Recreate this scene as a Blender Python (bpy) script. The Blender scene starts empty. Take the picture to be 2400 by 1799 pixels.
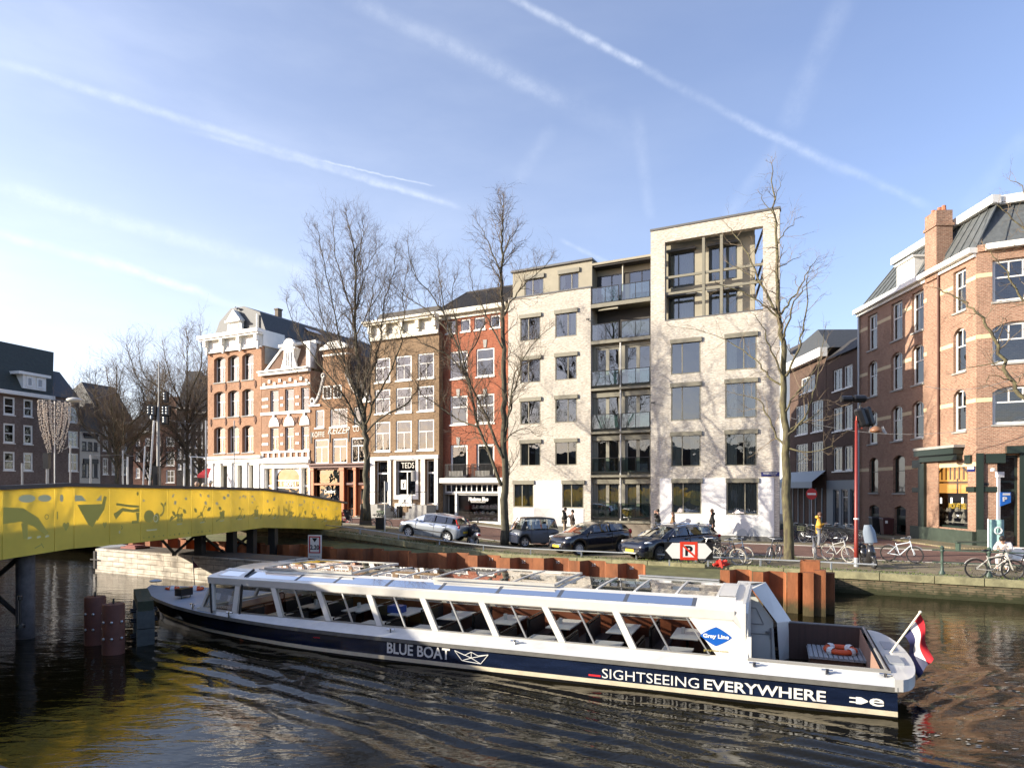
import bpy,math,random
from math import sin,cos,pi,radians,sqrt,atan2,floor
from mathutils import Vector,Matrix
sc=bpy.context.scene
COL=sc.collection
random.seed(7)
# ------------------------------------------------------------------ camera, sky, sun
EYE=3.1  # eye height above the quay; water lies at -0.75
FPX=1550.0  # focal length in photo pixels (photo 2400 wide)
HOR=1143.0  # photo row of the horizon
WATER=-0.75
cam_d=bpy.data.cameras.new('camera')
cam=bpy.data.objects.new('camera',cam_d);COL.objects.link(cam);sc.camera=cam
cam.location=(0,0,EYE);cam.rotation_euler=(radians(90),0,0)
cam_d.sensor_width=36;cam_d.lens=36*FPX/2400
cam_d.shift_y=(HOR-899.5)/2400
cam_d.clip_end=6000;cam_d.clip_start=0.1
SUN_EL=radians(17.5)
SUN_DIR=Vector((-0.985*cos(SUN_EL),-0.172*cos(SUN_EL),sin(SUN_EL))).normalized()  # towards the sun
ld=bpy.data.lights.new('sun','SUN');ld.energy=5.0;ld.angle=radians(0.5);ld.color=(1.0,0.91,0.76)
sun=bpy.data.objects.new('sun',ld);COL.objects.link(sun)
sun.rotation_euler=(-SUN_DIR).to_track_quat('-Z','Y').to_euler()
def contrail(p,q):
 """unit normal of the great circle through two sky directions, plus the two ends"""
 a=Vector(((p[0]-1200)/FPX,1,(HOR-p[1])/FPX)).normalized()
 b=Vector(((q[0]-1200)/FPX,1,(HOR-q[1])/FPX)).normalized()
 return a.cross(b).normalized(),a,b
w=bpy.data.worlds.new('World');sc.world=w;w.use_nodes=True
nt=w.node_tree;nt.nodes.clear();L=nt.links
def wn(t,**k):
 n=nt.nodes.new(t)
 for a,v in k.items():setattr(n,a,v)
 return n
def wmath(op,a,b=None,clamp=False):
 n=wn('ShaderNodeMath',operation=op,use_clamp=clamp)
 for i,v in enumerate((a,b)):
  if v is None:continue
  if isinstance(v,(int,float)):n.inputs[i].default_value=v
  else:L.new(v,n.inputs[i])
 return n.outputs[0]
def wmap(v,a,b,c,d,smooth=True):
 n=wn('ShaderNodeMapRange');n.interpolation_type='SMOOTHSTEP' if smooth else 'LINEAR'
 L.new(v,n.inputs[0])
 for i,x in enumerate((a,b,c,d)):n.inputs[i+1].default_value=x
 return n.outputs[0]
out=wn('ShaderNodeOutputWorld');bg=wn('ShaderNodeBackground');L.new(bg.outputs[0],out.inputs[0])
sky=wn('ShaderNodeTexSky');sky.sky_type='NISHITA';sky.sun_disc=False
sky.sun_elevation=SUN_EL;sky.sun_rotation=atan2(SUN_DIR.x,SUN_DIR.y)
sky.air_density=1.0;sky.dust_density=1.2;sky.ozone_density=2.2
tc=wn('ShaderNodeTexCoord');D=tc.outputs['Generated']
def wdot(v):
 n=wn('ShaderNodeVectorMath',operation='DOT_PRODUCT');L.new(D,n.inputs[0]);n.inputs[1].default_value=v
 return n.outputs['Value']
def wnoise(scale,detail=5,rough=.6,stretch=(1,1,1),rot=(0,0,0)):
 m=wn('ShaderNodeMapping');L.new(D,m.inputs[0]);m.inputs['Scale'].default_value=stretch;m.inputs['Rotation'].default_value=rot
 n=wn('ShaderNodeTexNoise');L.new(m.outputs[0],n.inputs[0]);n.inputs['Scale'].default_value=scale
 n.inputs['Detail'].default_value=detail;n.inputs['Roughness'].default_value=rough
 return n.outputs[0]
wob=wmath('MULTIPLY',wmath('SUBTRACT',wnoise(26,4),.5),.009)
puff=wmap(wnoise(40,5,.7),.3,.7,.35,1.0)
TR=[((-100,115),(1090,490),.010,.42),((420,300),(1085,488),.006,.30),((740,375),(1020,437),.0022,.8),((1170,-20),(1520,165),.009,.60),((1240,20),(2000,420),.010,.26),((1700,265),(2192,492),.010,.34),((790,-20),(1330,245),.018,.30),((980,60),(1500,330),.03,.10),((-60,425),(760,650),.020,.36),((-60,530),(500,690),.011,.42),((200,590),(620,745),.010,.34),((1990,-30),(1840,310),.028,.20),((1840,320),(1700,520),.020,.20),((1490,250),(1525,520),.016,.16),((1300,290),(1210,430),.02,.14),((1310,560),(1430,615),.006,.40),((2420,300),(2260,500),.02,.14)]
tot=None
for p,q,wd,amp in TR:
 n,a,b=contrail(p,q)
 d=wmath('ABSOLUTE',wmath('ADD',wdot(n),wob))
 core=wmap(d,0.0,wd*.78,1.0,0.0)
 t=(b-a).normalized()
 s=wdot(t);s0=a.dot(t);s1=b.dot(t);e=(s1-s0)*.16
 seg=wmath('MULTIPLY',wmap(s,s0-e*.2,s0+e,0,1),wmap(s,s1-e*.6,s1+e*.1,1,0))
 fr=wmap(wdot((0,1,0)),0.05,0.2,0,1)
 v=wmath('MULTIPLY',wmath('MULTIPLY',wmath('MULTIPLY',core,seg),wmath('MULTIPLY',puff,amp*.29)),fr)
 tot=v if tot is None else wmath('ADD',tot,v)
cir=wmap(wnoise(2.6,6,.55,(1.0,1.0,3.2),(0,.35,0)),.38,.78,0.0,.34)
left=wmap(wdot((-1,0,0)),-0.5,.75,0.05,.40)
low=wmap(wdot((0,0,1)),0.0,.62,1.0,0.22)
tot=wmath('ADD',tot,wmath('MULTIPLY',cir,left))
fwd=wmap(wdot((0,1,0)),-.35,.35,.25,1.0)
veil=wmath('MULTIPLY',wmath('ADD',wmath('MULTIPLY',left,low),.03),fwd)
tot=wmath('MINIMUM',wmath('ADD',tot,veil),.93)
mx=wn('ShaderNodeMix',data_type='RGBA');L.new(tot,mx.inputs['Factor'])
hs=wn('ShaderNodeMix',data_type='RGBA',blend_type='MULTIPLY');hs.inputs['Factor'].default_value=1
L.new(sky.outputs[0],hs.inputs[6]);hs.inputs[7].default_value=(1.17,1.07,1.20,1)
L.new(hs.outputs[2],mx.inputs[6]);mx.inputs[7].default_value=(6.8,7.05,7.25,1)
L.new(mx.outputs[2],bg.inputs[0]);bg.inputs[1].default_value=0.125
sc.view_settings.view_transform='Standard';sc.view_settings.look='None'
sc.view_settings.exposure=0.94;sc.view_settings.gamma=1.0
sc.cycles.max_bounces=8;sc.cycles.transparent_max_bounces=16
sc.cycles.use_denoising=True
sc.cycles.caustics_reflective=False;sc.cycles.caustics_refractive=False
# ------------------------------------------------------------------ mesh helpers
class MB:
 """collects faces and links them as one mesh object"""
 def __init__(s,T=None):s.v=[];s.f=[];s.m=[];s.T=T
 def add(s,pts,faces,m=0):
  b=len(s.v)
  s.v+=[s.T(*p) if s.T else tuple(p) for p in pts]
  for f in faces:s.f.append([i+b for i in f]);s.m.append(m)
  return s
 def poly(s,pts,m=0):return s.add(pts,[list(range(len(pts)))],m)
 def box(s,x0,x1,y0,y1,z0,z1,m=0):
  return s.add([(x0,y0,z0),(x1,y0,z0),(x1,y1,z0),(x0,y1,z0),(x0,y0,z1),(x1,y0,z1),(x1,y1,z1),(x0,y1,z1)],[(0,3,2,1),(4,5,6,7),(0,1,5,4),(1,2,6,5),(2,3,7,6),(3,0,4,7)],m)
 def prism(s,xz,y0,y1,m=0):
  """polygon in x,z pushed along y"""
  n=len(xz)
  return s.add([(x,y0,z) for x,z in xz]+[(x,y1,z) for x,z in xz],[list(range(n)),list(range(2*n-1,n-1,-1))]+[(i,i+n,(i+1)%n+n,(i+1)%n) for i in range(n)],m)
 def prismz(s,xy,z0,z1,m=0):
  n=len(xy)
  return s.add([(x,y,z0) for x,y in xy]+[(x,y,z1) for x,y in xy],[list(range(n))[::-1],list(range(n,2*n))]+[(i,(i+1)%n,(i+1)%n+n,i+n) for i in range(n)],m)
 def tube(s,pts,r,n=8,m=0,cap=True):
  pts=[Vector(p) for p in pts]
  rs=r if isinstance(r,(list,tuple)) else[r]*len(pts)
  ring=[];up=None
  for i,p in enumerate(pts):
   d=(pts[min(i+1,len(pts)-1)]-pts[max(i-1,0)])
   if d.length<1e-9:d=Vector((0,0,1))
   d.normalize()
   if up is None:up=d.orthogonal().normalized()
   else:
    up=up-d*up.dot(d)
    up=up.normalized() if up.length>1e-6 else d.orthogonal().normalized()
   b=d.cross(up)
   ring+=[p+(up*cos(2*pi*k/n)+b*sin(2*pi*k/n))*rs[i] for k in range(n)]
  F=[(i*n+k,i*n+(k+1)%n,(i+1)*n+(k+1)%n,(i+1)*n+k) for i in range(len(pts)-1) for k in range(n)]
  if cap and n>2:F+=[list(range(n))[::-1],list(range((len(pts)-1)*n,len(pts)*n))]
  return s.add(ring,F,m)
 def lathe(s,prof,cx=0,cy=0,n=16,m=0):
  """profile of (r,z) turned about a vertical line"""
  pts=[(cx+r*cos(2*pi*k/n),cy+r*sin(2*pi*k/n),z) for r,z in prof for k in range(n)]
  F=[(i*n+k,i*n+(k+1)%n,(i+1)*n+(k+1)%n,(i+1)*n+k) for i in range(len(prof)-1) for k in range(n)]
  F+=[list(range(n))[::-1],list(range((len(prof)-1)*n,len(prof)*n))]
  return s.add(pts,F,m)
 def torus(s,c,R,r,ax=(0,1,0),n=24,k=6,m=0,sq=1.0):
  ax=Vector(ax).normalized();a=ax.orthogonal().normalized();b=ax.cross(a);c=Vector(c)
  P=[];F=[]
  for i in range(n):
   d=a*cos(2*pi*i/n)+b*sin(2*pi*i/n)
   for j in range(k):P.append(c+d*(R+r*cos(2*pi*j/k))+ax*(r*sq*sin(2*pi*j/k)))
  for i in range(n):
   for j in range(k):F.append((i*k+j,((i+1)%n)*k+j,((i+1)%n)*k+(j+1)%k,i*k+(j+1)%k))
  return s.add(P,F,m)
 def ball(s,c,r,n=10,k=7,m=0,sc=(1,1,1)):
  P=[];F=[]
  for i in range(k+1):
   th=pi*i/k
   for j in range(n):
    ph=2*pi*j/n
    P.append((c[0]+r*sc[0]*sin(th)*cos(ph),c[1]+r*sc[1]*sin(th)*sin(ph),c[2]+r*sc[2]*cos(th)))
  for i in range(k):
   for j in range(n):F.append((i*n+j,(i+1)*n+j,(i+1)*n+(j+1)%n,i*n+(j+1)%n))
  return s.add(P,F,m)
 def build(s,name,mats,parent=None,smooth=False,xf=None,auto=None):
  me=bpy.data.meshes.new(name)
  me.from_pydata([tuple(p) for p in s.v],[],s.f)
  for mt in(mats if isinstance(mats,(list,tuple)) else[mats]):me.materials.append(mt)
  me.polygons.foreach_set('material_index',s.m)
  if smooth:me.polygons.foreach_set('use_smooth',[True]*len(s.f))
  if auto and hasattr(me,'set_sharp_from_angle'):me.set_sharp_from_angle(angle=auto)
  if xf is not None:me.transform(xf)
  me.update()
  o=bpy.data.objects.new(name,me);COL.objects.link(o)
  if parent:o.parent=parent
  return o
def islands(g):
 par=list(range(len(g.v)))
 def fd(i):
  while par[i]!=i:par[i]=par[par[i]];i=par[i]
  return i
 for f in g.f:
  for q in f[1:]:par[fd(q)]=fd(f[0])
 out={}
 for f,m_ in zip(g.f,g.m):out.setdefault(fd(f[0]),[]).append((f,m_))
 res=[]
 for fs in out.values():
  used=sorted({i for f,_ in fs for i in f});mp={i:k for k,i in enumerate(used)};n=MB();n.v=[g.v[i] for i in used];n.f=[[mp[i] for i in f] for f,_ in fs];n.m=[m_ for _,m_ in fs];res.append(n)
 return res
def thing(name,label,cat,loc=(0,0,0),rz=0.0,group=None):
 o=bpy.data.objects.new(name,None);COL.objects.link(o);o.empty_display_size=.3
 o.location=loc;o.rotation_euler=(0,0,rz);o['label']=label;o['category']=cat
 if group:o['group']=group
 return o
def tag(o,label,cat,group=None):
 o['label']=label;o['category']=cat
 if group:o['group']=group
 return o
def struct(o,kind='structure'):o['kind']=kind;return o
def dup(root,loc,rz,label=None,group=None,mats=None):
 """copy of a thing with copies of its parts and sub-parts"""
 def cp(o,par):
  c=o.copy();COL.objects.link(c)
  if par:c.parent=par
  for ch in list(o.children):cp(ch,c)
  return c
 r=cp(root,None);r.location=loc;r.rotation_euler=(0,0,rz)
 if label:r['label']=label
 if group:r['group']=group
 return r
 # ------------------------------------------------------------------ materials
_M={}
def tideline(m,z0,z1,col,wob=.12):
 """algae left by the water: a ragged green-black band below z1"""
 nt=m.node_tree;K=nt.links;b=nt.nodes['Principled BSDF'];src=b.inputs['Base Color'].links[0].from_socket
 g=nt.nodes.new('ShaderNodeNewGeometry');s=nt.nodes.new('ShaderNodeSeparateXYZ');K.new(g.outputs['Position'],s.inputs[0])
 n=nt.nodes.new('ShaderNodeTexNoise');K.new(g.outputs['Position'],n.inputs[0]);n.inputs['Scale'].default_value=3.5;n.inputs['Detail'].default_value=6
 a=nt.nodes.new('ShaderNodeMath');a.operation='MULTIPLY_ADD';K.new(n.outputs[0],a.inputs[0]);a.inputs[1].default_value=wob*4;K.new(s.outputs[2],a.inputs[2])
 r=nt.nodes.new('ShaderNodeMapRange');K.new(a.outputs[0],r.inputs[0]);r.inputs[1].default_value=z0+wob*2;r.inputs[2].default_value=z1+wob*2;r.inputs[3].default_value=.9;r.inputs[4].default_value=0
 x=nt.nodes.new('ShaderNodeMix');x.data_type='RGBA';K.new(r.outputs[0],x.inputs['Factor']);K.new(src,x.inputs[6]);x.inputs[7].default_value=(*col,1);K.new(x.outputs[2],b.inputs['Base Color'])
def nodes(name):
 m=bpy.data.materials.new(name);m.use_nodes=True
 nt=m.node_tree;b=nt.nodes['Principled BSDF']
 return m,nt,b
def mat(name,col,rough=.6,metal=0.0,spec=.5,var=0.0,vscale=3.0,bump=0.0,bscale=40.0,emit=None,coat=0.0,alpha=None,stretch=(1,1,1)):
 if name in _M:return _M[name]
 m,nt,b=nodes(name)
 b.inputs['Base Color'].default_value=(*col,1);b.inputs['Roughness'].default_value=rough
 b.inputs['Metallic'].default_value=metal;b.inputs['Specular IOR Level'].default_value=spec
 b.inputs['Coat Weight'].default_value=coat;b.inputs['Coat Roughness'].default_value=.06
 tc=nt.nodes.new('ShaderNodeTexCoord');mp=nt.nodes.new('ShaderNodeMapping');nt.links.new(tc.outputs['Object'],mp.inputs[0])
 mp.inputs['Scale'].default_value=stretch
 if var:
  n=nt.nodes.new('ShaderNodeTexNoise');n.inputs['Scale'].default_value=vscale;n.inputs['Detail'].default_value=6;n.inputs['Roughness'].default_value=.65
  nt.links.new(mp.outputs[0],n.inputs[0])
  r=nt.nodes.new('ShaderNodeMapRange');nt.links.new(n.outputs[0],r.inputs[0])
  r.inputs[1].default_value=.25;r.inputs[2].default_value=.75;r.inputs[3].default_value=1-var;r.inputs[4].default_value=1+var
  x=nt.nodes.new('ShaderNodeVectorMath');x.operation='SCALE';x.inputs[0].default_value=col;nt.links.new(r.outputs[0],x.inputs['Scale'])
  nt.links.new(x.outputs[0],b.inputs['Base Color'])
 if bump:
  n=nt.nodes.new('ShaderNodeTexNoise');n.inputs['Scale'].default_value=bscale;n.inputs['Detail'].default_value=4;nt.links.new(mp.outputs[0],n.inputs[0])
  bp=nt.nodes.new('ShaderNodeBump');bp.inputs['Strength'].default_value=bump;bp.inputs['Distance'].default_value=.02
  nt.links.new(n.outputs[0],bp.inputs['Height']);nt.links.new(bp.outputs[0],b.inputs['Normal'])
 if emit:b.inputs['Emission Color'].default_value=(*emit[0],1);b.inputs['Emission Strength'].default_value=emit[1]
 _M[name]=m;return m
def brick(name,c1,c2,mortar,w=.23,h=.075,mort=.012,var=.25,vs=.6,bump=.4,dirt=None,herring=False):
 """brickwork on vertical faces, laid out along (x+y, z) of the object"""
 if name in _M:return _M[name]
 m,nt,b=nodes(name);K=nt.links
 tc=nt.nodes.new('ShaderNodeTexCoord');sx=nt.nodes.new('ShaderNodeSeparateXYZ');K.new(tc.outputs['Object'],sx.inputs[0])
 ad=nt.nodes.new('ShaderNodeMath');ad.operation='ADD';K.new(sx.outputs[0],ad.inputs[0]);K.new(sx.outputs[1],ad.inputs[1])
 cb=nt.nodes.new('ShaderNodeCombineXYZ');K.new(ad.outputs[0],cb.inputs[0]);K.new(sx.outputs[2],cb.inputs[1])
 bt=nt.nodes.new('ShaderNodeTexBrick');K.new(cb.outputs[0],bt.inputs[0])
 bt.inputs['Color1'].default_value=(*c1,1);bt.inputs['Color2'].default_value=(*c2,1);bt.inputs['Mortar'].default_value=(*mortar,1)
 bt.inputs['Scale'].default_value=1;bt.inputs['Brick Width'].default_value=w;bt.inputs['Row Height'].default_value=h
 bt.inputs['Mortar Size'].default_value=mort;bt.inputs['Mortar Smooth'].default_value=.3;bt.inputs['Bias'].default_value=-.1
 n=nt.nodes.new('ShaderNodeTexNoise');K.new(tc.outputs['Object'],n.inputs[0]);n.inputs['Scale'].default_value=vs;n.inputs['Detail'].default_value=8;n.inputs['Roughness'].default_value=.7
 r=nt.nodes.new('ShaderNodeMapRange');K.new(n.outputs[0],r.inputs[0])
 r.inputs[1].default_value=.3;r.inputs[2].default_value=.7;r.inputs[3].default_value=1-var;r.inputs[4].default_value=1+var*.7
 x=nt.nodes.new('ShaderNodeVectorMath');x.operation='SCALE';K.new(bt.outputs[0],x.inputs[0]);K.new(r.outputs[0],x.inputs['Scale'])
 src=x.outputs[0]
 # bricks fired darker or lighter than their neighbours
 wn_=nt.nodes.new('ShaderNodeTexNoise');mp=nt.nodes.new('ShaderNodeMapping');K.new(cb.outputs[0],mp.inputs[0]);mp.inputs['Scale'].default_value=(1/w,1/h,1)
 K.new(mp.outputs[0],wn_.inputs[0]);wn_.inputs['Scale'].default_value=1.3;wn_.inputs['Detail'].default_value=1
 r2=nt.nodes.new('ShaderNodeMapRange');K.new(wn_.outputs[0],r2.inputs[0]);r2.inputs[1].default_value=.3;r2.inputs[2].default_value=.7
 r2.inputs[3].default_value=.72;r2.inputs[4].default_value=1.2
 x2=nt.nodes.new('ShaderNodeVectorMath');x2.operation='SCALE';K.new(src,x2.inputs[0]);K.new(r2.outputs[0],x2.inputs['Scale']);src=x2.outputs[0]
 K.new(src,b.inputs['Base Color']);b.inputs['Roughness'].default_value=.85;b.inputs['Specular IOR Level'].default_value=.25
 bp=nt.nodes.new('ShaderNodeBump');bp.inputs['Strength'].default_value=bump;bp.inputs['Distance'].default_value=.01
 iv=nt.nodes.new('ShaderNodeMath');iv.operation='SUBTRACT';iv.inputs[0].default_value=1;K.new(bt.outputs['Fac'],iv.inputs[1])
 K.new(iv.outputs[0],bp.inputs['Height']);K.new(bp.outputs[0],b.inputs['Normal'])
 _M[name]=m;return m
def glass(name,tint=(.55,.6,.6),base=.10,rough=.01,k=1.0,gcol=(1,1,1),wavy=.0):
 if name in _M:return _M[name]
 m=bpy.data.materials.new(name);m.use_nodes=True;nt=m.node_tree;nt.nodes.clear();K=nt.links
 o=nt.nodes.new('ShaderNodeOutputMaterial');mx=nt.nodes.new('ShaderNodeMixShader');K.new(mx.outputs[0],o.inputs[0])
 t=nt.nodes.new('ShaderNodeBsdfTransparent');t.inputs[0].default_value=(*tint,1)
 g=nt.nodes.new('ShaderNodeBsdfGlossy');g.inputs['Roughness'].default_value=rough;g.inputs[0].default_value=(*gcol,1)
 fr=nt.nodes.new('ShaderNodeFresnel');fr.inputs[0].default_value=1.5
 ad=nt.nodes.new('ShaderNodeMath');ad.operation='MULTIPLY_ADD';K.new(fr.outputs[0],ad.inputs[0]);ad.inputs[1].default_value=k;ad.inputs[2].default_value=base;ad.use_clamp=True
 K.new(ad.outputs[0],mx.inputs[0]);K.new(t.outputs[0],mx.inputs[1]);K.new(g.outputs[0],mx.inputs[2])
 if wavy:
  tc=nt.nodes.new('ShaderNodeTexCoord');n=nt.nodes.new('ShaderNodeTexNoise');K.new(tc.outputs['Object'],n.inputs[0]);n.inputs['Scale'].default_value=1.6;n.inputs['Detail'].default_value=1
  bp=nt.nodes.new('ShaderNodeBump');bp.inputs['Strength'].default_value=wavy;bp.inputs['Distance'].default_value=.03
  K.new(n.outputs[0],bp.inputs['Height']);K.new(bp.outputs[0],g.inputs['Normal'])
 _M[name]=m;return m
def curtain_mat(name,col,per=.12):
 if name in _M:return _M[name]
 m,nt,b=nodes(name);K=nt.links
 tc=nt.nodes.new('ShaderNodeTexCoord');wv=nt.nodes.new('ShaderNodeTexWave');K.new(tc.outputs['Object'],wv.inputs[0])
 wv.inputs['Scale'].default_value=.5/per;wv.inputs['Distortion'].default_value=2.5;wv.inputs['Detail'].default_value=1
 r=nt.nodes.new('ShaderNodeMapRange');K.new(wv.outputs[1],r.inputs[0]);r.inputs[3].default_value=.45;r.inputs[4].default_value=1.0
 x=nt.nodes.new('ShaderNodeVectorMath');x.operation='SCALE';x.inputs[0].default_value=col;K.new(r.outputs[0],x.inputs['Scale']);K.new(x.outputs[0],b.inputs['Base Color'])
 b.inputs['Roughness'].default_value=.9
 _M[name]=m;return m
WHITE=mat('white_paint',(.82,.80,.74),.45,var=.06,vscale=2)
CREAM=mat('cream_paint',(.72,.68,.56),.5,var=.08,vscale=2)
WINW=mat('window_paint',(.78,.77,.72),.4)
DARKWOOD=mat('dark_green_paint',(.018,.028,.022),.3)
BLACK=mat('black_paint',(.012,.012,.013),.35)
RUBBER=mat('tyre_rubber',(.02,.02,.02),.8)
GRASSM=mat('grass_blade',(.09,.12,.03),.9,var=.3)
STEEL=mat('grey_steel',(.42,.43,.44),.35,metal=.7)
GALV=mat('galvanised_steel',(.42,.44,.45),.45,metal=.4,var=.12,vscale=9)
CHROME=mat('chrome',(.7,.7,.7),.12,metal=1)
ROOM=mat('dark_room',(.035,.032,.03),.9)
TAUPE=mat('taupe_metal',(.20,.185,.135),.45,var=.08)
STONE=mat('grey_stone',(.33,.32,.29),.8,var=.2,vscale=3)
PANE=glass('window_glass',(.62,.66,.66),.12,wavy=.25)
PANEB=glass('house_glass',(.6,.64,.64),.09,wavy=.35)
GREYC=mat('grey_coping',(.22,.22,.21),.6)
TILE=mat('roof_tile_dark',(.05,.046,.042),.7,var=.35,vscale=5)
SLATE=mat('slate',(.055,.06,.065),.6,var=.25,vscale=7)
# ------------------------------------------------------------------ vertical planes read off the photograph
class Plane:
 """vertical plane through P0 running along D; t metres along it, z height"""
 def __init__(s,P0,Dv):
  s.P=P0;l=sqrt(Dv[0]**2+Dv[1]**2);s.D=(Dv[0]/l,Dv[1]/l);s.rz=atan2(s.D[1],s.D[0])
 def t(s,x,off=0.0):
  k=(x-1200)/FPX;px,py=s.org(off)
  return(k*py-px)/(s.D[0]-k*s.D[1])
 def org(s,off):return(s.P[0]-s.D[1]*off,s.P[1]+s.D[0]*off)  # off = metres inward
 def z(s,x,y,off=0.0):
  px,py=s.org(off);Y=py+s.t(x,off)*s.D[1]
  return EYE-(y-HOR)/FPX*Y
 def w(s,t,off=0.0,z=0.0):
  px,py=s.org(off);return(px+t*s.D[0],py+t*s.D[1],z)
UX,UY=.891,-.454
CAN=Plane((0,45.45),(UX,UY))  # the canal front: t = u along it, off<0 is towards the water
def street_z(u):
 k=min(1,max(0,(7.5-u)/15.0));return.85*k*k*(3-2*k)
def CP(u,n,z=0.0):return CAN.w(u,-n,z)  # u along the front, n metres towards the water
def CU(x,n):return CAN.t(x,-n)
def CZ(x,y,n):return CAN.z(x,y,-n)
# ------------------------------------------------------------------ the setting
def ground_mat(name,c1,c2,rot,w=.21,h=.07,moss=None,bump=.3):
 m,nt,b=nodes(name);K=nt.links
 tc=nt.nodes.new('ShaderNodeTexCoord');mp=nt.nodes.new('ShaderNodeMapping');K.new(tc.outputs['Object'],mp.inputs[0]);mp.inputs['Rotation'].default_value=(0,0,rot)
 bt=nt.nodes.new('ShaderNodeTexBrick');K.new(mp.outputs[0],bt.inputs[0]);bt.inputs['Scale'].default_value=1
 bt.inputs['Color1'].default_value=(*c1,1);bt.inputs['Color2'].default_value=(*c2,1);bt.inputs['Mortar'].default_value=(c1[0]*.45,c1[1]*.45,c1[2]*.45,1)
 bt.inputs['Brick Width'].default_value=w;bt.inputs['Row Height'].default_value=h;bt.inputs['Mortar Size'].default_value=.008
 n=nt.nodes.new('ShaderNodeTexNoise');K.new(tc.outputs['Object'],n.inputs[0]);n.inputs['Scale'].default_value=.7;n.inputs['Detail'].default_value=9;n.inputs['Roughness'].default_value=.7
 r=nt.nodes.new('ShaderNodeMapRange');K.new(n.outputs[0],r.inputs[0]);r.inputs[1].default_value=.3;r.inputs[2].default_value=.7;r.inputs[3].default_value=.65;r.inputs[4].default_value=1.25
 x=nt.nodes.new('ShaderNodeVectorMath');x.operation='SCALE';K.new(bt.outputs[0],x.inputs[0]);K.new(r.outputs[0],x.inputs['Scale'])
 src=x.outputs[0]
 if moss:
  n2=nt.nodes.new('ShaderNodeTexNoise');K.new(tc.outputs['Object'],n2.inputs[0]);n2.inputs['Scale'].default_value=1.7;n2.inputs['Detail'].default_value=7
  r2=nt.nodes.new('ShaderNodeMapRange');K.new(n2.outputs[0],r2.inputs[0]);r2.inputs[1].default_value=moss[1];r2.inputs[2].default_value=moss[1]+.12
  mx=nt.nodes.new('ShaderNodeMix');mx.data_type='RGBA';K.new(r2.outputs[0],mx.inputs['Factor']);K.new(src,mx.inputs[6]);mx.inputs[7].default_value=(*moss[0],1);src=mx.outputs[2]
 K.new(src,b.inputs['Base Color']);b.inputs['Roughness'].default_value=.85;b.inputs['Specular IOR Level'].default_value=.25
 bp=nt.nodes.new('ShaderNodeBump');bp.inputs['Strength'].default_value=bump;bp.inputs['Distance'].default_value=.01;K.new(n.outputs[0],bp.inputs['Height']);K.new(bp.outputs[0],b.inputs['Normal'])
 return m
ROADM=ground_mat('red_clinker_paving',(.23,.13,.095),(.17,.10,.08),radians(18))
PAVEM=ground_mat('grey_clinker_paving',(.29,.24,.15),(.22,.185,.12),radians(63),moss=((.13,.14,.04),.56))
LANDM=mat('town_ground',(.16,.14,.12),.9,var=.3,vscale=.5)
MOSSM=mat('mossy_stone',(.19,.18,.085),.9,var=.55,vscale=2.2,bump=.5,bscale=12)
COPE=mat('mossy_coping_stone',(.23,.215,.12),.9,var=.5,vscale=2.6,bump=.6,bscale=10)
QWALL=brick('quay_brick',(.15,.115,.075),(.10,.085,.055),(.06,.06,.035),.22,.07,var=.5,vs=.9)
def sheet(name,m,us,ns,dz=0.0,flat=None):
 g=MB();P=[];
 for u in us:
  for n in ns:P.append(CP(u,n,(street_z(u) if flat is None else flat)+dz))
 k=len(ns)
 g.add(P,[(i*k+j,i*k+j+1,(i+1)*k+j+1,(i+1)*k+j) for i in range(len(us)-1) for j in range(k-1)])
 return struct(g.build(name,m))
US=[-24+i*1.0 for i in range(0,33)]
US2=US+[12,16,20,30,60,120,400]
QE=13.2
gl=MB()  # the town ground: one sheet reaching the horizon, behind the quay line
P=[]
usl=[-1500,-300,-120,-60,-24.1]+US2+[1500]
nsl=[-1800,-600,-300,-100,-40,-20,-8,-1,4,9,QE-.4]
for u in usl:
 for n in nsl:P.append(CP(u,n,street_z(u)))
k=len(nsl);gl.add(P,[(i*k+j,(i+1)*k+j,(i+1)*k+j+1,i*k+j+1) for i in range(len(usl)-1) for j in range(k-1)])
struct(gl.build('ground',LANDM))
sheet('road',ROADM,US2,[1.9,4,6,8.2],.008)
sheet('pavement',PAVEM,US2,[-.05,1.8],.03)
sheet('quay_pavement',PAVEM,US2,[8.2,10,12,QE-.35],.014)
g=MB()
for i in range(len(US2)-1):
 a,b=US2[i],US2[i+1]
 for(n0,n1,h0) in((1.8,1.92,.03),(8.14,8.26,.02)):
  za,zb=street_z(a),street_z(b)
  g.add([CP(a,n0,za+h0+.02),CP(b,n0,zb+h0+.02),CP(b,n1,zb+h0+.02),CP(a,n1,za+h0+.02),CP(a,n0,za-.1),CP(b,n0,zb-.1),CP(b,n1,zb-.1),CP(a,n1,za-.1)],[(0,1,2,3),(0,4,5,1),(3,2,6,7)])
struct(g.build('kerb',STONE))
# side street between the apartment block and the corner house
SR=Plane((24.30,34.6),(-.0226,-1.0))
g=MB();g.add([(17.5,35,.012),(24.2,32.5,.012),(26.3,120,.012),(15,120,.012)],[(0,1,2,3)])
struct(g.build('side_street',ROADM))
g=MB();g.add([(22.3,33.6,.02),(24.3,32.6,.02),(25.4,80,.02),(23.0,80,.02),(22.3,33.6,.10),(24.3,32.6,.10),(25.4,80,.10),(23.0,80,.10)],[(4,5,6,7),(0,1,5,4),(3,0,4,7)])
struct(g.build('side_pavement',PAVEM))
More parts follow.
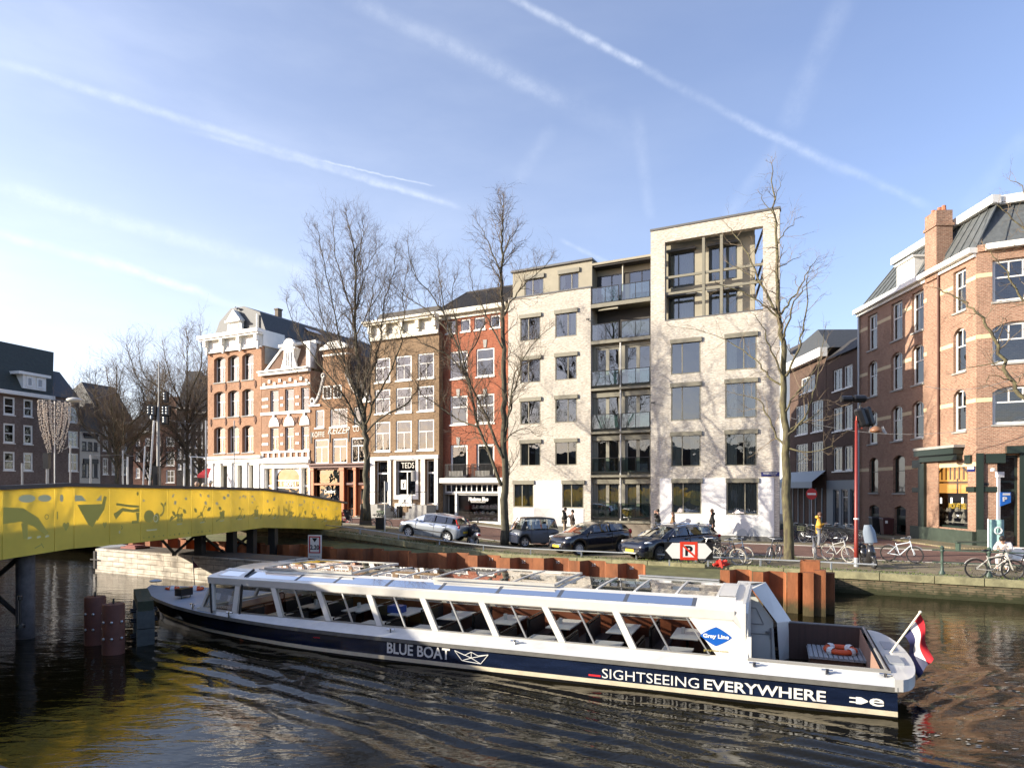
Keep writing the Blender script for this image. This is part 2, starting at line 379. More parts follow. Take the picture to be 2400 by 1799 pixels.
# quay wall and its coping
qw=thing('quay_wall','old brick quay wall with mossy coping stones along the far bank','quay wall')
g=MB();cst=MB()
uu=[-60,-24]+US[1:]+[12,16,20,24,30,60,120,400]
for a,b in zip(uu[:-1],uu[1:]):
 za,zb=street_z(a),street_z(b)
 g.add([CP(a,QE,za-.2),CP(b,QE,zb-.2),CP(b,QE+.1,-2.2),CP(a,QE+.1,-2.2)],[(0,1,2,3)])
u=-24.0
while u<45:
 ln=1.25+random.random()*.5;a,b=u+.012,u+ln-.012;za,zb=street_z(a),street_z(b);pr=QE+.06+random.random()*.03;hz=.03+random.random()*.015
 cst.add([CP(a,QE-.42,za+hz),CP(b,QE-.42,zb+hz),CP(b,pr,zb+hz),CP(a,pr,za+hz),CP(a,QE-.42,za-.22),CP(b,QE-.42,zb-.22),CP(b,pr,zb-.22),CP(a,pr,za-.22)],[(0,3,2,1),(3,7,6,2),(0,4,7,3),(1,2,6,5),(4,5,6,7)])
 u+=ln
m,nt,b=nodes('quay_wall_brick');_qb=brick('quay_brick2',(.17,.13,.08),(.12,.10,.06),(.07,.07,.04),.22,.08,var=.6,vs=1.0)
tideline(_qb,-.62,-.40,(.025,.03,.012));g.build('brickwork',_qb,qw);cst.build('coping',COPE,qw)
# water ------------------------------------------------------------
BO=(6.4,10.97);BA=(-.928,.371);BS=(.371,.928)  # boat: near stern corner, axis to the bow, side to the far quay
def boat_al(X,Y):
 x,y=X-BO[0],Y-BO[1]
 return x*BA[0]+y*BA[1],x*BS[0]+y*BS[1]
def wave(X,Y):
 a,l=boat_al(X,Y);h=0.0
 r=max(0.0,-l)  # metres off the near side
 back=17.0-a  # metres astern of the bow
 if back>0 and l<1.2:
  front=.20*back+.55
  q=r-front
  env=math.exp(-(q/(1.1+.05*back))**2)*min(1,back/3)*math.exp(-back*.02)
  h+=.024*env*(cos(q*10.5+1.5*sin(a*.7+q*.4)+.9*sin(a*2.1-q*1.3))+.6*cos(q*17+a*1.1+1.4*sin(a*1.7)))
  q2=r-.115*back-.3
  h+=.022*math.exp(-(q2/(.8+.03*back))**2)*min(1,back/3)*cos(q2*13.5+a*.45+1.3*sin(a*1.3+q2))
  h+=.012*math.exp(-r*.30)*cos(a*1.5+r*3.6)*min(1,back/5)
 if a<1.0:
  s=1.0-a;f=min(1,s/1.5)*math.exp(-s*.12)*math.exp(-((l-2.05)/(1.5+.12*s))**2)
  h+=f*.04*(sin(s*4.3+1.3*sin(l*2.6))*.6+sin(l*5.1+s*2.9)*.4+.5*sin(s*9.7-l*6.3+2*sin(s)))
 return h
def axis(lo,hi,c0,c1,fine,coarse):
 v=[lo];x=lo
 while x<hi:
  x+=fine if c0<=x<=c1 else min(coarse,fine+.12*max(c0-x,x-c1));v.append(x)
 return v
wx=axis(-600,600,-13,16,.085,60);wy=axis(-60,900,4.5,19.5,.085,60)
P=[(x,y,WATER+(wave(x,y) if 3<y<24 and-16<x<20 else 0)) for x in wx for y in wy if True]
k=len(wy);g=MB();g.add(P,[(i*k+j,(i+1)*k+j,(i+1)*k+j+1,i*k+j+1) for i in range(len(wx)-1) for j in range(k-1)])
m,nt,b=nodes('canal_water');K=nt.links
b.inputs['Base Color'].default_value=(.009,.0072,.002,1);b.inputs['Roughness'].default_value=.03;b.inputs['IOR'].default_value=1.36;b.inputs['Specular IOR Level'].default_value=.5
tc=nt.nodes.new('ShaderNodeTexCoord')
def wnz(scale,st,rot,det,dist=0):
 mp=nt.nodes.new('ShaderNodeMapping');K.new(tc.outputs['Object'],mp.inputs[0]);mp.inputs['Scale'].default_value=st;mp.inputs['Rotation'].default_value=(0,0,rot)
 n=nt.nodes.new('ShaderNodeTexNoise');K.new(mp.outputs[0],n.inputs[0]);n.inputs['Scale'].default_value=scale;n.inputs['Detail'].default_value=det;n.inputs['Distortion'].default_value=dist
 return n.outputs[0]
def wbump(h,strength,dist,prev):
 bp=nt.nodes.new('ShaderNodeBump');bp.inputs['Strength'].default_value=strength;bp.inputs['Distance'].default_value=dist;K.new(h,bp.inputs['Height'])
 if prev:K.new(prev,bp.inputs['Normal'])
 return bp.outputs[0]
nn=wbump(wnz(1.0,(1.0,2.6,1),radians(-12),3,.6),.30,.05,None)
nn=wbump(wnz(3.4,(1.0,2.2,1),radians(10),3,.4),.16,.02,nn)
nn=wbump(wnz(9.0,(1.0,1.9,1),radians(-6),3,.3),.28,.006,nn)
nn=wbump(wnz(.28,(1,1.5,1),.4,2),.25,.10,nn)
K.new(nn,b.inputs['Normal'])
struct(g.build('water',m,smooth=True))
# foam behind the stern
fm,nt2,b2=nodes('foam');tc2=nt2.nodes.new('ShaderNodeTexCoord');n2=nt2.nodes.new('ShaderNodeTexNoise');nt2.links.new(tc2.outputs['Object'],n2.inputs[0]);n2.inputs['Scale'].default_value=7;n2.inputs['Detail'].default_value=8
b2.inputs['Base Color'].default_value=(.34,.32,.27,1);b2.inputs['Roughness'].default_value=.5
g=MB();rf=random.Random(3)
for i in range(160):
 s=rf.random()**1.6*4.2;c=rf.choice((.9,2.9,1.9));l=c+rf.gauss(0,.16+.05*s);a=-.15-s
 if rf.random()<.35:l=-.35-.22*(1+s)+rf.gauss(0,.08)
 X=BO[0]+BA[0]*a+BS[0]*l;Y=BO[1]+BA[1]*a+BS[1]*l;r=.008+.018*rf.random()**2;z=WATER+wave(X,Y)+.008
 th=rf.random()*6.28;n=5;e=1.5+rf.random()*2
 g.add([(X+r*e*cos(th+2*pi*q/n),Y+r*sin(th+2*pi*q/n),z) for q in range(n)]+[(X,Y,z+.006)],[(q,(q+1)%n,n) for q in range(n)])
struct(g.build('wake_foam',fm),'stuff')
gt=MB();rf=random.Random(17)
for i in range(5200):
 u=rf.uniform(-4,27);n=QE-rf.choice((.42,.5,.1,.05))+rf.gauss(0,.09) if rf.random()<.7 else 8.4+rf.random()*4.3*(rf.random()**1.5)
 if rf.random()<.25+.5*sin(u*1.7)**2 and n<QE-.6:continue
 if abs(u-CU(1840,9.3))<1.2 or rf.random()<.5 or n>QE-.7:
  if n>QE-.03:continue
  X,Y,Z=CP(u,n,street_z(u)+.015);a=rf.random()*3.14;w_=.012+.02*rf.random();hh=.03+.07*rf.random()
  gt.add([(X-w_*cos(a),Y-w_*sin(a),Z),(X+w_*cos(a),Y+w_*sin(a),Z),(X+rf.gauss(0,.02),Y+rf.gauss(0,.02),Z+hh)],[(0,1,2)])
struct(gt.build('quay_grass',GRASSM),'stuff')
# ------------------------------------------------------------------ building helpers
def text(body,F_,x0,x1,zc,h,y,m,parent,name='lettering',bold=0.0,shear=0.0,flip=None,depth=.01,align='C'):
 """words standing proud of a facade: x0..x1 wide, h = cap height, zc = middle"""
 cu=bpy.data.curves.new(name,'FONT');cu.body=body;cu.size=1;cu.offset=bold;cu.shear=shear;cu.extrude=.5;cu.resolution_u=3
 o=bpy.data.objects.new(name,cu);COL.objects.link(o)
 dg=bpy.context.evaluated_depsgraph_get();me=bpy.data.meshes.new_from_object(o.evaluated_get(dg))
 bpy.data.objects.remove(o);bpy.data.curves.remove(cu)
 xs=[v.co.x for v in me.vertices];ys=[v.co.y for v in me.vertices]
 if not xs:return None
 a,b,c,d=min(xs),max(xs),min(ys),max(ys)
 sx=(x1-x0)/(b-a);sy=h/(d-c)
 for v in me.vertices:
  x=x0+(v.co.x-a)*sx;z=zc+(v.co.y-(c+d)/2)*sy;yy=y-(v.co.z+.5)*depth
  v.co=F_(x,yy,z) if F_ else(x,yy,z)
 me.materials.clear();me.materials.append(m)
 for p in me.polygons:p.material_index=0
 me.name=name;ob=bpy.data.objects.new(name,me);COL.objects.link(ob);ob.parent=parent
 return ob
class House:
 def __init__(s,name,label,x0,x1,plane=CAN,off=0.0,cat='house',z0=-.3,group=None):
  s.F=Plane(plane.org(off),plane.D);s.u0=s.F.t(x0);s.w=s.F.t(x1)-s.u0;s.zb=z0
  X,Y,_=s.F.w(s.u0);s.root=thing(name,label,cat,(X,Y,0),s.F.rz,group);s.holes=[];s.later=[]
 def t(s,x,off=0.0):return s.F.t(x,off)-s.u0
 def z(s,x,y,off=0.0):return s.F.z(x,y,off)
 def part(s,mb,name,m,parent=None,smooth=False):return mb.build(name,m,parent or s.root,smooth)
 def parts(s,mb,name,m,parent=None):return[s.part(q,name,m,parent) for q in islands(mb)]
 def facade(s,m,z0,z1,depth=9,rev=.22,x0=0,x1=None,name='wall',y=0.0,sides=True,extra=None,room=True,revm=None,roomy=.75,skew=0.0):
  x1=s.w if x1 is None else x1;g=MB();H_=[h for h in s.holes if h[0]>x0-.01 and h[1]<x1+.01 and h[3]<=z1+.01 and h[2]>=z0-.01]
  xs=sorted({x0,x1,*[h[0] for h in H_],*[h[1] for h in H_]});zs=sorted({z0,z1,*[h[2] for h in H_],*[h[3] for h in H_]})
  for a,b in zip(xs[:-1],xs[1:]):
   run=None
   for c,d in zip(zs[:-1],zs[1:]):
    mx_,mz_=(a+b)/2,(c+d)/2
    inside=any(h[0]<mx_<h[1] and h[2]<mz_<h[3] for h in H_)
    if inside:
     if run:g.poly([(a,y,run[0]),(b,y,run[0]),(b,y,run[1]),(a,y,run[1])]);run=None
    else:run=(run[0],d) if run else(c,d)
   if run:g.poly([(a,y,run[0]),(b,y,run[0]),(b,y,run[1]),(a,y,run[1])])
  for h in H_:
   a,b,c,d=h[:4]
   g.poly([(a,y,c),(a,y,d),(a,y+rev,d),(a,y+rev,c)]);g.poly([(b,y,c),(b,y+rev,c),(b,y+rev,d),(b,y,d)])
   g.poly([(a,y,c),(a,y+rev,c),(b,y+rev,c),(b,y,c)]);g.poly([(a,y,d),(b,y,d),(b,y+rev,d),(a,y+rev,d)])
  if sides:
   xk=x1-skew*depth
   for xx,xe in((x0,x0),(x1,xk)):g.poly([(xx,y,z0),(xe,y+depth,z0),(xe,y+depth,z1),(xx,y,z1)])
   g.poly([(x0,y+depth,z0),(xk,y+depth,z0),(xk,y+depth,z1),(x0,y+depth,z1)]);g.poly([(x0,y,z1),(x1,y,z1),(xk,y+depth,z1),(x0,y+depth,z1)])
  if extra:extra(g)
  o=s.part(g,name,m)
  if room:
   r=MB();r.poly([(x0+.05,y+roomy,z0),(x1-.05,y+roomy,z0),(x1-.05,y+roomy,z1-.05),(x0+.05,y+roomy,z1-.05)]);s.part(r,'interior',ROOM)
  return o
 def window(s,a,b,c,d,fm=WINW,v=(),h=(),fw=.07,bw=.04,y=.12,sill=None,pane=PANEB,curt=None,arch=0,name='window',hole=True,upper_v=None,wallm=None,wide=0,lower_v=None,cw=1.0):
  if hole:s.holes.append((a,b,c,d))
  g=MB();dz=.06
  g.box(a,b,y,y+dz,c,c+fw);g.box(a,b,y,y+dz,d-fw,d);g.box(a,a+fw,y,y+dz,c+fw,d-fw);g.box(b-fw,b,y,y+dz,c+fw,d-fw)
  ia,ib,ic,id_=a+fw,b-fw,c+fw,d-fw;hh=[ic+(id_-ic)*q for q in h]
  for q in hh:g.box(ia,ib,y+.005,y+dz-.01,q-bw*.6,q+bw*.6)
  lo,hi=ic,id_
  for q in v:xx=ia+(ib-ia)*q;g.box(xx-bw/2,xx+bw/2,y+.008,y+dz-.012,lo,hi)
  if upper_v and hh:
   for q in upper_v:xx=ia+(ib-ia)*q;g.box(xx-bw/2,xx+bw/2,y+.008,y+dz-.012,hh[-1]+bw*.6,hi)
  if lower_v and hh:
   for q in lower_v:xx=ia+(ib-ia)*q;g.box(xx-bw/2,xx+bw/2,y+.008,y+dz-.012,lo,hh[0]-bw*.6)
  o=s.part(g,name,fm)
  p=MB();p.poly([(ia,y+.035,ic),(ib,y+.035,ic),(ib,y+.035,id_),(ia,y+.035,id_)]);s.part(p,'pane',pane,o)
  if sill:
   q=MB();q.box(a-.06,b+.06,-.07,y+.02,c-.09,c+.004);s.part(q,'sill',sill,o)
  if curt:
   q=MB();cy=y+.16;n=max(2,int((ib-ia)/.09));P=[]
   spans=[(ia,ib)] if cw>=1 else[(ia,ia+(ib-ia)*cw/2),(ib-(ib-ia)*cw/2,ib)]
   for(sa,sb) in spans:
    n=max(2,int((sb-sa)/.05));P=[]
    for i in range(n+1):
     xx=sa+(sb-sa)*i/n;yy=cy+.03*sin(xx*62);P+=[(xx,yy,ic),(xx,yy,id_)]
    q.add(P,[(2*i,2*i+2,2*i+3,2*i+1) for i in range(n)])
   s.part(q,'curtain',curt,o)
  if arch:
   q=MB();n=10;mid=(a+b)/2;R=(b-a)/2;pts=[(a,d-arch)]
   pts=[(a+(b-a)*i/n,d-arch+arch*sin(pi*i/n)**.7) for i in range(n+1)]
   q.prism([(a,d+.001)]+pts+[(b,d+.001)],.003,.20);s.part(q,'arch',wallm)
  return o
 def rowwin(s,cols,rows,**k):
  """cols: photo x pairs; rows: (top y, bottom y, at photo x)"""
  out=[]
  for(yt,yb,xr) in rows:
   c,d=s.z(xr,yb),s.z(xr,yt)
   for(xl,xr2) in cols:out.append(s.window(s.t(xl),s.t(xr2),c,d,**k))
  return out
LACE=curtain_mat('white_curtain',(.62,.60,.54));GREYCU=curtain_mat('grey_curtain',(.42,.42,.36));SHADE=mat('roller_blind',(.5,.48,.42),.8)
STRIP=curtain_mat('vertical_blind',(.55,.55,.5),.07)
# ---- corner house with three bays, white cornice and dormer -----------------
B1=brick('orange_brick',(.43,.225,.13),(.36,.18,.10),(.37,.26,.18))
h=House('corner_house','tall orange brick corner house with white bracketed cornice and dark mansard roof',487,612.6,z0=.3)
zt=h.z(543,819);zc0=h.z(543,783);H1top=zc0
zg=h.z(543,1072)
ow=[(501.5,528),(534,560.4),(567.5,594)]
for i,(yt,yb) in enumerate(((832,893),(914,976),(998,1061))):
 h.rowwin(ow,[(yt,yb,547)],h=(.62,),lower_v=(.5,),fw=.10,bw=.06,y=.3,sill=STONE,arch=.22,wallm=B1,curt=LACE if i<2 else None,cw=.7)
h.holes=[q for q in h.holes]
h.facade(B1,zg,zt,depth=13,rev=.32,roomy=1.1)
g=MB()  # white shop front with pilasters
z1=zg;z0=.2
gw=[(517,532.5,.9),(556,567.5,.9),(583.5,594,.9)]
H2=House.__new__(House);H2.F=h.F;H2.u0=h.u0;H2.w=h.w;H2.root=h.root;H2.holes=[]
zs_=h.z(547,1090)
for(a,b,_) in gw:
 H2.window(h.t(a),h.t(b),.9,zs_,fm=CREAM,h=(.32,),fw=.06,y=.25,pane=PANEB,name='shop_window')
H2.facade(WHITE,.2,zg-.001,depth=12.9,rev=.3,name='ground_floor_front',sides=True,roomy=1.2)
for x in(493,511,537,572,600):
 t0=h.t(x);g.box(t0,t0+.42,-.10,0,.3,zs_+.05);g.box(t0-.05,t0+.47,-.16,0,zs_+.05,zs_+.2)
g.box(-.15,h.w+.1,-.30,0,zg-.10,zg+.12);g.box(-.05,h.w+.05,-.12,0,zs_+.22,zg-.11)
h.part(g,'shop_cornice',WHITE)
g=MB()  # main cornice
g.box(-.55,h.w+.3,-.75,0.0,zc0-.28,zc0+.02);g.box(-.45,h.w+.22,-.60,0,zc0-.42,zc0-.281);g.box(-.05,h.w+.06,-.14,0,zt-.05,zc0-.421);g.box(-.1,h.w+.1,-.22,0,zt-.14,zt-.051)
g.box(h.w+.061,h.w+.22,0,2.4,zt,zc0)
for i in range(4):
 xx=.03+(h.w-.35)*i/3;n=8
 g.prism([(0,0)] and[(xx,zc0-.43),(xx+.3,zc0-.43),(xx+.3,zc0-.95),(xx,zc0-.95)],-.55,-.141);g.prism([(xx+.04,zc0-.95),(xx+.26,zc0-.95),(xx+.22,zt-.3),(xx+.08,zt-.3)],-.33,-.142)
h.part(g,'cornice',WHITE)
g=MB()  # wall anchors
for(yy) in(912,994):
 for x in(495,529.5,562.5,599):t0=h.t(x);zz=h.z(547,yy-6);g.prism([(t0-.13,zz),(t0,zz-.32),(t0+.13,zz),(t0+.07,zz+.12),(t0+.1,zz+.22),(t0,zz+.38),(t0-.1,zz+.22),(t0-.07,zz+.12)],-.05,-.003)
h.parts(g,'wall_anchor',mat('rusty_iron',(.11,.05,.03),.8))
zr=h.z(552,726,1.0);g=MB();W=h.w;dep=16
prof=[(0.05,zc0-.1),(.9,zr-1.0),(W*.35,zr),(W*.6,zr),(W-.75,zr-.75),(W+.02,zc0-.1)]
g.prism(prof,.5,dep);h.part(g,'roof',SLATE)
g=MB();g.box(W*.52,W*.52+.4,4.5,5.0,zr-.05,zr+.7);g.box(W*.52-.06,W*.52+.46,4.44,5.06,zr+.7,zr+.82);h.part(g,'chimney',mat('old_chimney',(.16,.13,.10),.9))
g=MB();g.box(h.t(592)+.1,h.t(592)+.2,.3,.42,zc0,zc0+1.5);h.part(g,'drainpipe',WHITE)
g=MB();g.poly([(W-.70,5.6,zr-.9),(W-.70,7.4,zr-.9),(W-.06,7.4,zc0+1.1),(W-.06,5.6,zc0+1.1)])
h.part(g,'skylight',glass('sky_glass',(.1,.14,.2),.35))
# side wall rendering (grey plaster above the neighbour)
g=MB();g.box(h.w+.002,h.w+.05,.35,12.5,h.z(700,840),zc0-.12);h.part(g,'side_plaster',mat('grey_plaster',(.34,.33,.30),.9,var=.15))
# dormer
d0,d1=h.t(529),h.t(566);zd=h.z(547,752,.1);g=MB()
g.box(d0+.28,d1-.28,.12,3,zc0,zd);h.part(g,'dormer',WHITE)
g=MB();g.prism([(d0+.12,zd),(d1-.12,zd),((d0+d1)/2,zd+.95)],-.08,3.2);g.box(d0+.05,d1-.05,-.18,.3,zd-.12,zd+.02)
g.prism([(d0,zc0),(d0+.28,zc0),(d0+.28,zc0+1.5)],.1,.3);g.prism([(d1,zc0),(d1-.28,zc0),(d1-.28,zc0+1.5)],.1,.3);h.part(g,'pediment',WHITE)
a,b=h.t(540.5),h.t(556);h.window(a,b,zc0+.15,zd-.3,v=(.5,),fw=.07,y=.055,hole=False,curt=None,name='dormer_window',pane=mat('dormer_pane',(.35,.37,.38),.08))
gull=MB();gx=(d0+d1)/2+.1;gull.ball((gx,.3,zd+1.12),.13,8,6,sc=(1.7,.8,.8));gull.ball((gx-.2,.3,zd+1.24),.065,8,6);gull.tube([(gx-.25,.3,zd+1.24),(gx-.34,.3,zd+1.22)],[.02,.004],5);gull.tube([(gx+.15,.3,zd+1.12),(gx+.36,.3,zd+1.08)],[.05,.01],5);gull.tube([(gx,.3,zd+1.02),(gx,.3,zd+.9)],.012,4)
M_=h.root.matrix_basis.copy();M_=Matrix.Translation(h.root.location)@Matrix.Rotation(h.root.rotation_euler[2],4,'Z')
go=gull.build('gull',mat('gull_grey',(.18,.18,.19),.8),None,True,xf=M_);tag(go,'dark gull perched on the dormer peak of the corner house','bird')
# ---- white banded house -----------------------------------------------------
B2=brick('brown_orange_brick',(.40,.215,.125),(.34,.17,.10),(.34,.25,.18))
h=House('banded_house','brick house with white stone bands, fan arches and an arched shop window',613.4,727,z0=.3)
ztop=h.z(668,873);zw1=(h.z(678,966.5),h.z(678,911));zw2=(h.z(678,1055),h.z(678,1000));cols=[(631,655),(665.7,690.8),(703,727-.8)]
for(xl,xr) in cols:
 h.window(h.t(xl)+.1,h.t(xr)-.1,*zw1,h=(.6,),fw=.10,bw=.06,y=.15,curt=LACE)
 h.window(h.t(xl)+.1,h.t(xr)-.1,*zw2,h=(.62,),lower_v=(.5,),fw=.10,bw=.06,y=.15)
zg=h.z(668,1079)
h.facade(B2,zg,ztop,depth=10)
g=MB();W=h.w
for zz,hh,pr in((h.z(668,967),.22,.10),(h.z(668,904),.2,.10),(ztop-.02,.2,.35),(ztop+.18,.12,.5),(zg-.1,.22,.3)):g.box(-.05,W+.05,-pr,0,zz-hh/2,zz+hh/2)
for yy in(932,949,1018,1039):
 for(a,b) in((613.6,629),(657,664),(692.5,701)):
  zz=h.z(668,yy);g.box(h.t(a)+.05,h.t(b),-.04,0,zz-.1,zz+.1)
for i in range(9):xx=.35+(W-.7)*i/8;zz=h.z(668,894)+(.12 if i%2 else-.12);g.box(xx-.12,xx+.12,-.09,0,zz-.13,zz+.13)
zz=h.z(668,1066)
g.box(0,W,-.1,0,zz-.42,zz-.2);g.box(0,W,-.1,0,zz+.2,zz+.34)
for i in range(9):xx=.1+(W-.3)*i/8;g.box(xx,xx+.16,-.09,0,zz-.199,zz+.199)
for(xl,xr) in cols:
 a,b=h.t(xl)+.02,h.t(xr)-.02;zb_=h.z(668,998);m_=(a+b)/2
 g.prism([(m_+(b-a)/2*cos(q*pi/10),zb_+.82*sin(q*pi/10)) for q in range(11)],-.07,-.002);g.box(m_-.1,m_+.1,-.12,-.071,zb_+.7,zb_+1.15)
h.part(g,'stone_bands',WHITE)
g=MB()
for xx in(h.t(658),h.t(695)):
 zz=h.z(668,987);g.prism([(xx-.2,zz-.3),(xx,zz-.1),(xx+.2,zz-.3),(xx+.12,zz),(xx+.22,zz+.3),(xx,zz+.15),(xx-.22,zz+.3),(xx-.12,zz)],-.05,-.003)
h.parts(g,'wall_anchor',mat('rusty_iron',(.11,.05,.03),.8))
# mansard with white edged dormer
zm=h.z(690,808,.4);g=MB();g.add([(.35,.1,ztop+.25),(W,.1,ztop+.25),(W,.9,zm),(1.5,.9,zm),(.35,9,ztop+.25),(W,9,ztop+.25),(W,8,zm),(1.5,8,zm)],[(0,1,2,3),(0,3,7,4),(1,5,6,2),(3,2,6,7),(4,7,6,5)])
h.part(g,'roof',mat('brown_tiles',(.14,.075,.045),.8,var=.4,vscale=6))
g=MB();g.add([(.15,0,ztop+.25),(.45,0,ztop+.25),(1.7,.8,zm),(1.4,.8,zm),(.15,.2,ztop+.25),(.45,.2,ztop+.25),(1.7,1,zm),(1.4,1,zm)],[(0,1,2,3),(4,7,6,5),(0,3,7,4),(1,5,6,2)])
g.box(1.3,W+.05,.55,1.2,zm,zm+.22);g.box(W-.42,W,-.02,.75,ztop+.24,zm);h.parts(g,'roof_trim',WHITE)
a,b=h.t(662),h.t(693);zd=h.z(677,815,0);g=MB();g.box(a+.2,b-.2,-.05,1,ztop+.2,zd);m_=(a+b)/2
g.prism([(m_+.55*cos(q*pi/6),zd+.35+.42*sin(q*pi/6)) for q in range(12)],-.08,.2);g.box(a+.02,b-.02,-.12,.3,zd-.14,zd+.02)
g.prism([(a-.2,ztop+.2),(a+.2,ztop+.2),(a+.2,ztop+1.3)],-.05,.15);g.prism([(b+.2,ztop+.2),(b-.2,ztop+.2),(b-.2,ztop+1.3)],-.05,.15);h.part(g,'dormer',WHITE)
h.window(a+.45,b-.45,ztop+.4,zd-.35,v=(.5,),fw=.08,y=-.13,hole=False,name='dormer_window',pane=mat('dormer_pane',(.35,.37,.38),.08))
H2=House.__new__(House);H2.F=h.F;H2.u0=h.u0;H2.w=h.w;H2.root=h.root;H2.holes=[]
zf=h.z(668,1097);z0=.5
H2.window(h.t(621.5),h.t(637.5),z0,zf,fm=WHITE,h=(.66,),fw=.05,bw=.14,y=.2,name='shop_door')
H2.window(h.t(643),h.t(702),z0,zf,fm=WHITE,h=(.63,.77),fw=.07,bw=.09,y=.15,name='shop_window',pane=PANEB,curt=None)
H2.window(h.t(708),h.t(722),z0,zf,fm=WHITE,h=(.66,),fw=.05,bw=.14,y=.2,name='shop_door')
H2.facade(WHITE,.2,zg-.001,depth=9.9,rev=.25,name='ground_floor_front',roomy=1.1)
g=MB();a,b=h.t(643)+.07,h.t(702)-.07;zq=z0+(zf-z0)*.78;g.box
n=10
for s_,e_ in((a,1),(b,-1)):g.prism([(s_,zf-.07)]+[(s_+e_*.9*(1-cos(q*pi/2/n)),zf-.07-1.0+1.0*sin(q*pi/2/n)) for q in range(n+1)],.14,.17)
for q in range(1,5):xx=a+(b-a)*q/5;g.box(xx-.04,xx+.04,.15,.2,z0+(zf-z0)*.655,z0+(zf-z0)*.755)
for x in(615,639,702.6,723):t0=h.t(x);g.box(t0,t0+.22,-.06,0,z0,zf)
g.box(0,W,-.12,0,zf+.02,zf+.24);h.parts(g,'shop_trim',WHITE)
text('MOFS',None,h.t(662),h.t(685),h.z(668,1134),.36,.17,WHITE,h.root,bold=.02)
# ---- coffee house with the neck gable ---------------------------------------
B3=brick('warm_brown_brick',(.33,.175,.09),(.27,.14,.075),(.26,.18,.11))
h=House('gable_house','brown neck gable house with coffee sign and orange wooden shop front',727.6,868,z0=.3)
W=h.w;zsh=h.z(800,944);zn=h.z(785,818);n0,n1=h.t(757),h.t(815)
for(a,b,yt,yb) in((757,776,903,934),(782,801,901,933)):pass
for(a,b,yt,yb) in((739,759.6,960,1001),(773.5,813.7,955,1000),(829,856,949,994)):
 h.window(h.t(a),h.t(b),h.z(790,1000),h.z(790,957),v=(.5,) if a==773.5 else(),fw=.12,y=.08,sill=WHITE,curt=LACE if a!=773.5 else None)
for(a,b) in((736,770),(778.5,813.7),(822,855)):h.window(h.t(a),h.t(b),h.z(796,1086),h.z(796,1026),h=(.7,),lower_v=(.5,),fw=.13,bw=.07,y=.08,sill=WHITE)
zg=h.z(796,1090)
up=[h.z(780,934),h.z(780,903)]
def gab(g):
# neck gable above the shoulders, with two attic windows as real recesses
 pts=[(0,zsh)];
 for q in range(0,9):f_=q/8;pts.append((.1+(n0-.1)*(1-(1-f_)**1.0),zsh+(zn-.6-zsh)*f_**2.2*.55))
 pts.append((n0,zn));pts.append((n1,zn))
 for q in range(8,-1,-1):f_=q/8;pts.append((W-.1-(W-.1-n1)*f_,zsh+(zn-.6-zsh)*f_**2.2*.55))
 pts.append((W,zsh));g.prism(pts,0,.35)
h.facade(B3,zg,zsh,depth=10,extra=gab)
g=MB()
for k_,(e,o_) in enumerate(((1,0),(-1,W))):
 P=[(o_+e*(.15+(n0-.1)*q/8),zsh+(zn-.6-zsh)*(q/8)**2.2*.55+.06) for q in range(9)]
 if k_:P=[(o_-(.15+(W-n1-.1)*q/8),zsh+(zn-.6-zsh)*(q/8)**2.2*.55+.06) for q in range(9)]
 g.tube([(x,-.03,z) for x,z in P],.12,6);g.torus((P[0][0]+e*.12,-.06,P[0][1]+.25),.22,.09,(0,1,0),12,5);g.torus((P[-1][0],-.06,P[-1][1]+.2),.16,.07,(0,1,0),12,5)
g.box(n0-.18,n1+.18,-.2,.5,zn,zn+.2);g.box(n0-.02,n1+.02,-.06,.4,zn-.5,zn-.36);g.prism([(n0-.1,zn+.2),(n1+.1,zn+.2),((n0+n1)/2+.5,zn+.62),((n0+n1)/2-.5,zn+.62)],-.15,.4)
g.box(-.05,1.1,-.12,.1,zsh-.12,zsh+.02);g.box(W-1.1,W+.05,-.12,.1,zsh-.12,zsh+.02);h.parts(g,'gable_trim',WHITE)
for(a,b) in((757,777),(782,801)):h.window(h.t(a),h.t(b),up[0],up[1],v=(.5,),fw=.09,y=-.035,hole=False,name='attic_window',pane=mat('dark_pane',(.03,.035,.04),.05))
g=MB();zq=zn-.3;g.prism([(0.05,zsh-.1),(W-.05,zsh-.1),(W/2+.2,zq),(W/2-.2,zq)],.36,10);h.part(g,'roof',TILE)
g=MB();
for(x,wd) in((735,.9),(812,.5)):t0=h.t(x);g.box(t0,t0+wd,4,4.8,zsh,h.z(760,792) if wd>.6 else h.z(815,800));g.box(t0-.06,t0+wd+.06,3.94,4.86,h.z(760,792) if wd>.6 else h.z(815,800),(h.z(760,792) if wd>.6 else h.z(815,800))+.15)
h.part(g,'chimney',mat('chimney_brick',(.20,.12,.08),.9,var=.2))
zt_=h.z(780,1009)
g=MB()
for x in(730,773.5,817):t0=h.t(x);zz=h.z(790,1024);g.box(t0-.05,t0+.05,-.05,-.003,zz-.4,zz+.5)
h.parts(g,'wall_anchor',BLACK)
LET=mat('white_letters',(.66,.63,.55),.5)
text('KOFFIE',None,h.t(732),h.t(761),zt_-.25,.42,-.02,LET,h.root)
text('KEIZER',None,h.t(769),h.t(820),zt_,.52,-.02,LET,h.root,shear=.35)
text('CO',None,h.t(828),h.t(842),zt_+.05,.42,-.02,LET,h.root)
OR=mat('orange_wood',(.46,.17,.065),.4,var=.12,vscale=5);DK=mat('dark_red_wood',(.12,.04,.03),.45)
H2=House.__new__(House);H2.F=h.F;H2.u0=h.u0;H2.w=h.w;H2.root=h.root;H2.holes=[]
zf=h.z(780,1099);zm_=h.z(780,1134);z0=1.0
STG=mat('stained_glass',(.38,.40,.22),.3,var=.45,vscale=6,emit=None)
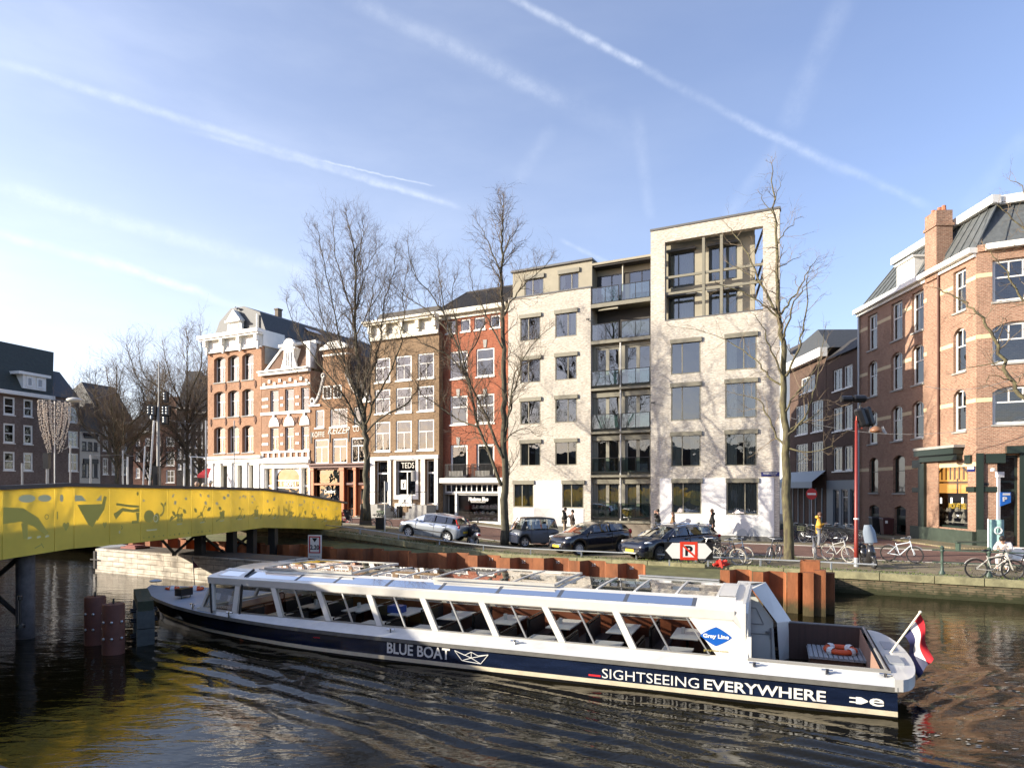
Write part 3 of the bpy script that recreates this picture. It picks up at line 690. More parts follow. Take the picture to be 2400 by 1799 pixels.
H2.window(h.t(736),h.t(796),zm_+.06,zf,fm=OR,fw=.06,y=.2,name='stained_window',pane=PANEB)
H2.window(h.t(736),h.t(796),z0,zm_-.06,fm=OR,fw=.06,y=.2,name='shop_window',pane=PANEB)
H2.window(h.t(808),h.t(829),.75,zm_-.06,fm=OR,fw=.16,y=.25,name='shop_door',h=(.25,),pane=PANEB)
H2.window(h.t(836),h.t(856),.75,zm_-.06,fm=OR,fw=.3,y=.15,name='side_door',h=(.5,),bw=.3,pane=PANEB)
H2.window(h.t(808),h.t(829),zm_+.1,zf,fm=OR,fw=.05,y=.25,name='transom_window',pane=PANEB)
H2.window(h.t(836),h.t(856),zm_+.1,zf,fm=OR,fw=.05,y=.25,name='transom_window',pane=PANEB)
H2.facade(DK,.3,zg-.001,depth=9.9,rev=.35,name='ground_floor_front',roomy=1.2)
g=MB();q0=h.t(741);g.box(q0,h.t(794),.5,.56,zm_+.12,zf-.08);h.part(g,'stained_glass',STG)
g=MB()
for x,wd in((731.5,.28),(799,.4),(831,.22),(858,.3)):t0=h.t(x);g.box(t0,t0+wd,-.14,0,.75,zf+.05);g.box(t0-.05,t0+wd+.05,-.2,-.141,zf-.1,zf+.1)
g.box(h.t(731),h.t(800),-.12,0,zm_-.07,zm_+.07);g.box(h.t(731),h.t(797),-.13,0,.75,z0+.02);h.parts(g,'shop_trim',OR)
g=MB();g.box(-.02,W,-.42,0,zf+.34,zf+.46);g.box(0,W-.03,-.2,-.005,zf+.12,zf+.339);h.part(g,'shop_cornice',DK)
text('Comfort',None,h.t(756),h.t(782),h.z(780,1151),.3,.2,WHITE,h.root,shear=.3,bold=.02)
g=MB();g.box(h.t(841),h.t(847),-.5,-.14,.55,.95);h.part(g,'door_step',STONE)
# ---- plain brown house with white door surrounds ------------------------------
B4=brick('grey_brown_brick',(.285,.185,.105),(.23,.15,.085),(.22,.165,.11))
h=House('brown_house','grey brown brick house with bracketed cream cornice and white framed doors',868.6,1029,z0=.2)
W=h.w;zt=h.z(940,789);zc=h.z(940,748)
cols=[(879,914.4),(927.8,964.5),(979,1017)]
for i,r in enumerate(((833,891,946),(908,966,946),(985,1055.7,946))):h.rowwin(cols,[r],h=(.62,),lower_v=(.5,),fw=.11,bw=.05,y=.06,sill=WHITE,curt=LACE if i==0 else None,cw=.5)
zg=h.z(946,1070)
h.facade(B4,zg,zt,depth=10)
g=MB();g.box(-.35,W+.02,-.7,0,zc-.16,zc);g.box(-.3,W,-.55,0,zc-.3,zc-.161);g.box(0,W,-.16,0,zt,zc-.301);g.box(0,W,-.22,0,zt-.12,zt-.001)
for i in range(5):xx=.05+(W-.4)*i/4;g.box(xx,xx+.3,-.45,-.161,zc-.9,zc-.302);g.box(xx+.06,xx+.24,-.3,-.162,zc-1.1,zc-.901)
h.part(g,'cornice',CREAM)
g=MB();g.prism([(-.1,zc),(W,zc),(W-.4,zc+.8),(.4,zc+.8)],.6,9);h.part(g,'roof',TILE)
H2=House.__new__(House);H2.F=h.F;H2.u0=h.u0;H2.w=h.w;H2.root=h.root;H2.holes=[]
zf=h.z(946,1079);zd=h.z(946,1180);zt2=h.z(946,1105)
z90=h.z(946,1160)
H2.window(h.t(880),h.t(909),zd,zf,fm=WHITE,h=(.72,),fw=.06,bw=.1,y=.25,name='door')
H2.window(h.t(929),h.t(975),z90,zf,fm=WHITE,h=(.70,),fw=.06,bw=.08,lower_v=(.5,),y=.15,name='shop_window')
H2.window(h.t(997),h.t(1018),zd,zf,fm=WHITE,h=(.72,),fw=.06,bw=.1,y=.25,name='door')
zb0=.5
for(a,b) in((931,944),(958,968)):H2.window(h.t(a),h.t(b),zb0,h.z(946,1186),fm=CREAM,fw=.05,y=.12,name='basement_window')
H2.facade(B4,.1,zg-.001,depth=9.9,rev=.35,name='ground_floor_wall',roomy=1.1)
g=MB()
for(a,b) in((868.8,879.5),(909.5,917),(987,996.5),(1018.5,1027)):g.box(h.t(a)+.02,h.t(b),-.09,0,zd-.4,zg-.05)
g.box(0.02,h.t(916),-.14,-.001,zg-.25,zg+.02);g.box(h.t(916)+.01,W,-.17,-.001,zg-.2,zg+.08)
for(a,b,c,d) in((924,929,z90,zf),(975,981,z90,zf),(924,981,z90-.3,z90),(924,981,zf,zf+.22),(926,930.5,zb0,h.z(946,1181)),(969,974,zb0,h.z(946,1181)),(926,974,h.z(946,1186)+.02,h.z(946,1179))):g.box(h.t(a),h.t(b)-.003,-.07,-.002,c,d-.002)
h.parts(g,'white_surround',WHITE)
text('TEDS',None,h.t(938),h.t(968),h.z(946,1090),.42,.15,LET,h.root)
g=MB();g.box(h.t(937),h.t(949),.15,.17,h.z(946,1146),h.z(946,1124));po=h.part(g,'poster',WHITE)
g=MB();t0,zz=h.t(943),h.z(946,1134);g.prism([(t0-.18,zz+.2),(t0-.02,zz+.05),(t0+.16,zz+.25),(t0+.05,zz-.02),(t0+.02,zz-.28),(t0-.08,zz-.28),(t0-.06,zz-.02)],.14,.149);h.part(g,'print',BLACK,po)
g=MB();g.box(h.t(936),h.t(948),-.09,-.001,h.z(946,1178),h.z(946,1168));g.box(h.t(950),h.t(966),-.09,-.001,h.z(946,1178),h.z(946,1168));h.parts(g,'name_board',WHITE)
g=MB();g.box(h.t(966),h.t(975),-.14,-.071,h.z(946,1127),h.z(946,1103));h.part(g,'menu_box',STONE)
# stoops: steps running down from each door
for(a,b,dr) in((872,911,1),(990,1024,-1)):
 g=MB();xa,xb=h.t(a),h.t(b);n=6;g.box(xa,xb,-1.35,-.12,.1,zd-.05)
 for i in range(n):
  zz=zd-.05-(i+1)*(zd-.35)/n
  if dr>0:g.box(xb+i*.27,xb+(i+1)*.27,-1.35,-.12,.1,zz)
  else:g.box(xa-(i+1)*.27,xa-i*.27,-1.35,-.12,.1,zz)
 o=h.part(g,'stoop',STONE);r=MB()
 e=xb if dr>0 else xa;x2=e+dr*n*.27
 for(xx,zz) in((xa+.05 if dr>0 else xb-.05,zd),(e,zd),(x2,.3)):r.tube([(xx,-1.3,zz-.1),(xx,-1.3,zz+.95)],.03,6)
 r.tube([(xa+.05 if dr>0 else xb-.05,-1.3,zd+.9),(e,-1.3,zd+.9),(x2,-1.3,1.2)],.025,6);h.part(r,'railing',BLACK,o)
 # ---- red house --------------------------------------------------------------
B5=brick('red_brick',(.36,.115,.06),(.30,.09,.047),(.30,.13,.08),var=.18)
h=House('red_house','bright red brick house with tiled roof over a ladies shop',1029.6,1190,z0=.1,off=.55)
W=h.w;zt=h.z(1103,752-18)
for(a,b) in((1046,1067.5),(1080,1102),(1111.5,1137),(1149,1172)):h.window(h.t(a),h.t(b),h.z(1124,772.5),h.z(1124,743),fw=.09,y=.06,sill=WHITE)
h.rowwin([(1055,1095.7),(1116,1158.4)],[(815.7,881.6,1137)],h=(.62,),fw=.11,bw=.08,y=.06,sill=WHITE)
h.rowwin([(1055,1095.7),(1116,1158.4)],[(927,994.5,1074)],h=(.62,),fw=.11,bw=.08,y=.06,sill=WHITE)
dr=h.rowwin([(1055,1095.7),(1116,1158.4)],[(1041.6,1118,1074)],fw=.16,y=.10,curt=GREYCU,name='french_window')
zg=h.z(1103,1123)
h.facade(B5,zg,zt,depth=10)
for(xl,xr) in((1052,1099),(1113,1161)):
 g=MB();a,b=h.t(xl),h.t(xr);zz=h.z(1074,1089);z2=h.z(1074,1117)
 for q in range(17):xx=a+(b-a)*q/16;g.box(xx-.012,xx+.012,-.5,-.47,z2,zz)
 for xx in(a,b):
  for q in range(4):g.box(xx-.012,xx+.012,-.47+q*.12,-.45+q*.12,z2,zz)
  g.box(xx-.02,xx+.02,-.5,0,zz-.03,zz);g.box(xx-.02,xx+.02,-.5,0,z2,z2+.03)
 g.box(a,b,-.51,-.46,zz,zz+.04);g.box(a,b,-.51,-.46,z2,z2+.03);g.box(a-.05,b+.05,-.5,0,z2-.08,z2-.005)
 h.part(g,'balcony',BLACK)
 c=MB();c.box(a+.25,b-.25,-.42,-.40,z2+.05,z2+.42);h.part(c,'balcony_cloth',LACE)
g=MB()
for(x,yy) in((1074,1034),(1074,921),(1137,921),(1137,806)):t0=h.t(x);zz=h.z(x,yy);g.prism([(t0-.1,zz-.25),(t0+.1,zz-.25),(t0+.16,zz+.3),(t0-.16,zz+.3)],-.04,-.003)
h.parts(g,'keystone',STONE)
g=MB();g.box(-.02,W+.02,-.45,.1,zt+.02,zt+.34);g.box(0,W,-.12,0,zt-.25,zt+.019);h.part(g,'gutter',CREAM)
zr=h.z(1185,672,2.6);g=MB();r0=h.t(1059)
g.add([(-.05,-.35,zt+.3),(W+.05,-.35,zt+.3),(W+.05,2.8,zr),(r0-.4,2.8,zr),(-.05,9,zt+.3),(W+.05,9,zt+.3),(W+.05,6,zr),(r0-.4,6,zr)],[(0,1,2,3),(0,3,7,4),(1,5,6,2),(3,2,6,7),(4,7,6,5)])
n=34  # pantile rolls
for i in range(n):
 xb_=-.05+(W+.1)*(i+.5)/n;f0=max(0.0,min(1,1-xb_/(r0-.35))) if xb_<r0-.35 else 0
 e=1-f0 if xb_<r0-.4 else 1
 g.tube([(xb_,-.38,zt+.33),(xb_,-.35+3.15*e,zt+.33+(zr-zt-.3)*e)],.055,5)
g.tube([(r0-.4,2.8,zr+.03),(W+.05,2.8,zr+.03)],.11,6);g.tube([(-.05,-.35,zt+.33),(r0-.4,2.8,zr+.03)],.1,6);h.part(g,'roof',TILE)
H2=House.__new__(House);H2.F=h.F;H2.u0=h.u0;H2.w=h.w;H2.root=h.root;H2.holes=[]
zf1=h.z(1103,1131);ztr=h.z(1103,1154.5);zsb=h.z(1103,1222)
H2.window(h.t(1042),h.t(1168),ztr,zf1-.05,fm=WHITE,v=(.1,.2,.3,.4,.5,.6,.7,.8,.9),fw=.1,bw=.07,y=.08,name='transom_window')
H2.window(h.t(1041),h.t(1066),.35,ztr-.12,fm=WHITE,fw=.04,y=.6,name='shop_door')
H2.window(h.t(1071),h.t(1168),zsb,ztr-.12,fm=WHITE,fw=.05,y=.06,name='shop_window',pane=glass('shop_glass',(.8,.8,.8),.05))
H2.facade(mat('shop_grey',(.2,.19,.18),.7),-.1,zg-.001,depth=9.9,rev=.7,name='ground_floor_front',roomy=1.6)
g=MB();g.box(-.02,W,-.55,0,zf1,zg+.1);g.box(-.02,W,-.2,-.001,zf1-.12,zf1-.001);g.box(h.t(1067),h.t(1071),-.04,0,zsb-.2,ztr);g.box(h.t(1067),W-.1,-.06,-.001,zsb-.22,zsb+.01);g.box(h.t(1168),h.t(1176),-.04,-.001,zsb-.2,zf1);h.part(g,'shop_fascia',WHITE)
text('Madame Blue',None,h.t(1096),h.t(1143),h.z(1120,1169),.30,.09,WHITE,h.root,shear=.2,bold=.035)
g=MB();g.box(h.t(1102),h.t(1137),.07,.08,h.z(1120,1177),h.z(1120,1176));h.part(g,'sign_line',WHITE)
g=MB();rs=random.Random(5);
for sh in(1190,1205,1219):
 zz=h.z(1120,sh);g.box(h.t(1096),h.t(1167),.55,.85,zz-.03,zz)
o_=h.part(g,'shelf',STONE);g=MB()
for sh in(1190,1205,1219):
 zz=h.z(1120,sh)
 for q in range(26):
  xx=h.t(1098)+rs.random()*(h.t(1166)-h.t(1098));r=.05+rs.random()*.06;g.lathe([(r*.5,zz),(r,zz+r),(r*.9,zz+r*1.6),(r*.4,zz+r*2.1)],xx,.6+rs.random()*.2,7,rs.randrange(3))
h.part(g,'window_display',[WHITE,mat('pale_pink',(.6,.42,.4),.6),CREAM])
g=MB();g.box(h.t(1073),h.t(1094),.35,.4,zsb,ztr-.15);h.part(g,'shop_curtain',curtain_mat('brown_curtain',(.3,.22,.15)))
# ------------------------------------------------------------------ the apartment block
WB=brick('white_brick',(.62,.575,.495),(.45,.395,.32),(.55,.51,.435),.21,.062,mort=.013,var=.16,vs=.8,bump=.7)
PANELM=None
def diamond_mat():
 m,nt,b=nodes('white_diamond_slabs');K=nt.links
 tc=nt.nodes.new('ShaderNodeTexCoord');sx=nt.nodes.new('ShaderNodeSeparateXYZ');K.new(tc.outputs['Object'],sx.inputs[0]);cb=nt.nodes.new('ShaderNodeCombineXYZ');K.new(sx.outputs[0],cb.inputs[0]);K.new(sx.outputs[2],cb.inputs[1])
 mp=nt.nodes.new('ShaderNodeMapping');K.new(cb.outputs[0],mp.inputs[0]);mp.inputs['Rotation'].default_value=(0,0,radians(45))
 bt=nt.nodes.new('ShaderNodeTexBrick');K.new(mp.outputs[0],bt.inputs[0]);bt.offset=0;bt.inputs['Scale'].default_value=1;bt.inputs['Brick Width'].default_value=.95;bt.inputs['Row Height'].default_value=.95;bt.inputs['Mortar Size'].default_value=.008
 bt.inputs['Color1'].default_value=(.72,.71,.69,1);bt.inputs['Color2'].default_value=(.68,.67,.655,1);bt.inputs['Mortar'].default_value=(.5,.48,.45,1)
 K.new(bt.outputs[0],b.inputs['Base Color']);b.inputs['Roughness'].default_value=.5
 return m
DIA=diamond_mat()
PL=mat('taupe_plaster',(.33,.30,.225),.85,var=.1,vscale=1.5)
WG=glass('apartment_glass',(.74,.80,.80),.12,wavy=.2)
h=House('apartment_block','white brick apartment block with glazed balcony bay and tall open framed top',1191,1827,cat='apartment building',z0=-.1,off=0.0)
def roller(a,b,d,name='blind_box'):
 g=MB();g.box(a-.03,b+.08,-.12,.02,d-.26,d);h.part(g,name,TAUPE)
def awin(xl,xr,yt,yb,xr_,v=(.42,),**k):
 a,b=h.t(xl),h.t(xr);c,d=h.z(xr_,yb),h.z(xr_,yt)
 o=h.window(a,b,c,d-.002,fm=TAUPE,v=v,fw=.07,bw=.06,y=.02,pane=WG,**k);return a,b,c,d
L0,L1,R0,R1=h.t(1191),h.t(1384.5),h.t(1525),h.w
rows_l=[(724.8,789),(826,890),(925.6,990),(1027,1090)]
for i,(yt,yb) in enumerate(rows_l):
 for j,(xl,xr) in enumerate(((1219,1267),(1301,1352))):
  a,b,c,d=awin(xl,xr,yt,yb,1326,v=(.4,) if j==0 else(.6,),curt=[LACE,None,GREYCU,GREYCU][i] if j==0 else[STRIP,None,None,None][i],cw=.6);roller(a,b,d)
for(xl,xr) in((1203.5,1250.6),(1318,1368)):a,b,c,d=awin(xl,xr,1125,1190,1343,v=(.42,),curt=GREYCU);roller(a,b,d)
ztl=h.z(1300,686)
rows_r=[(793,876),(896,985),(1011,1093)]
for i,(yt,yb) in enumerate(rows_r):
 for j,(xl,xr) in enumerate(((1572.5,1642),(1699.5,1773.5))):
  a,b,c,d=awin(xl,xr,yt,yb,1607,v=(.37,) if j==0 else(.6,),curt=[None,None,GREYCU][i] if j==0 else[STRIP,LACE,GREYCU][i],cw=.7);roller(a,b,d)
for(xl,xr) in((1575,1644),(1702.5,1776.5)):a,b,c,d=awin(xl,xr,1121,1203,1610,v=(.37,) if xl<1600 else(.6,),curt=GREYCU);roller(a,b,d)
ztr=h.z(1675,516)
# big opening of the roof terrace
ox0,ox1=h.t(1558),h.t(1788);ozb,ozt=h.z(1673,739.5),h.z(1673,548.5)
h.holes.append((ox0,ox1,ozb,ozt))
zpl=h.z(1343,1233);zplr=h.z(1680,1253)
h.facade(WB,-.3,ztl,depth=11,x0=L0,x1=L1,rev=.12,name='left_wall')
g=MB()  # right wall: thick front slab with the opening, box below
def below(g):pass
h2h=h.holes;h.holes=[q for q in h2h if q[0]>R0]
h.facade(WB,-.3,ozb-.0,depth=11,x0=R0,x1=R1,rev=.12,name='right_wall',skew=.50)
o=h.facade(WB,ozb,ztr,depth=.42,x0=R0,x1=R1,rev=.42,name='roof_frame',room=False,sides=False,extra=lambda g:(g.poly([(R0,0,ozb),(R0,.42,ozb),(R0,.42,ztr),(R0,0,ztr)]),g.poly([(R1,0,ozb),(R1,.42,ozb),(R1,.42,ztr),(R1,0,ztr)]),g.poly([(R0,.42,ozb),(ox0,.42,ozb),(ox0,.42,ztr),(R0,.42,ztr)]),g.poly([(ox1,.42,ozb),(R1,.42,ozb),(R1,.42,ztr),(ox1,.42,ztr)]),g.poly([(ox0,.42,ozt),(ox1,.42,ozt),(ox1,.42,ztr),(ox0,.42,ztr)])))
g=MB();g.box(R0-.03,R1+.05,-.06,.5,ztr,ztr+.12);g.box(ox0+.01,ox1,-.02,.45,ozb,ozb+.07);h.parts(g,'coping',mat('dark_coping',(.10,.10,.10),.6))
# set back penthouse behind the frame
iw=1.15;pr1=h.t(1769,iw);zpt=h.z(1760,541,iw)
h.holes=[]
for(xl,xr,yt,yb,xx) in((1566,1628.5,590,673,1597),(1661,1727.5,575,656,1694),(1566,1628.5,694,748,1597),(1661,1728.5,682,737,1694)):
 a,b=h.t(xl,iw),h.t(xr,iw);c,d=h.z(xx,yb,iw),h.z(xx,yt,iw)
 h.window(a,b,max(c,ozb+.05),d,fm=mat('anthracite_frame',(.05,.055,.055),.4),v=(.37,),fw=.09,bw=.07,y=iw+.08,pane=WG,curt=STRIP,cw=1.0)
 g=MB();g.box(a-.05,b+.1,iw-.3,iw,d,d+.14);h.part(g,'blind_box',mat('dark_coping',(.10,.10,.10),.6))
h.facade(PL,ozb-.05,zpt,depth=7,x0=R0+.3,x1=pr1,y=iw,rev=.15,name='penthouse_wall',roomy=.6,skew=.62)
g=MB();g.prismz([(R0+.1,iw-.15),(pr1+.1,iw-.15),(pr1-4.3,iw+7),(R0+.1,iw+7)],zpt+.003,zpt+.14);h.part(g,'penthouse_roof',mat('white_metal_edge',(.6,.62,.63),.3,metal=.3))
g=MB()
for x in(1648,1690):t0=h.t(x);g.box(t0-.08,t0+.08,.1,.3,ozb+.07,ozt)
for yy in(633,668):zz=h.z(1673,yy if yy==633 else 672.5);g.box(ox0,ox1,.14,.26,zz-.07,zz+.07)
h.parts(g,'terrace_grid_bar',TAUPE)
g=MB();tx=h.t(1788,.2)
for(za,zb_) in((ozt-1.1,ozt-.1),(h.z(1788,640)-.3,h.z(1788,640)+.9),(ozb+1.0,ozb+2.2)):
 g.tube([(pr1,iw+.1,za),(ox1-.02,.35,zb_)],.09,4)
h.parts(g,'terrace_brace',BLACK)
# top storey of the left part, set back a little
h.holes=[];t0p=h.t(1198);zpt=h.z(1300,621);
for(xl,xr,yt,yb) in((1225.5,1271,638,684),(1306,1354,636,680)):
 xx=(xl+xr)/2;a,b=h.t(xl),h.t(xr);c=ztl+.08;d=h.z(1330,638)
 h.window(a,b,c,d,fm=TAUPE,v=(.42,) if xl<1300 else(.65,),fw=.07,bw=.06,y=.28,pane=WG,curt=LACE,cw=.5);g=MB();g.box(a-.03,b+.05,.13,.25,d,d+.28);h.part(g,'blind_box',TAUPE)
h.facade(PL,ztl+.02,zpt,depth=9,x0=t0p,x1=L1,y=.25,rev=.12,name='top_storey_wall')
g=MB();g.box(t0p-.1,L1+.06,.1,9.3,zpt,zpt+.13);g.box(L0-.02,L1+.04,-.05,.24,ztl,ztl+.09);h.parts(g,'roof_edge',mat('dark_coping',(.10,.10,.10),.6))
# white slabs with diamond joints, plinth
zdt=h.z(1343,1125)
g=MB()
segs=[(1204,1203.5),(1251,1317.5)]
g.box(h.t(1251)+.003,h.t(1318)-.003,-.03,-.002,zpl,zdt);g.box(h.t(1204.5),h.t(1368),-.03,-.002,zpl,h.z(1343,1190)-.02)
h.parts(g,'stone_slab',DIA)
g=MB();zdr=h.z(1680,1119.6);zb_=h.z(1610,1203)
g.box(h.t(1546.5),h.t(1575)-.01,-.03,-.002,zplr,zdr);g.box(h.t(1644)+.01,h.t(1702.5)-.01,-.03,-.002,zb_-.02,zdr);g.box(h.t(1776.5)+.01,h.t(1814.5),-.03,-.002,zb_-.02,zdr);g.box(h.t(1575)-.009,h.t(1814.5),-.03,-.002,zplr,zb_-.021)
h.parts(g,'stone_slab',DIA)
g=MB();
for(xl,xr,yt) in((1725,1757,1238),(1750,1812,1229),(1628,1652,1218)):
 a,b=h.t(xl),h.t(xr);zt_=h.z(1740,yt);zb2=zplr+.02 if yt>1220 else zt_-.35;hh=zt_-zb2
 g.poly([(a,-.034,zb2),(b,-.034,zb2+.02),(b-(b-a)*.12,-.034,zb2+hh*.35),(a+(b-a)*.75,-.034,zb2+hh*.8),(a+(b-a)*.5,-.034,zt_),(a+(b-a)*.3,-.034,zt_-hh*.1),(a+(b-a)*.1,-.034,zb2+hh*.6)])
h.parts(g,'painted_over_patch',mat('grey_touch_up_paint',(.46,.48,.48),.7))
g=MB();g.box(L0+.02,L1-.0,-.06,-.001,-.3,zpl-.002);g.box(R0,R1+.01,-.06,-.001,-.3,zplr-.002);h.parts(g,'plinth',mat('dark_stone_plinth',(.10,.10,.09),.7,var=.2))
# glazed bay with balconies between
bx0,bx1=L1+.02,R0-.02;off=.35;mid=h.t(1453)
g=MB();BR=[]
h.holes=[]
b1=(h.t(1392),h.t(1449));b2=(h.t(1462),h.t(1523))
bay=[(812,903),(915,1005),(1018,1107),(1127,1213)]
DG=mat('taupe_frame_light',(.23,.215,.165),.5)
for i,(yt,yb) in enumerate(bay):
 c,d=h.z(1419,yb),h.z(1419,yt)
 for(a,b) in(b1,b2):
  h.window(a,b,c,d,fm=DG,v=(.47,),fw=.13,bw=.22,y=off+.08,pane=WG,curt=[None,None,None,LACE][i],cw=.8,name='balcony_door')
for(yt,yb) in((632,708),):
 c,d=h.z(1419,yb),h.z(1419,yt)
 for(a,b) in(b1,b2):h.window(a,b,c,d,fm=BLACK,v=(.5,),fw=.06,bw=.06,y=off+.8,pane=WG,curt=LACE if a>5 else None,name='balcony_door',hole=False)
zl0,zl1=h.z(1419,796),h.z(1419,716)
for(a,b) in(b1,b2):h.window(a,b,zl0+.1,zl1-.25,fm=BLACK,v=(.5,),fw=.06,bw=.06,y=off+1.3,pane=WG,name='balcony_door',hole=False)
h.facade(DG,-.3,zl0,depth=8,x0=bx0,x1=bx1,y=off,rev=.15,name='bay_wall',roomy=.7)
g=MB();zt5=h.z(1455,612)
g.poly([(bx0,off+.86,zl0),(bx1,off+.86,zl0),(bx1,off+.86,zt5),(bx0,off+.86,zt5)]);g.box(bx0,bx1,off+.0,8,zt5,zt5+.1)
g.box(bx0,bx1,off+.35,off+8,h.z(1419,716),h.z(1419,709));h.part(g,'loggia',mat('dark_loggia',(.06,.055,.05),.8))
g=MB();g.box(bx0-.02,bx1,off-.1,off+8,zt5+.1,zt5+.24);g.box(bx0,bx1,off+.8,off+.85,h.z(1419,632),zt5);h.part(g,'bay_roof',PL)
g=MB()
for yy in(713,799):zz=h.z(1419,yy);g.box(bx0,bx1,.0,off+1.0,zz-.14,zz+.1)
for(yt,yb) in bay:zz=h.z(1419,yb);g.box(bx0,bx1,-.02,off+.05,zz-.30,zz-.16);g.box(bx0,mid-.1,off-.1,off+.04,zz-.72,zz-.42);g.box(mid+.1,bx1,off-.1,off+.04,zz-.72,zz-.42)
h.parts(g,'balcony_slab',TAUPE)
for(yt,yb) in((671,709),(757,797),(868,903),(970,1005),(1072,1107),(1178,1213)):
 c,d=h.z(1419,yb),h.z(1419,yt)
 for(a,b) in((bx0+.04,mid-.08),(mid+.08,bx1-.03)):
  g=MB();gl_=MB();g.box(a,b,.0,.05,d-.04,d);g.box(a,b,.0,.05,c,c+.04);g.box(a,a+.04,.0,.05,c,d);g.box(b-.04,b,.0,.05,c,d);g.box((a+b)/2-.015,(a+b)/2+.015,.0,.05,c,d)
  gl_.poly([(a+.04,.025,c+.04),(b-.04,.025,c+.04),(b-.04,.025,d-.04),(a+.04,.025,d-.04)])
  o=h.part(g,'balustrade',BLACK);h.part(gl_,'balustrade_glass',glass('green_glass',(.50,.66,.62),.12),o)
g=MB();g.tube([(mid,.12,-.1),(mid,.12,h.z(1453,797))],.055,8);h.part(g,'drainpipe',mat('pale_pipe',(.55,.54,.5),.4))
g=MB();g.tube([(mid,off+.3,zl1),(mid,off+.3,zt5)],.07,8);g.tube([(h.t(1400),.3,h.z(1419,722)),(h.t(1450),-.1,h.z(1419,726))],.07,6);h.part(g,'balcony_post',TAUPE)
g=MB();g.box(bx0,bx1,.1,off-.003,-.3,h.z(1419,1222));h.part(g,'bay_plinth',mat('brown_plinth',(.17,.14,.105),.7,var=.2))
# small plants on the balconies
g=MB();rs=random.Random(9)
for cx,yy in((1432,755),(1437,757),(1426,758)):
 for q in range(26):
  x=h.t(cx)+rs.gauss(0,.12);z=h.z(1419,790)+rs.random()*1.1;y=.5+rs.random()*.3;a=rs.random()*6.3;r=.07
  g.poly([(x,y,z),(x+r*cos(a),y+r*.5,z+r*sin(a)),(x+r*cos(a+.8),y,z+r*sin(a+.8))])
po_=g.build('balcony_plant',mat('leaf_green',(.05,.08,.03),.7),None,xf=Matrix.Translation(h.root.location)@Matrix.Rotation(h.root.rotation_euler[2],4,'Z'));tag(po_,'dark leafy plant on the upper balcony of the apartment block','plant')
# street name plate
g=MB();a,b=h.t(1784),h.t(1827);zc_=h.z(1805,1110.5);g.box(a,b,-.05,-.002,zc_-.12,zc_+.12);pl=h.part(g,'street_sign',mat('sign_blue',(.012,.018,.12),.4))
text('PRINSENGRACHT',None,a+.12,b-.12,zc_+.03,.09,-.051,WHITE,pl);text('Centrum',None,a+.55,b-.2,zc_-.075,.045,-.051,WHITE,pl)
g=MB()
for(x,yy) in((1533,945),(1381,751)):t0=h.t(x);zz=h.z(x,yy);g.box(t0-.02,t0+.02,-.3,0,zz-.02,zz+.02);g.box(t0-.1,t0+.14,-.34,-.3,zz-.03,zz+.05)
h.parts(g,'wall_bracket',BLACK)
APT=h
# ------------------------------------------------------------------ right corner house and side street
B10=brick('corner_orange_brick',(.335,.185,.125),(.26,.13,.085),(.39,.30,.22),var=.2,bump=.6)
h=House('mansion_house','large orange brick corner building with cream bands, slate mansard and tall chimney',2012,2288,plane=SR,cat='building')
F=h.F;W=h.w
zeave=h.z(2101,440+742/2.96)
def R(xr,yt,yb):return(h.z(xr,yb),h.z(xr,yt))
CL=[(2033.8,2056),(2088.5,2115),(2137,2165)]
r1=R(2101,708,796.5);r2=R(2101,825,913.5);r3=R(2101,950,1033);r4=R(2101,1067,1155)
ls=dict(h=(.60,),upper_v=(.5,),fw=.12,bw=.055,y=.16)
for(a,b) in CL:h.window(h.t(a),h.t(b),*r1,**ls,sill=STONE,curt=LACE,cw=.5)
for r in(r2,r3):
 for(a,b) in CL:h.window(h.t(a),h.t(b),r[0],r[1],**ls,sill=STONE,arch=.3,wallm=B10)
for(a,b) in((2037,2058),(2093,2121)):h.window(h.t(a),h.t(b),*r4,fm=DARKWOOD,h=(.6,),fw=.1,y=.16,sill=STONE,arch=.25,wallm=B10,curt=SHADE,cw=1)
for(a,b) in((2037,2060),(2096,2123)):h.window(h.t(a),h.t(b),.15,h.z(2101,1185),fm=DARKWOOD,h=(.5,),bw=.5,fw=.2,y=.16,arch=.2,wallm=B10,name='door')
zr1=(h.z(2250,440+860/2.96),h.z(2250,440+560/2.96));zz1=R(2250,632,730);zz2=R(2250,768,872);zz3=R(2250,912,1011)
for k_,r in enumerate((zz1,zz2,zz3)):h.window(h.t(2234.5),h.t(2264),r[0],r[1],**ls,sill=STONE,arch=0 if k_==0 else.35,wallm=B10,curt=LACE if k_==0 else None,cw=.4)
zs0,zs1=h.z(2215,1235),h.z(2215,1085)
h.window(h.t(2174),h.t(2268),zs0,zs1,fm=DARKWOOD,h=(),fw=.12,y=.2,name='shop_window',pane=glass('shop_glass',(.8,.8,.8),.05))
h.facade(B10,-.2,zeave,depth=10,rev=.28,roomy=1.6)
g=MB()
for(xr,yy) in((2111,440+865/2.96),(2101,853),(2101,974),(2101,1097)):
 zz=h.z(xr,yy);
 segs=sorted([(q[0],q[1]) for q in h.holes if q[2]<zz<q[3] and q[1]-q[0]<3])
 x=0.0
 for(a,b) in segs+[(W,W)]:
  if a>x:g.box(x+.01,a-.01,-.012,-.001,zz-.11,zz+.11)
  x=b
h.parts(g,'cream_band',mat('cream_stone',(.62,.49,.30),.8,var=.1))
g=MB();g.box(-.05,W+.05,-.4,.1,zeave,zeave+.28);g.box(-.02,W,-.14,0,zeave-.2,zeave-.001);h.part(g,'eaves',WHITE)
g=MB();g.tube([(.25,-.12,0),(.25,-.12,zeave)],.07,8);h.part(g,'drainpipe',GALV)
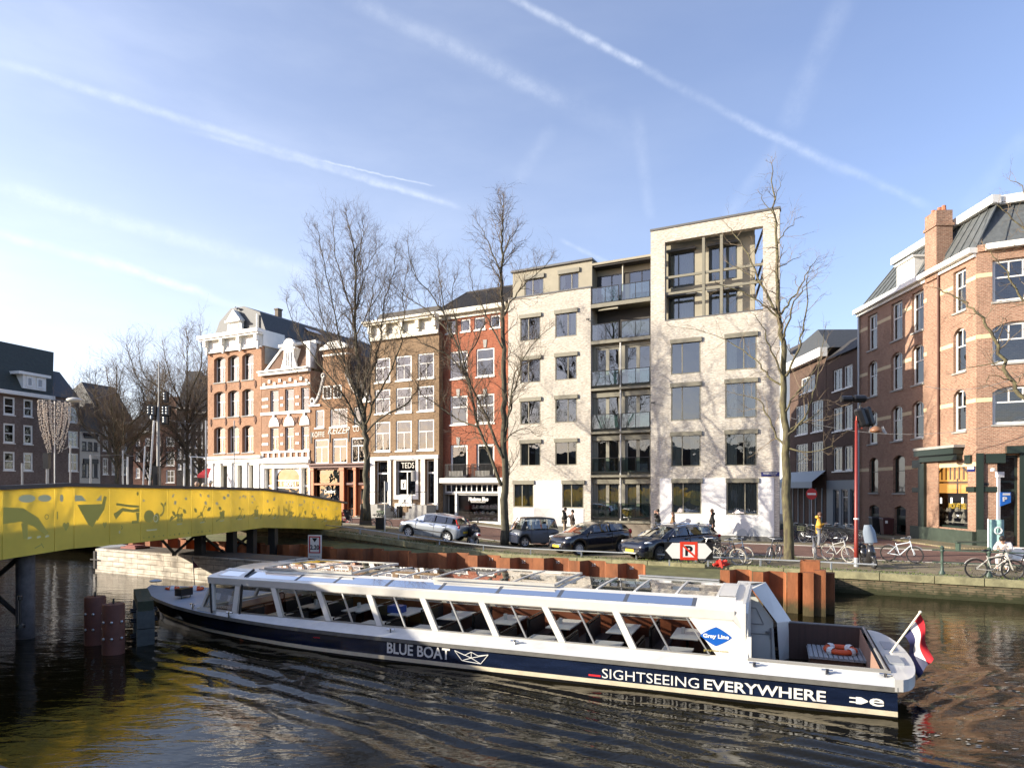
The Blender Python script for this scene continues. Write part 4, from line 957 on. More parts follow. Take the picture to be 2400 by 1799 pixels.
xp=h.t(2203);g=MB();g.tube([(xp,-.1,h.z(2203,1048)),(xp,-.1,zeave)],.06,8);h.part(g,'drainpipe',mat('brown_pipe',(.10,.045,.03),.5))
# mansard
zm0=zeave+.26;zmt=h.z(2140,440+440/2.96,1.1);SL=mat('zinc_slate',(.115,.125,.125),.5,metal=.2,var=.3,vscale=4)
ins=1.35
g=MB();WW=W+1.0
g.add([(.1,0,zm0),(W+0,0,zm0),(W-ins*.2,ins,zmt),(2.6,ins,zmt),(.1,11,zm0),(W,11,zm0),(W-ins*.2,10,zmt),(2.6,10,zmt)],[(0,1,2,3),(0,3,7,4),(3,2,6,7),(4,7,6,5)])
n=15
for i in range(n+1):
 xx=.1+(W-.1)*i/n;xt=2.6+(W-ins*.2-2.6)*i/n;g.tube([(xx,-.03,zm0),(xt,ins-.03,zmt)],.045,4)
h.part(g,'roof',SL)
g=MB();g.box(2.3,W-ins*.2+.05,ins-.35,ins+.1,zmt-.08,zmt+.36);h.part(g,'roof_fascia',WHITE)
# dormer
a,b=h.t(2098),h.t(2138);zb_,zt_=h.z(2118,440+700/2.96),h.z(2118,440+515/2.96)
g=MB();g.box(a,b,.12,1.6,zb_,zt_);g.box(a-.1,b+.1,-.02,1.5,zt_,zt_+.12);h.part(g,'dormer',WHITE)
h.window(a+.1,b-.1,zb_+.1,zt_-.1,v=(.5,),fw=.1,bw=.12,y=.05,hole=False,name='dormer_window',pane=mat('dormer_pane',(.35,.37,.38),.08))
# chimney breast and stack
c0,c1=h.t(2174),h.t(2201.5);zct=h.z(2188,440+180/2.96)
g=MB();g.box(c0,c1,-.16,.75,zeave-.3,zct);g.box(c0-.07,c1+.07,-.23,.82,zct-.9,zct-.75);g.box(c0,c1,-.05,.0,-.1,zeave-.3);h.part(g,'chimney',B10)
g=MB()
for q in(.25,.6,.85):g.lathe([(.13,zct),(.11,zct+.3)],c0+(c1-c0)*q,.1+.3*q,8)
h.parts(g,'chimney_pot',mat('terracotta',(.38,.15,.08),.8))
# deli front woodwork on the street side
g=MB();A,Bq=h.t(2160),h.t(2272)
g.box(h.t(2163),h.t(2258),-.55,0,h.z(2215,1066),h.z(2215,1052));g.box(h.t(2166),h.t(2256),-.32,0,h.z(2215,1080),h.z(2215,1066)-.005);g.box(h.t(2160),h.t(2174),-.22,0,-.1,h.z(2215,1083));
g.box(h.t(2141),h.t(2160)-.005,-.1,0,h.z(2150,1096),h.z(2150,1078));g.box(h.t(2141),h.t(2160)-.005,-.1,0,h.z(2150,1153),h.z(2150,1142));g.box(h.t(2268),W-.02,-.1,0,h.z(2278,1152),h.z(2278,1140));g.box(h.t(2265),W-.3,-.12,0,h.z(2272,1086),h.z(2272,1066))
h.parts(g,'shop_woodwork',DARKWOOD)
g=MB();g.box(h.t(2163),h.t(2262),-.6,-.0,h.z(2215,1052)+.002,h.z(2215,1050)+.1);h.part(g,'shop_cornice',STONE)
g=MB();g.box(h.t(2142),W+.06,-.25,-.0,-.1,h.z(2215,1238));h.part(g,'shop_plinth',mat('green_stone_plinth',(.05,.065,.05),.35,var=.25))
# lit interior seen through the window
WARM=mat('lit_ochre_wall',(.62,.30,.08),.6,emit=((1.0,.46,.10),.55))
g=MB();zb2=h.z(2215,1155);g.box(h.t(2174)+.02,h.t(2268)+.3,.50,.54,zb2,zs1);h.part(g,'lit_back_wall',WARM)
g=MB();a,b=h.t(2176),h.t(2268)
for q in range(1,9):xx=a+(b-a)*q/9;g.box(xx-.03,xx+.03,.28,.33,zb2+.75,zs1)
g.tube([(a+(b-a)*q/12,.30,zb2+.6+1.1*sin(pi*q/12)**.8) for q in range(13)],.05,5);g.box(a,b,.27,.34,h.z(2215,1132),h.z(2215,1128));xx=a+(b-a)*.62;g.box(xx-.04,xx+.04,.28,.33,zb2,zb2+.8)
h.parts(g,'shop_mullion',mat('brown_mullion',(.08,.04,.02),.5))
g=MB();LAMP=mat('lamp_glow',(.9,.9,.85),.5,emit=((1,.95,.85),1.6))
for x in(2206,2230.5,2256):t0=h.t(x,.5);g.box(t0-.04,t0+.04,.46,.52,h.z(x,1180),h.z(x,1166))
for x,yy in((2225,1211),(2262,1222)):t0=h.t(x,.5);g.lathe([(.04,h.z(x,yy)),(.2,h.z(x,yy)+.03),(.05,h.z(x,yy)+.1)],t0,.9,10)
h.parts(g,'hanging_lamp',LAMP)
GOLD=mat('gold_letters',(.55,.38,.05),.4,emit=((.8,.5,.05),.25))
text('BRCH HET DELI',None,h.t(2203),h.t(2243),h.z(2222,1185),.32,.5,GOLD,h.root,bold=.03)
g=MB();rs=random.Random(2)
for q in range(46):x=2180+rs.random()*84;t0=h.t(x,.5);zz=h.z(x,rs.choice((1215,1228,1200)));r=.04+rs.random()*.07;g.lathe([(r*.6,zz),(r,zz+r),(r*.3,zz+r*3)],t0,.40+rs.random()*.15,6)
g.box(h.t(2178),h.t(2266),.36,.7,h.z(2222,1222)-.05,h.z(2222,1222));h.part(g,'counter_display',mat('glassware',(.3,.29,.25),.3,var=.5,vscale=8))
# canal side of the same house
cx_,cy_,_=SR.w(SR.t(2288));FR=Plane((cx_,cy_),(UX,UY))
E_=House.__new__(House);E_.F=FR;E_.u0=0.0;E_.w=FR.t(2760);E_.holes=[]
E_.root=bpy.data.objects.new('canal_front',None);COL.objects.link(E_.root);E_.root.parent=h.root
Mi=(Matrix.Translation(h.root.location)@Matrix.Rotation(h.root.rotation_euler[2],4,'Z')).inverted()@Matrix.Translation((cx_,cy_,0))@Matrix.Rotation(FR.rz,4,'Z')
def cpart(mb,name,m,parent=None,smooth=False):
 o=mb.build(name,m,h.root if(parent is None or parent is E_.root) else parent,smooth)
 if parent is None or parent is E_.root:o.data.transform(Mi)
 else:o.data.transform(Mi)
 return o
bpy.data.objects.remove(E_.root);E_.root=h.root;E_.part=cpart
ez=lambda x,y:E_.z(x,y)
for(yt,yb,ar) in((606,705,0),(754,850,.3),(904,994,.3)):
 for(xl,xr) in((2326,2440),(2560,2660)):E_.window(E_.t(xl),E_.t(xr),ez(2360,yb),ez(2360,yt),fm=WINW,h=(.60,),upper_v=(.33,.67),fw=.14,bw=.06,y=.16,sill=STONE,arch=ar,wallm=B10)
zdt_=ez(2360,1066)
E_.window(E_.t(2337),E_.t(2388),.1,zdt_,fm=DARKWOOD,h=(.62,.72),fw=.12,bw=.1,y=.35,name='shop_door',pane=PANEB)
E_.window(E_.t(2430),E_.t(2600),1.0,zdt_,fm=DARKWOOD,h=(.7,),v=(.5,),fw=.12,y=.3,name='shop_window',pane=PANEB)
E_.facade(B10,-.2,ez(2320,588),depth=8,rev=.4,name='canal_wall',roomy=1.3,sides=False)
g=MB()
for yy in(645,788,937):
 zz=ez(2305,yy);g.box(0.01,E_.t(2326)-.01,-.012,-.001,zz-.11,zz+.11)
E_.parts(g,'cream_band',mat('cream_stone',(.62,.49,.30),.8,var=.1))
g=MB();g.box(E_.t(2309),E_.w,-.35,.1,ez(2320,588)+.002,ez(2320,588)+.3);E_.part(g,'canal_eaves',WHITE)
g=MB();g.box(.05,E_.t(2310),-.1,.6,ez(2320,588)+.001,ez(2300,575));E_.part(g,'corner_parapet',B10)
g=MB();zt9=ez(2310,469)+.05
hw=E_.w
g.add([(0,-.02,zm0),(hw,-.02,zm0),(hw,ins,zmt),(.8,ins,zmt),(hw,9,zmt),(.8,9,zmt)],[(0,1,2,3),(3,2,4,5)])
for i in range(12):xx=.1+i*1.05;g.tube([(xx,-.05,zm0),(xx+.75*(1-i*.08),ins-.03,zmt)],.045,4)
E_.part(g,'canal_roof',SL)
g=MB();g.box(.7,hw,ins-.35,ins+.1,zmt-.08,zmt+.36);E_.part(g,'canal_roof_fascia',WHITE)
g=MB();g.box(-.02,.3,-.16,0,-.1,ez(2295,1062));g.box(.31,E_.t(2337)-.02,-.1,0,ez(2315,1152),ez(2315,1140));g.box(E_.t(2310),E_.t(2356),-.12,0,ez(2315,1085),ez(2315,1063));g.box(E_.t(2356)+.003,E_.t(2420),-.4,0,ez(2380,1062),ez(2380,1045));g.box(E_.t(2389),E_.t(2400),-.15,0,-.1,ez(2395,1062));E_.parts(g,'canal_woodwork',DARKWOOD)
g=MB();g.box(.0,E_.t(2337)-.01,-.3,0,-.1,ez(2310,1240));g.box(E_.t(2401),E_.w,-.2,0,-.1,.9);E_.part(g,'canal_plinth',mat('green_stone_plinth',(.05,.065,.05),.35,var=.25))
g=MB();g.box(E_.t(2306),E_.t(2316),-.03,0,ez(2311,1137),ez(2311,1131));o=E_.part(g,'house_number',BLACK)
g=MB();g.tube([(E_.t(2326),-.4,ez(2326,1101)),(E_.t(2336),-.05,ez(2336,1104))],.03,6);g.lathe([(.1,ez(2322,1104)),(.12,ez(2322,1099)),(.05,ez(2322,1097))],E_.t(2323),-.45,8);E_.part(g,'outdoor_lamp',WHITE)
# blue plate on the street wall
g=MB();a,b=h.t(2269),h.t(2290-4);zc_=h.z(2279,1098);g.box(a,b,-.05,-.002,zc_-.14,zc_+.14);pl=h.part(g,'street_sign',mat('sign_blue',(.012,.018,.12),.4));g=MB();g.box(a+.03,b-.03,-.06,-.051,zc_-.02,zc_+.11);h.part(g,'sign_text_bar',WHITE,pl)
# side-street neighbours
def side_house(name,label,x0,x1,ytop,xr,m,rows,cols,**k):
 hh=House(name,label,x0,x1,plane=SR);zt=hh.z(xr,ytop)
 for r in rows:hh.rowwin(cols,[r],**k)
 return hh,zt
BS1=brick('dark_brown_brick',(.14,.085,.06),(.11,.065,.05),(.10,.075,.06))
h,zt=side_house('narrow_house','dark brown brick house with grey wooden ground floor in the side street',1937,2011,836,1961,BS1,[(865,915.4,1961),(955,1010.4,1961),(1047.4,1103.8,1961)],[(1951.7,1973.6),(1977,1998)],v=(.5,),fw=.12,y=.1,sill=WHITE)
z4=h.z(1961,1125);h.facade(BS1,z4,zt,depth=9)
g=MB();g.prism([(0,0)] and[(0,zt),(h.w,zt),(h.w,zt+.9),(0,zt+.9)],1.5,7);g.add([(0,-.2,zt),(h.w,-.2,zt),(h.w,1.8,zt+1.6),(0,1.8,zt+1.6)],[(0,1,2,3)]);h.part(g,'roof',TILE)
H2=House.__new__(House);H2.F=h.F;H2.u0=h.u0;H2.w=h.w;H2.root=h.root;H2.holes=[];BG=mat('blue_grey_paint',(.20,.23,.25),.5)
H2.window(h.t(1952),h.t(1966),.3,h.z(1961,1146),fm=BG,fw=.1,y=.1,name='door');H2.window(h.t(1971),h.t(1987),.3,h.z(1961,1146),fm=WINW,fw=.08,h=(.8,),y=.1,name='door');H2.window(h.t(1992),h.t(2005),.3,h.z(1961,1146),fm=BG,fw=.1,y=.1,name='door')
H2.facade(BG,-.1,z4-.001,depth=8.9,name='ground_floor_front')
h,zt=side_house('awning_house','dark brick house with white gable edge and grey shop awning',1851,1936,861,1900,BS1,[(949,1018,1879),(1040,1110.7,1879)],[(1865,1893),(1901,1929)],v=(.25,.5,.75),h=(.35,.7),fw=.1,bw=.03,y=.08,sill=WHITE)
h.window(h.t(1877),h.t(1910),h.z(1893,918),h.z(1893,882),v=(.33,.67),fw=.1,y=.08,sill=WHITE)
zt=h.z(1900,850);h.facade(BS1,-.1,zt,depth=9)
g=MB();g.box(-.1,h.w,-.5,.1,zt,zt+.7);h.part(g,'white_cornice',WHITE);g=MB();g.prism([(0,zt+.7),(h.w,zt+.7),(h.w*.7,zt+2.6),(h.w*.3,zt+2.2)],.3,9);h.part(g,'roof',SLATE)
g=MB();za,zb_=h.z(1900,1143),h.z(1900,1118);g.add([(-.2,-.02,zb_+.5),(h.w,-.02,zb_+.5),(h.w,-1.1,za+.5),(-.2,-1.1,za+.5),(h.w,-1.1,za),(-.2,-1.1,za)],[(0,1,2,3),(3,2,4,5)]);h.part(g,'awning',mat('grey_awning',(.40,.44,.45),.7))
g=MB()
for q in range(6):xx=h.w*(.1+q*.16);g.box(xx,xx+.14,-.06,0,0,za)
h.parts(g,'shop_post',BG)
far=House('pale_gable_house','pale grey plastered gable house far down the side street',1838,1872,plane=Plane((22,78),(1,0)))
zt=far.z(1850,802);far.facade(mat('pale_render',(.50,.54,.55),.8),-.1,far.z(1850,830),depth=10,room=False,x1=far.w*2.6)
g=MB();g.box(.3,far.w-.6,1,3,zt-2,zt);far.part(g,'chimney',mat('pale_render',(.50,.54,.55),.8));g=MB();g.prism([(far.w*.9,far.z(1850,830)),(far.w*2.6,far.z(1850,830)),(far.w*2.6,zt+.5),(far.w*1.6,zt+.3)],.4,8);far.part(g,'roof',TILE)
# ------------------------------------------------------------------ far row beyond the bridge
FL=Plane((-52.2,71.0),(.279,.960))
BF=brick('far_brown_brick',(.20,.15,.125),(.17,.125,.10),(.16,.13,.12),w=.3,h=.1,bump=.2)
h=House('steep_roof_house','big brown brick house with steep dark roof and white twin dormer',-70,118,plane=FL);h.w=h.t(118)
for(yt,yb,xr) in((930,972,22),(992,1038,22),(1058,1102,22)):
 for(a,b) in((-50,-25),(8,35),(55,77)):h.window(h.t(a),h.t(b),h.z(xr,yb),h.z(xr,yt),h=(.5,),fw=.18,bw=.08,y=.05,sill=WINW)
zt=h.z(22,922);h.facade(BF,.5,zt,depth=12);W=h.w;zr=h.z(9,801,3.2);tr_=W+3.0
g=MB();g.add([(0,-.3,zt),(W,-.3,zt),(tr_,3.2,zr),(0,3.2,zr),(0,8,zt),(W,8,zt)],[(0,1,2,3),(3,2,5,4),(1,5,2)]);h.part(g,'roof',mat('dark_tile',(.035,.042,.035),.7,var=.3,vscale=3))
g=MB();g.box(-.1,W+.1,-.6,0,zt-.1,zt+.3);h.part(g,'gutter',WHITE)
g=MB();a,b=h.t(54),h.t(108);c,d=h.z(80,916,1),h.z(80,885,1);g.box(a-.6,b+.4,-.25,3,d,d+.3);g.box(a,b,.0,3,c,d);o=h.part(g,'dormer',WHITE)
for(q,r) in((.12,.42),(.56,.88)):h.window(a+(b-a)*q,a+(b-a)*r,c+.2,d-.1,fw=.2,y=-.08,hole=False,name='dormer_window',pane=mat('dormer_pane',(.35,.37,.38),.08))
g=MB();t0=h.t(5);g.box(t0-1.6,t0-.2,3,4.2,zr-1,zr+1.4);h.part(g,'chimney',mat('old_chimney',(.16,.13,.10),.9))
def farhouse(name,label,x0,x1,ytop,xr,rows,cols,plane=FL,m=BF,roofh=3,gable=False,off=0,wt=True,z0=.5,rm=None,fm=WINW):
 hh=House(name,label,x0,x1,plane=plane,off=off);zt=hh.z(xr,ytop)
 for(yt,yb) in rows:
  for(a,b) in cols:hh.window(hh.t(a),hh.t(b),hh.z(xr,yb),hh.z(xr,yt),v=(.5,),h=(.5,),fw=.16,bw=.09,y=.05,fm=fm,sill=fm)
 hh.facade(m,z0,zt,depth=10);W=hh.w;g=MB()
 if gable:g.prism([(0,zt),(W,zt),(W*.62,zt+roofh),(W*.38,zt+roofh)],.02,.4);g.prism([(0.1,zt),(W-.1,zt),(W/2,zt+roofh*.9)],.4,10)
 else:g.add([(0,-.2,zt),(W,-.2,zt),(W,3,zt+roofh),(0,3,zt+roofh),(0,10,zt),(W,10,zt)],[(0,1,2,3),(3,2,5,4),(0,3,4),(1,5,2)])
 hh.part(g,'roof',rm or SLATE)
 if wt:g=MB();g.box(0,W,-.35,0,zt-.3,zt);hh.part(g,'gutter',CREAM)
 return hh
farhouse('gabled_side_house','narrow brown house with dark gable roof joined to the steep roofed house',119,186,935,170,[(953,990),(1010,1048),(1062,1104)],[(160,183)],roofh=3.4,wt=False)
NW=mat('offwhite_render',(.52,.50,.44),.7)
hh=farhouse('white_neck_house','narrow white plastered house with dark ornaments beyond the bridge',187,235,1012,210,[(1035,1056),(1086,1118)],[(192,203),(206,217),(220,229)],m=NW,roofh=3.4,gable=True,wt=False,fm=mat('dark_window_frame',(.04,.04,.045),.4))
g=MB();zz=hh.z(210,1025);g.box(hh.w*.2,hh.w*.85,-.12,0,zz-.1,zz+.15);
for q in range(7):g.ball((hh.w*(.2+.1*q),-.12,zz+.35),.22,6,4)
zz=hh.z(210,1080);g.box(hh.w*.15,hh.w*.85,-.2,0,zz-.3,zz+.25);hh.part(g,'dark_ornament',BLACK)
farhouse('tall_dark_house','tall dark house with steep slate roof behind a bare tree',236,312,985,270,[(1000,1022),(1032,1058),(1074,1112)],[(241,254),(262,274),(285,298)],roofh=4.6)
FD=Plane((-60,100),(1,-.04))
BD=brick('far_red_brick',(.22,.11,.08),(.18,.09,.065),(.12,.08,.06),w=.3,h=.1,bump=.2);BK=brick('far_black_brick',(.075,.065,.06),(.06,.055,.05),(.04,.04,.04),w=.3,h=.1,bump=.2)
farhouse('red_row_house','dark red brick row house far behind the drawbridge pole',312,360,1010,340,[(1026,1045),(1058,1080),(1096,1120)],[(318,328),(340,352)],plane=FD,m=BD,roofh=5)
farhouse('brown_row_house','brown brick row house with tall white windows left of the black house',361,413,985,390,[(1023,1045),(1058,1091),(1101,1131)],[(366,377),(389,409)],plane=FD,m=BD,roofh=4,rm=mat('brown_tiles',(.14,.075,.045),.8))
farhouse('black_canal_house','black painted canal house with narrow pale windows behind bare trees',414,450,955,430,[(985,1003),(1013,1034),(1046,1075),(1086,1100)],[(417,425),(431,438),(441,447)],plane=FD,m=BK,roofh=6)
farhouse('dark_corner_house','dark brick house half hidden behind the orange corner house',451,500,965,470,[(985,1010),(1020,1050),(1062,1082),(1087,1116)],[(456,463),(468,475),(480,487)],plane=FD,m=BK,roofh=6)
farhouse('low_row_house','low dark house closing the far end of the side canal',270,311.5,1040,290,[(1060,1078),(1094,1118)],[(276,286),(294,304)],plane=FD,m=BD,roofh=4)
# ------------------------------------------------------------------ the yellow footbridge
BRP=Plane((-13.7,0),(.097,1))
BD_=Vector((BRP.D[0],BRP.D[1]));
m,nt,b=nodes('yellow_panel');K=nt.links
b.inputs['Base Color'].default_value=(.72,.58,.045,1);b.inputs['Roughness'].default_value=.35
tcn=nt.nodes.new('ShaderNodeTexCoord');nz=nt.nodes.new('ShaderNodeTexNoise');K.new(tcn.outputs['Object'],nz.inputs[0]);nz.inputs['Scale'].default_value=.8;nz.inputs['Detail'].default_value=6
rr=nt.nodes.new('ShaderNodeMapRange');K.new(nz.outputs[0],rr.inputs[0]);rr.inputs[1].default_value=.3;rr.inputs[2].default_value=.7;rr.inputs[3].default_value=.86;rr.inputs[4].default_value=1.12
xx_=nt.nodes.new('ShaderNodeVectorMath');xx_.operation='SCALE';xx_.inputs[0].default_value=(.95,.79,.15);K.new(rr.outputs[0],xx_.inputs['Scale']);K.new(xx_.outputs[0],b.inputs['Base Color'])
tr=nt.nodes.new('ShaderNodeBsdfTranslucent');K.new(xx_.outputs[0],tr.inputs[0]);ms=nt.nodes.new('ShaderNodeMixShader');ms.inputs[0].default_value=.36
outn=nt.nodes['Material Output'];K.new(b.outputs[0],ms.inputs[1]);K.new(tr.outputs[0],ms.inputs[2]);K.new(ms.outputs[0],outn.inputs[0])
YEL=m
OLIVE=mat('olive_print',(.56,.49,.10),.5);PALE=mat('pale_cutout',(.85,.80,.42),.8)  # pale shapes: sunlit background behind the cut-outs, put into the colour
br=thing('footbridge','yellow panelled footbridge with animal and leaf cut-outs crossing to the far quay','bridge',(-13.7,0,0),BRP.rz)
# profile of top and bottom edge along t, read off the photo
tt=[(-400,1138,1400),(4,1137.5,1311),(162,1131,1286),(329,1135.5,1270),(500,1140,1251),(617.6,1143.5,1236),(696,1154.5,1237.5),(775.6,1169,1240),(812,1176,1242)]
prof=[(BRP.t(x),BRP.z(x,yt),BRP.z(x,yb)) for x,yt,yb in tt[1:]]
prof=[(4.0,prof[0][1]-.1,prof[0][2]+.02)]+prof
def lerp(t,k):
 for(a,b) in zip(prof[:-1],prof[1:]):
  if t<=b[0]:f_=(t-a[0])/(b[0]-a[0]);return a[k]+(b[k]-a[k])*f_
 return prof[-1][k]
seams=[BRP.t(x) for x in(4,127,172.5,256,329,391,448,497.5,540.6,581.4,617.6,664.6,696,724,749,775.6,800)]
seams=[4.2,5.6,7.0,8.4,9.8,11.2,12.6,14.0][:0]+[seams[0]-1.37*k for k in range(8,0,-1)]+seams
def ell(cx,cz,rx,rz,rot=0,n=14,a0=0,a1=2*pi):return[(cx+rx*cos(a)*cos(rot)-rz*sin(a)*sin(rot),cz+rx*cos(a)*sin(rot)+rz*sin(a)*cos(rot)) for a in[a0+(a1-a0)*i/n for i in range(n)]]
def strip(pts,w):
 out=[];
 for i,p in enumerate(pts):
  q=pts[min(i+1,len(pts)-1)];o=pts[max(i-1,0)];d=Vector((q[0]-o[0],q[1]-o[1]));d.normalize() if d.length else None
  ww=w[i] if isinstance(w,list) else w;out.append((p[0]-d.y*ww,p[1]+d.x*ww,p[0]+d.y*ww,p[1]-d.x*ww))
 return out
def heart(cx,cz,r):return[(cx,cz-r*1.1),(cx+r*.95,cz+r*.1),(cx+r*.9,cz+r*.65),(cx+r*.45,cz+r*.85),(cx,cz+r*.45),(cx-r*.45,cz+r*.85),(cx-r*.9,cz+r*.65),(cx-r*.95,cz+r*.1)]
def leaf(cx,cz,l,w,rot):
 P=[]
 for i in range(9):f_=i/8;P.append((l*(f_-.5),w*sin(pi*f_)))
 for i in range(7,0,-1):f_=i/8;P.append((l*(f_-.5),-w*sin(pi*f_)))
 return[(cx+x*cos(rot)-z*sin(rot),cz+x*sin(rot)+z*cos(rot)) for x,z in P]
def arc(cx,cz,r,a0,a1,n=9):return[(cx+r*cos(a0+(a1-a0)*i/n),cz+r*sin(a0+(a1-a0)*i/n)) for i in range(n+1)]
rp=random.Random(21)
npan=len(seams)-1
for i in range(npan):
 a,b_=seams[i]+.010,seams[i+1]-.010
 if b_-a<.1:continue
 g=MB();W=b_-a
 mids=[a]+[q[0] for q in prof if a+.02<q[0]<b_-.02]+[b_]
 g.prism([(t,lerp(t,2)) for t in mids]+[(t,lerp(t,1)-.1) for t in mids[::-1]],-.012,.012)
 zlo=lambda t:lerp(t,2);Zt=lerp((a+b_)/2,1)-.12;Zb=lerp((a+b_)/2,2);Hh=Zt-Zb;mx=(a+b_)/2
 def dec(P,mm,dy=0):g.add([(x,-.0135-dy,z) for x,z in P],[list(range(len(P)))],mm)
 def decs(pts,w,mm,dy=0):
  S=strip(pts,w)
  for p,q in zip(S[:-1],S[1:]):g.add([(p[0],-.0135-dy,p[1]),(q[0],-.0135-dy,q[1]),(q[2],-.0135-dy,q[3]),(p[2],-.0135-dy,p[3])],[(0,1,2,3)],mm)
 k=i-8
 if k==0:
  decs([(a+.02,Zb+Hh*.62),(a+W*.35,Zb+Hh*.62),(a+W*.62,Zb+Hh*.5),(a+W*.85,Zb+Hh*.30)],[.2,.17,.13,.05],1);decs([(a+W*.4,Zb+Hh*.5),(a+W*.42,Zb+Hh*.26)],[.1,.06],1,.0004)
  dec(ell(a+W*.45,Zb+Hh*.86,.26,.10),2);dec(ell(a+W*.8,Zb+Hh*.86,.22,.09),2);decs(arc(a+W*.84,Zb+Hh*.57,.06,0,6.1),.014,1)
  for q in(.5,.68,.85):dec([(a+W*q-.07,Zb+Hh*.245),(a+W*q+.07,Zb+Hh*.26),(a+W*q+.05,Zb+Hh*.285),(a+W*q-.05,Zb+Hh*.28)],2)
  decs([(a+W*.6,Zb+Hh*.1),(a+W*.75,Zb+Hh*.15)],.015,1);decs([(a+W*.72,Zb+Hh*.17),(a+W*.78,Zb+Hh*.09)],.012,1)
 elif k==1:dec(heart(mx+.05,Zb+Hh*.38,.12),1);dec(ell(mx-.1,Zb+Hh*.83,.06,.1),2);dec([(a+.06,Zb+Hh*.5),(a+.1,Zb+Hh*.5),(a+.1,Zb+Hh*.62),(a+.06,Zb+Hh*.62)],1)
 elif k==2:
  dec([(a+W*.08,Zb+Hh*.72),(a+W*.78,Zb+Hh*.72),(a+W*.62,Zb+Hh*.45),(a+W*.5,Zb+Hh*.33),(a+W*.38,Zb+Hh*.38),(a+W*.2,Zb+Hh*.58)],1);decs([(a+W*.62,Zb+Hh*.45),(a+W*.8,Zb+Hh*.65),(a+W*.88,Zb+Hh*.85)],[.04,.07,.06],1,.0006)
  dec([(a+.02,Zb+Hh*.78),(a+W*.33,Zb+Hh*.78),(a+W*.2,Zb+Hh*.87),(a+.02,Zb+Hh*.88)],2);dec([(a+W*.6,Zb+Hh*.78),(a+W*.76,Zb+Hh*.78),(a+W*.76,Zb+Hh*.88)],2);dec(heart(a+W*.86,Zb+Hh*.36,.09),1)
 elif k==3:decs([(a+W*.15,Zb+Hh*.5),(a+W*.4,Zb+Hh*.62),(a+W*.75,Zb+Hh*.58),(a+W*.96,Zb+Hh*.6)],[.1,.05,.04,.06],1);decs([(a+W*.2,Zb+Hh*.72),(a+W*.6,Zb+Hh*.68),(a+W*.95,Zb+Hh*.66)],.035,1);decs([(a+W*.9,Zb+Hh*.55),(a+W*.9,Zb+Hh*.38),(a+W*.7,Zb+Hh*.38)],[.08,.06,.04],1,.0006);dec(ell(a+W*.9,Zb+Hh*.9,.05,.06),1);decs(arc(a+W*.35,Zb+Hh*.3,.05,-1.5,1.5),.018,1);dec(ell(a+W*.3,Zb+Hh*.22,.03,.05),2)
 elif k==4:dec(ell(a+W*.3,Zb+Hh*.48,.26,.2),1);dec(ell(a+W*.6,Zb+Hh*.43,.14,.18),1,.0006);decs(arc(a+W*.55,Zb+Hh*.43,.11,0,6.1),.02,2,.002);decs(arc(a+W*.72,Zb+Hh*.6,.2,-1.6,1.4),.035,1);dec(leaf(a+W*.93,Zb+Hh*.7,.18,.05,1.0),1);dec([(a+W*.2,Zb+Hh*.2),(a+W*.6,Zb+Hh*.2),(a+W*.6,Zb+Hh*.225),(a+W*.2,Zb+Hh*.225)],2);dec(ell(a+W*.1,Zb+Hh*.78,.06,.03),2)
 elif k>4:
  for q in range(3):dec(leaf(a+W*rp.uniform(.15,.85),Zb+Hh*rp.uniform(.3,.6),rp.uniform(.2,.34),rp.uniform(.05,.08),rp.uniform(-1.2,1.4)),1,.0004*q)
  for q in range(3):dec(leaf(a+W*rp.uniform(.15,.85),Zb+Hh*rp.uniform(.68,.88),rp.uniform(.16,.26),rp.uniform(.04,.07),rp.uniform(-1,1)),2,.0004*q)
  p0=(a+W*rp.uniform(.1,.3),Zb+Hh*rp.uniform(.25,.4));decs([p0,(p0[0]+.3,p0[1]+.1),(p0[0]+.5,p0[1]+.4),(p0[0]+.65,p0[1]+.35)],[.03,.025,.02,.012],1,.0018)
  if k%2:c=(mx,Zb+Hh*.42);[dec(ell(c[0]+s_*.1,c[1]+e_*.07,.09,.07,s_*e_*.5),1,.0025) for s_ in(1,-1) for e_ in(1,-1)];decs([(c[0],c[1]-.15),(c[0],c[1]+.14)],.015,1,.003)
  else:c=(mx+.1,Zb+Hh*.35);decs([(c[0]-.1,c[1]-.1),(c[0]+.1,c[1]+.1)],.02,1,.0025);decs([(c[0]-.1,c[1]+.1),(c[0]+.1,c[1]-.1)],.02,1,.003)
  dec([(mx-.16,Zb+Hh*.27),(mx+.14,Zb+Hh*.28),(mx+.14,Zb+Hh*.3),(mx-.16,Zb+Hh*.29)],2,.003)
 if 4<=k<=6:
  for q in range(5):dec(ell(a+W*(.1+.19*q),Zb+Hh*.08,.02+.012*(q%3),.02+.012*(q%3)),1,.0035)
 g.build('panel',[YEL,OLIVE,PALE],br)
g=MB()  # top rail
T0,T1=4.0,prof[-1][0]
mids=[q[0] for q in prof]
for a,b_ in zip(mids[:-1],mids[1:]):
 za,zb_=lerp(a,1),lerp(b_,1)
 g.add([(a,-.10,za-.10),(b_,-.10,zb_-.10),(b_,.10,zb_-.10),(a,.10,za-.10),(a,-.08,za),(b_,-.08,zb_),(b_,.08,zb_),(a,.08,za)],[(0,3,2,1),(4,5,6,7),(0,1,5,4),(2,3,7,6)])
g.build('handrail',mat('dark_rail',(.05,.045,.04),.5),br)
DKS=mat('dark_bridge_steel',(.035,.033,.030),.6,var=.2)
BW=6.6
g=MB()
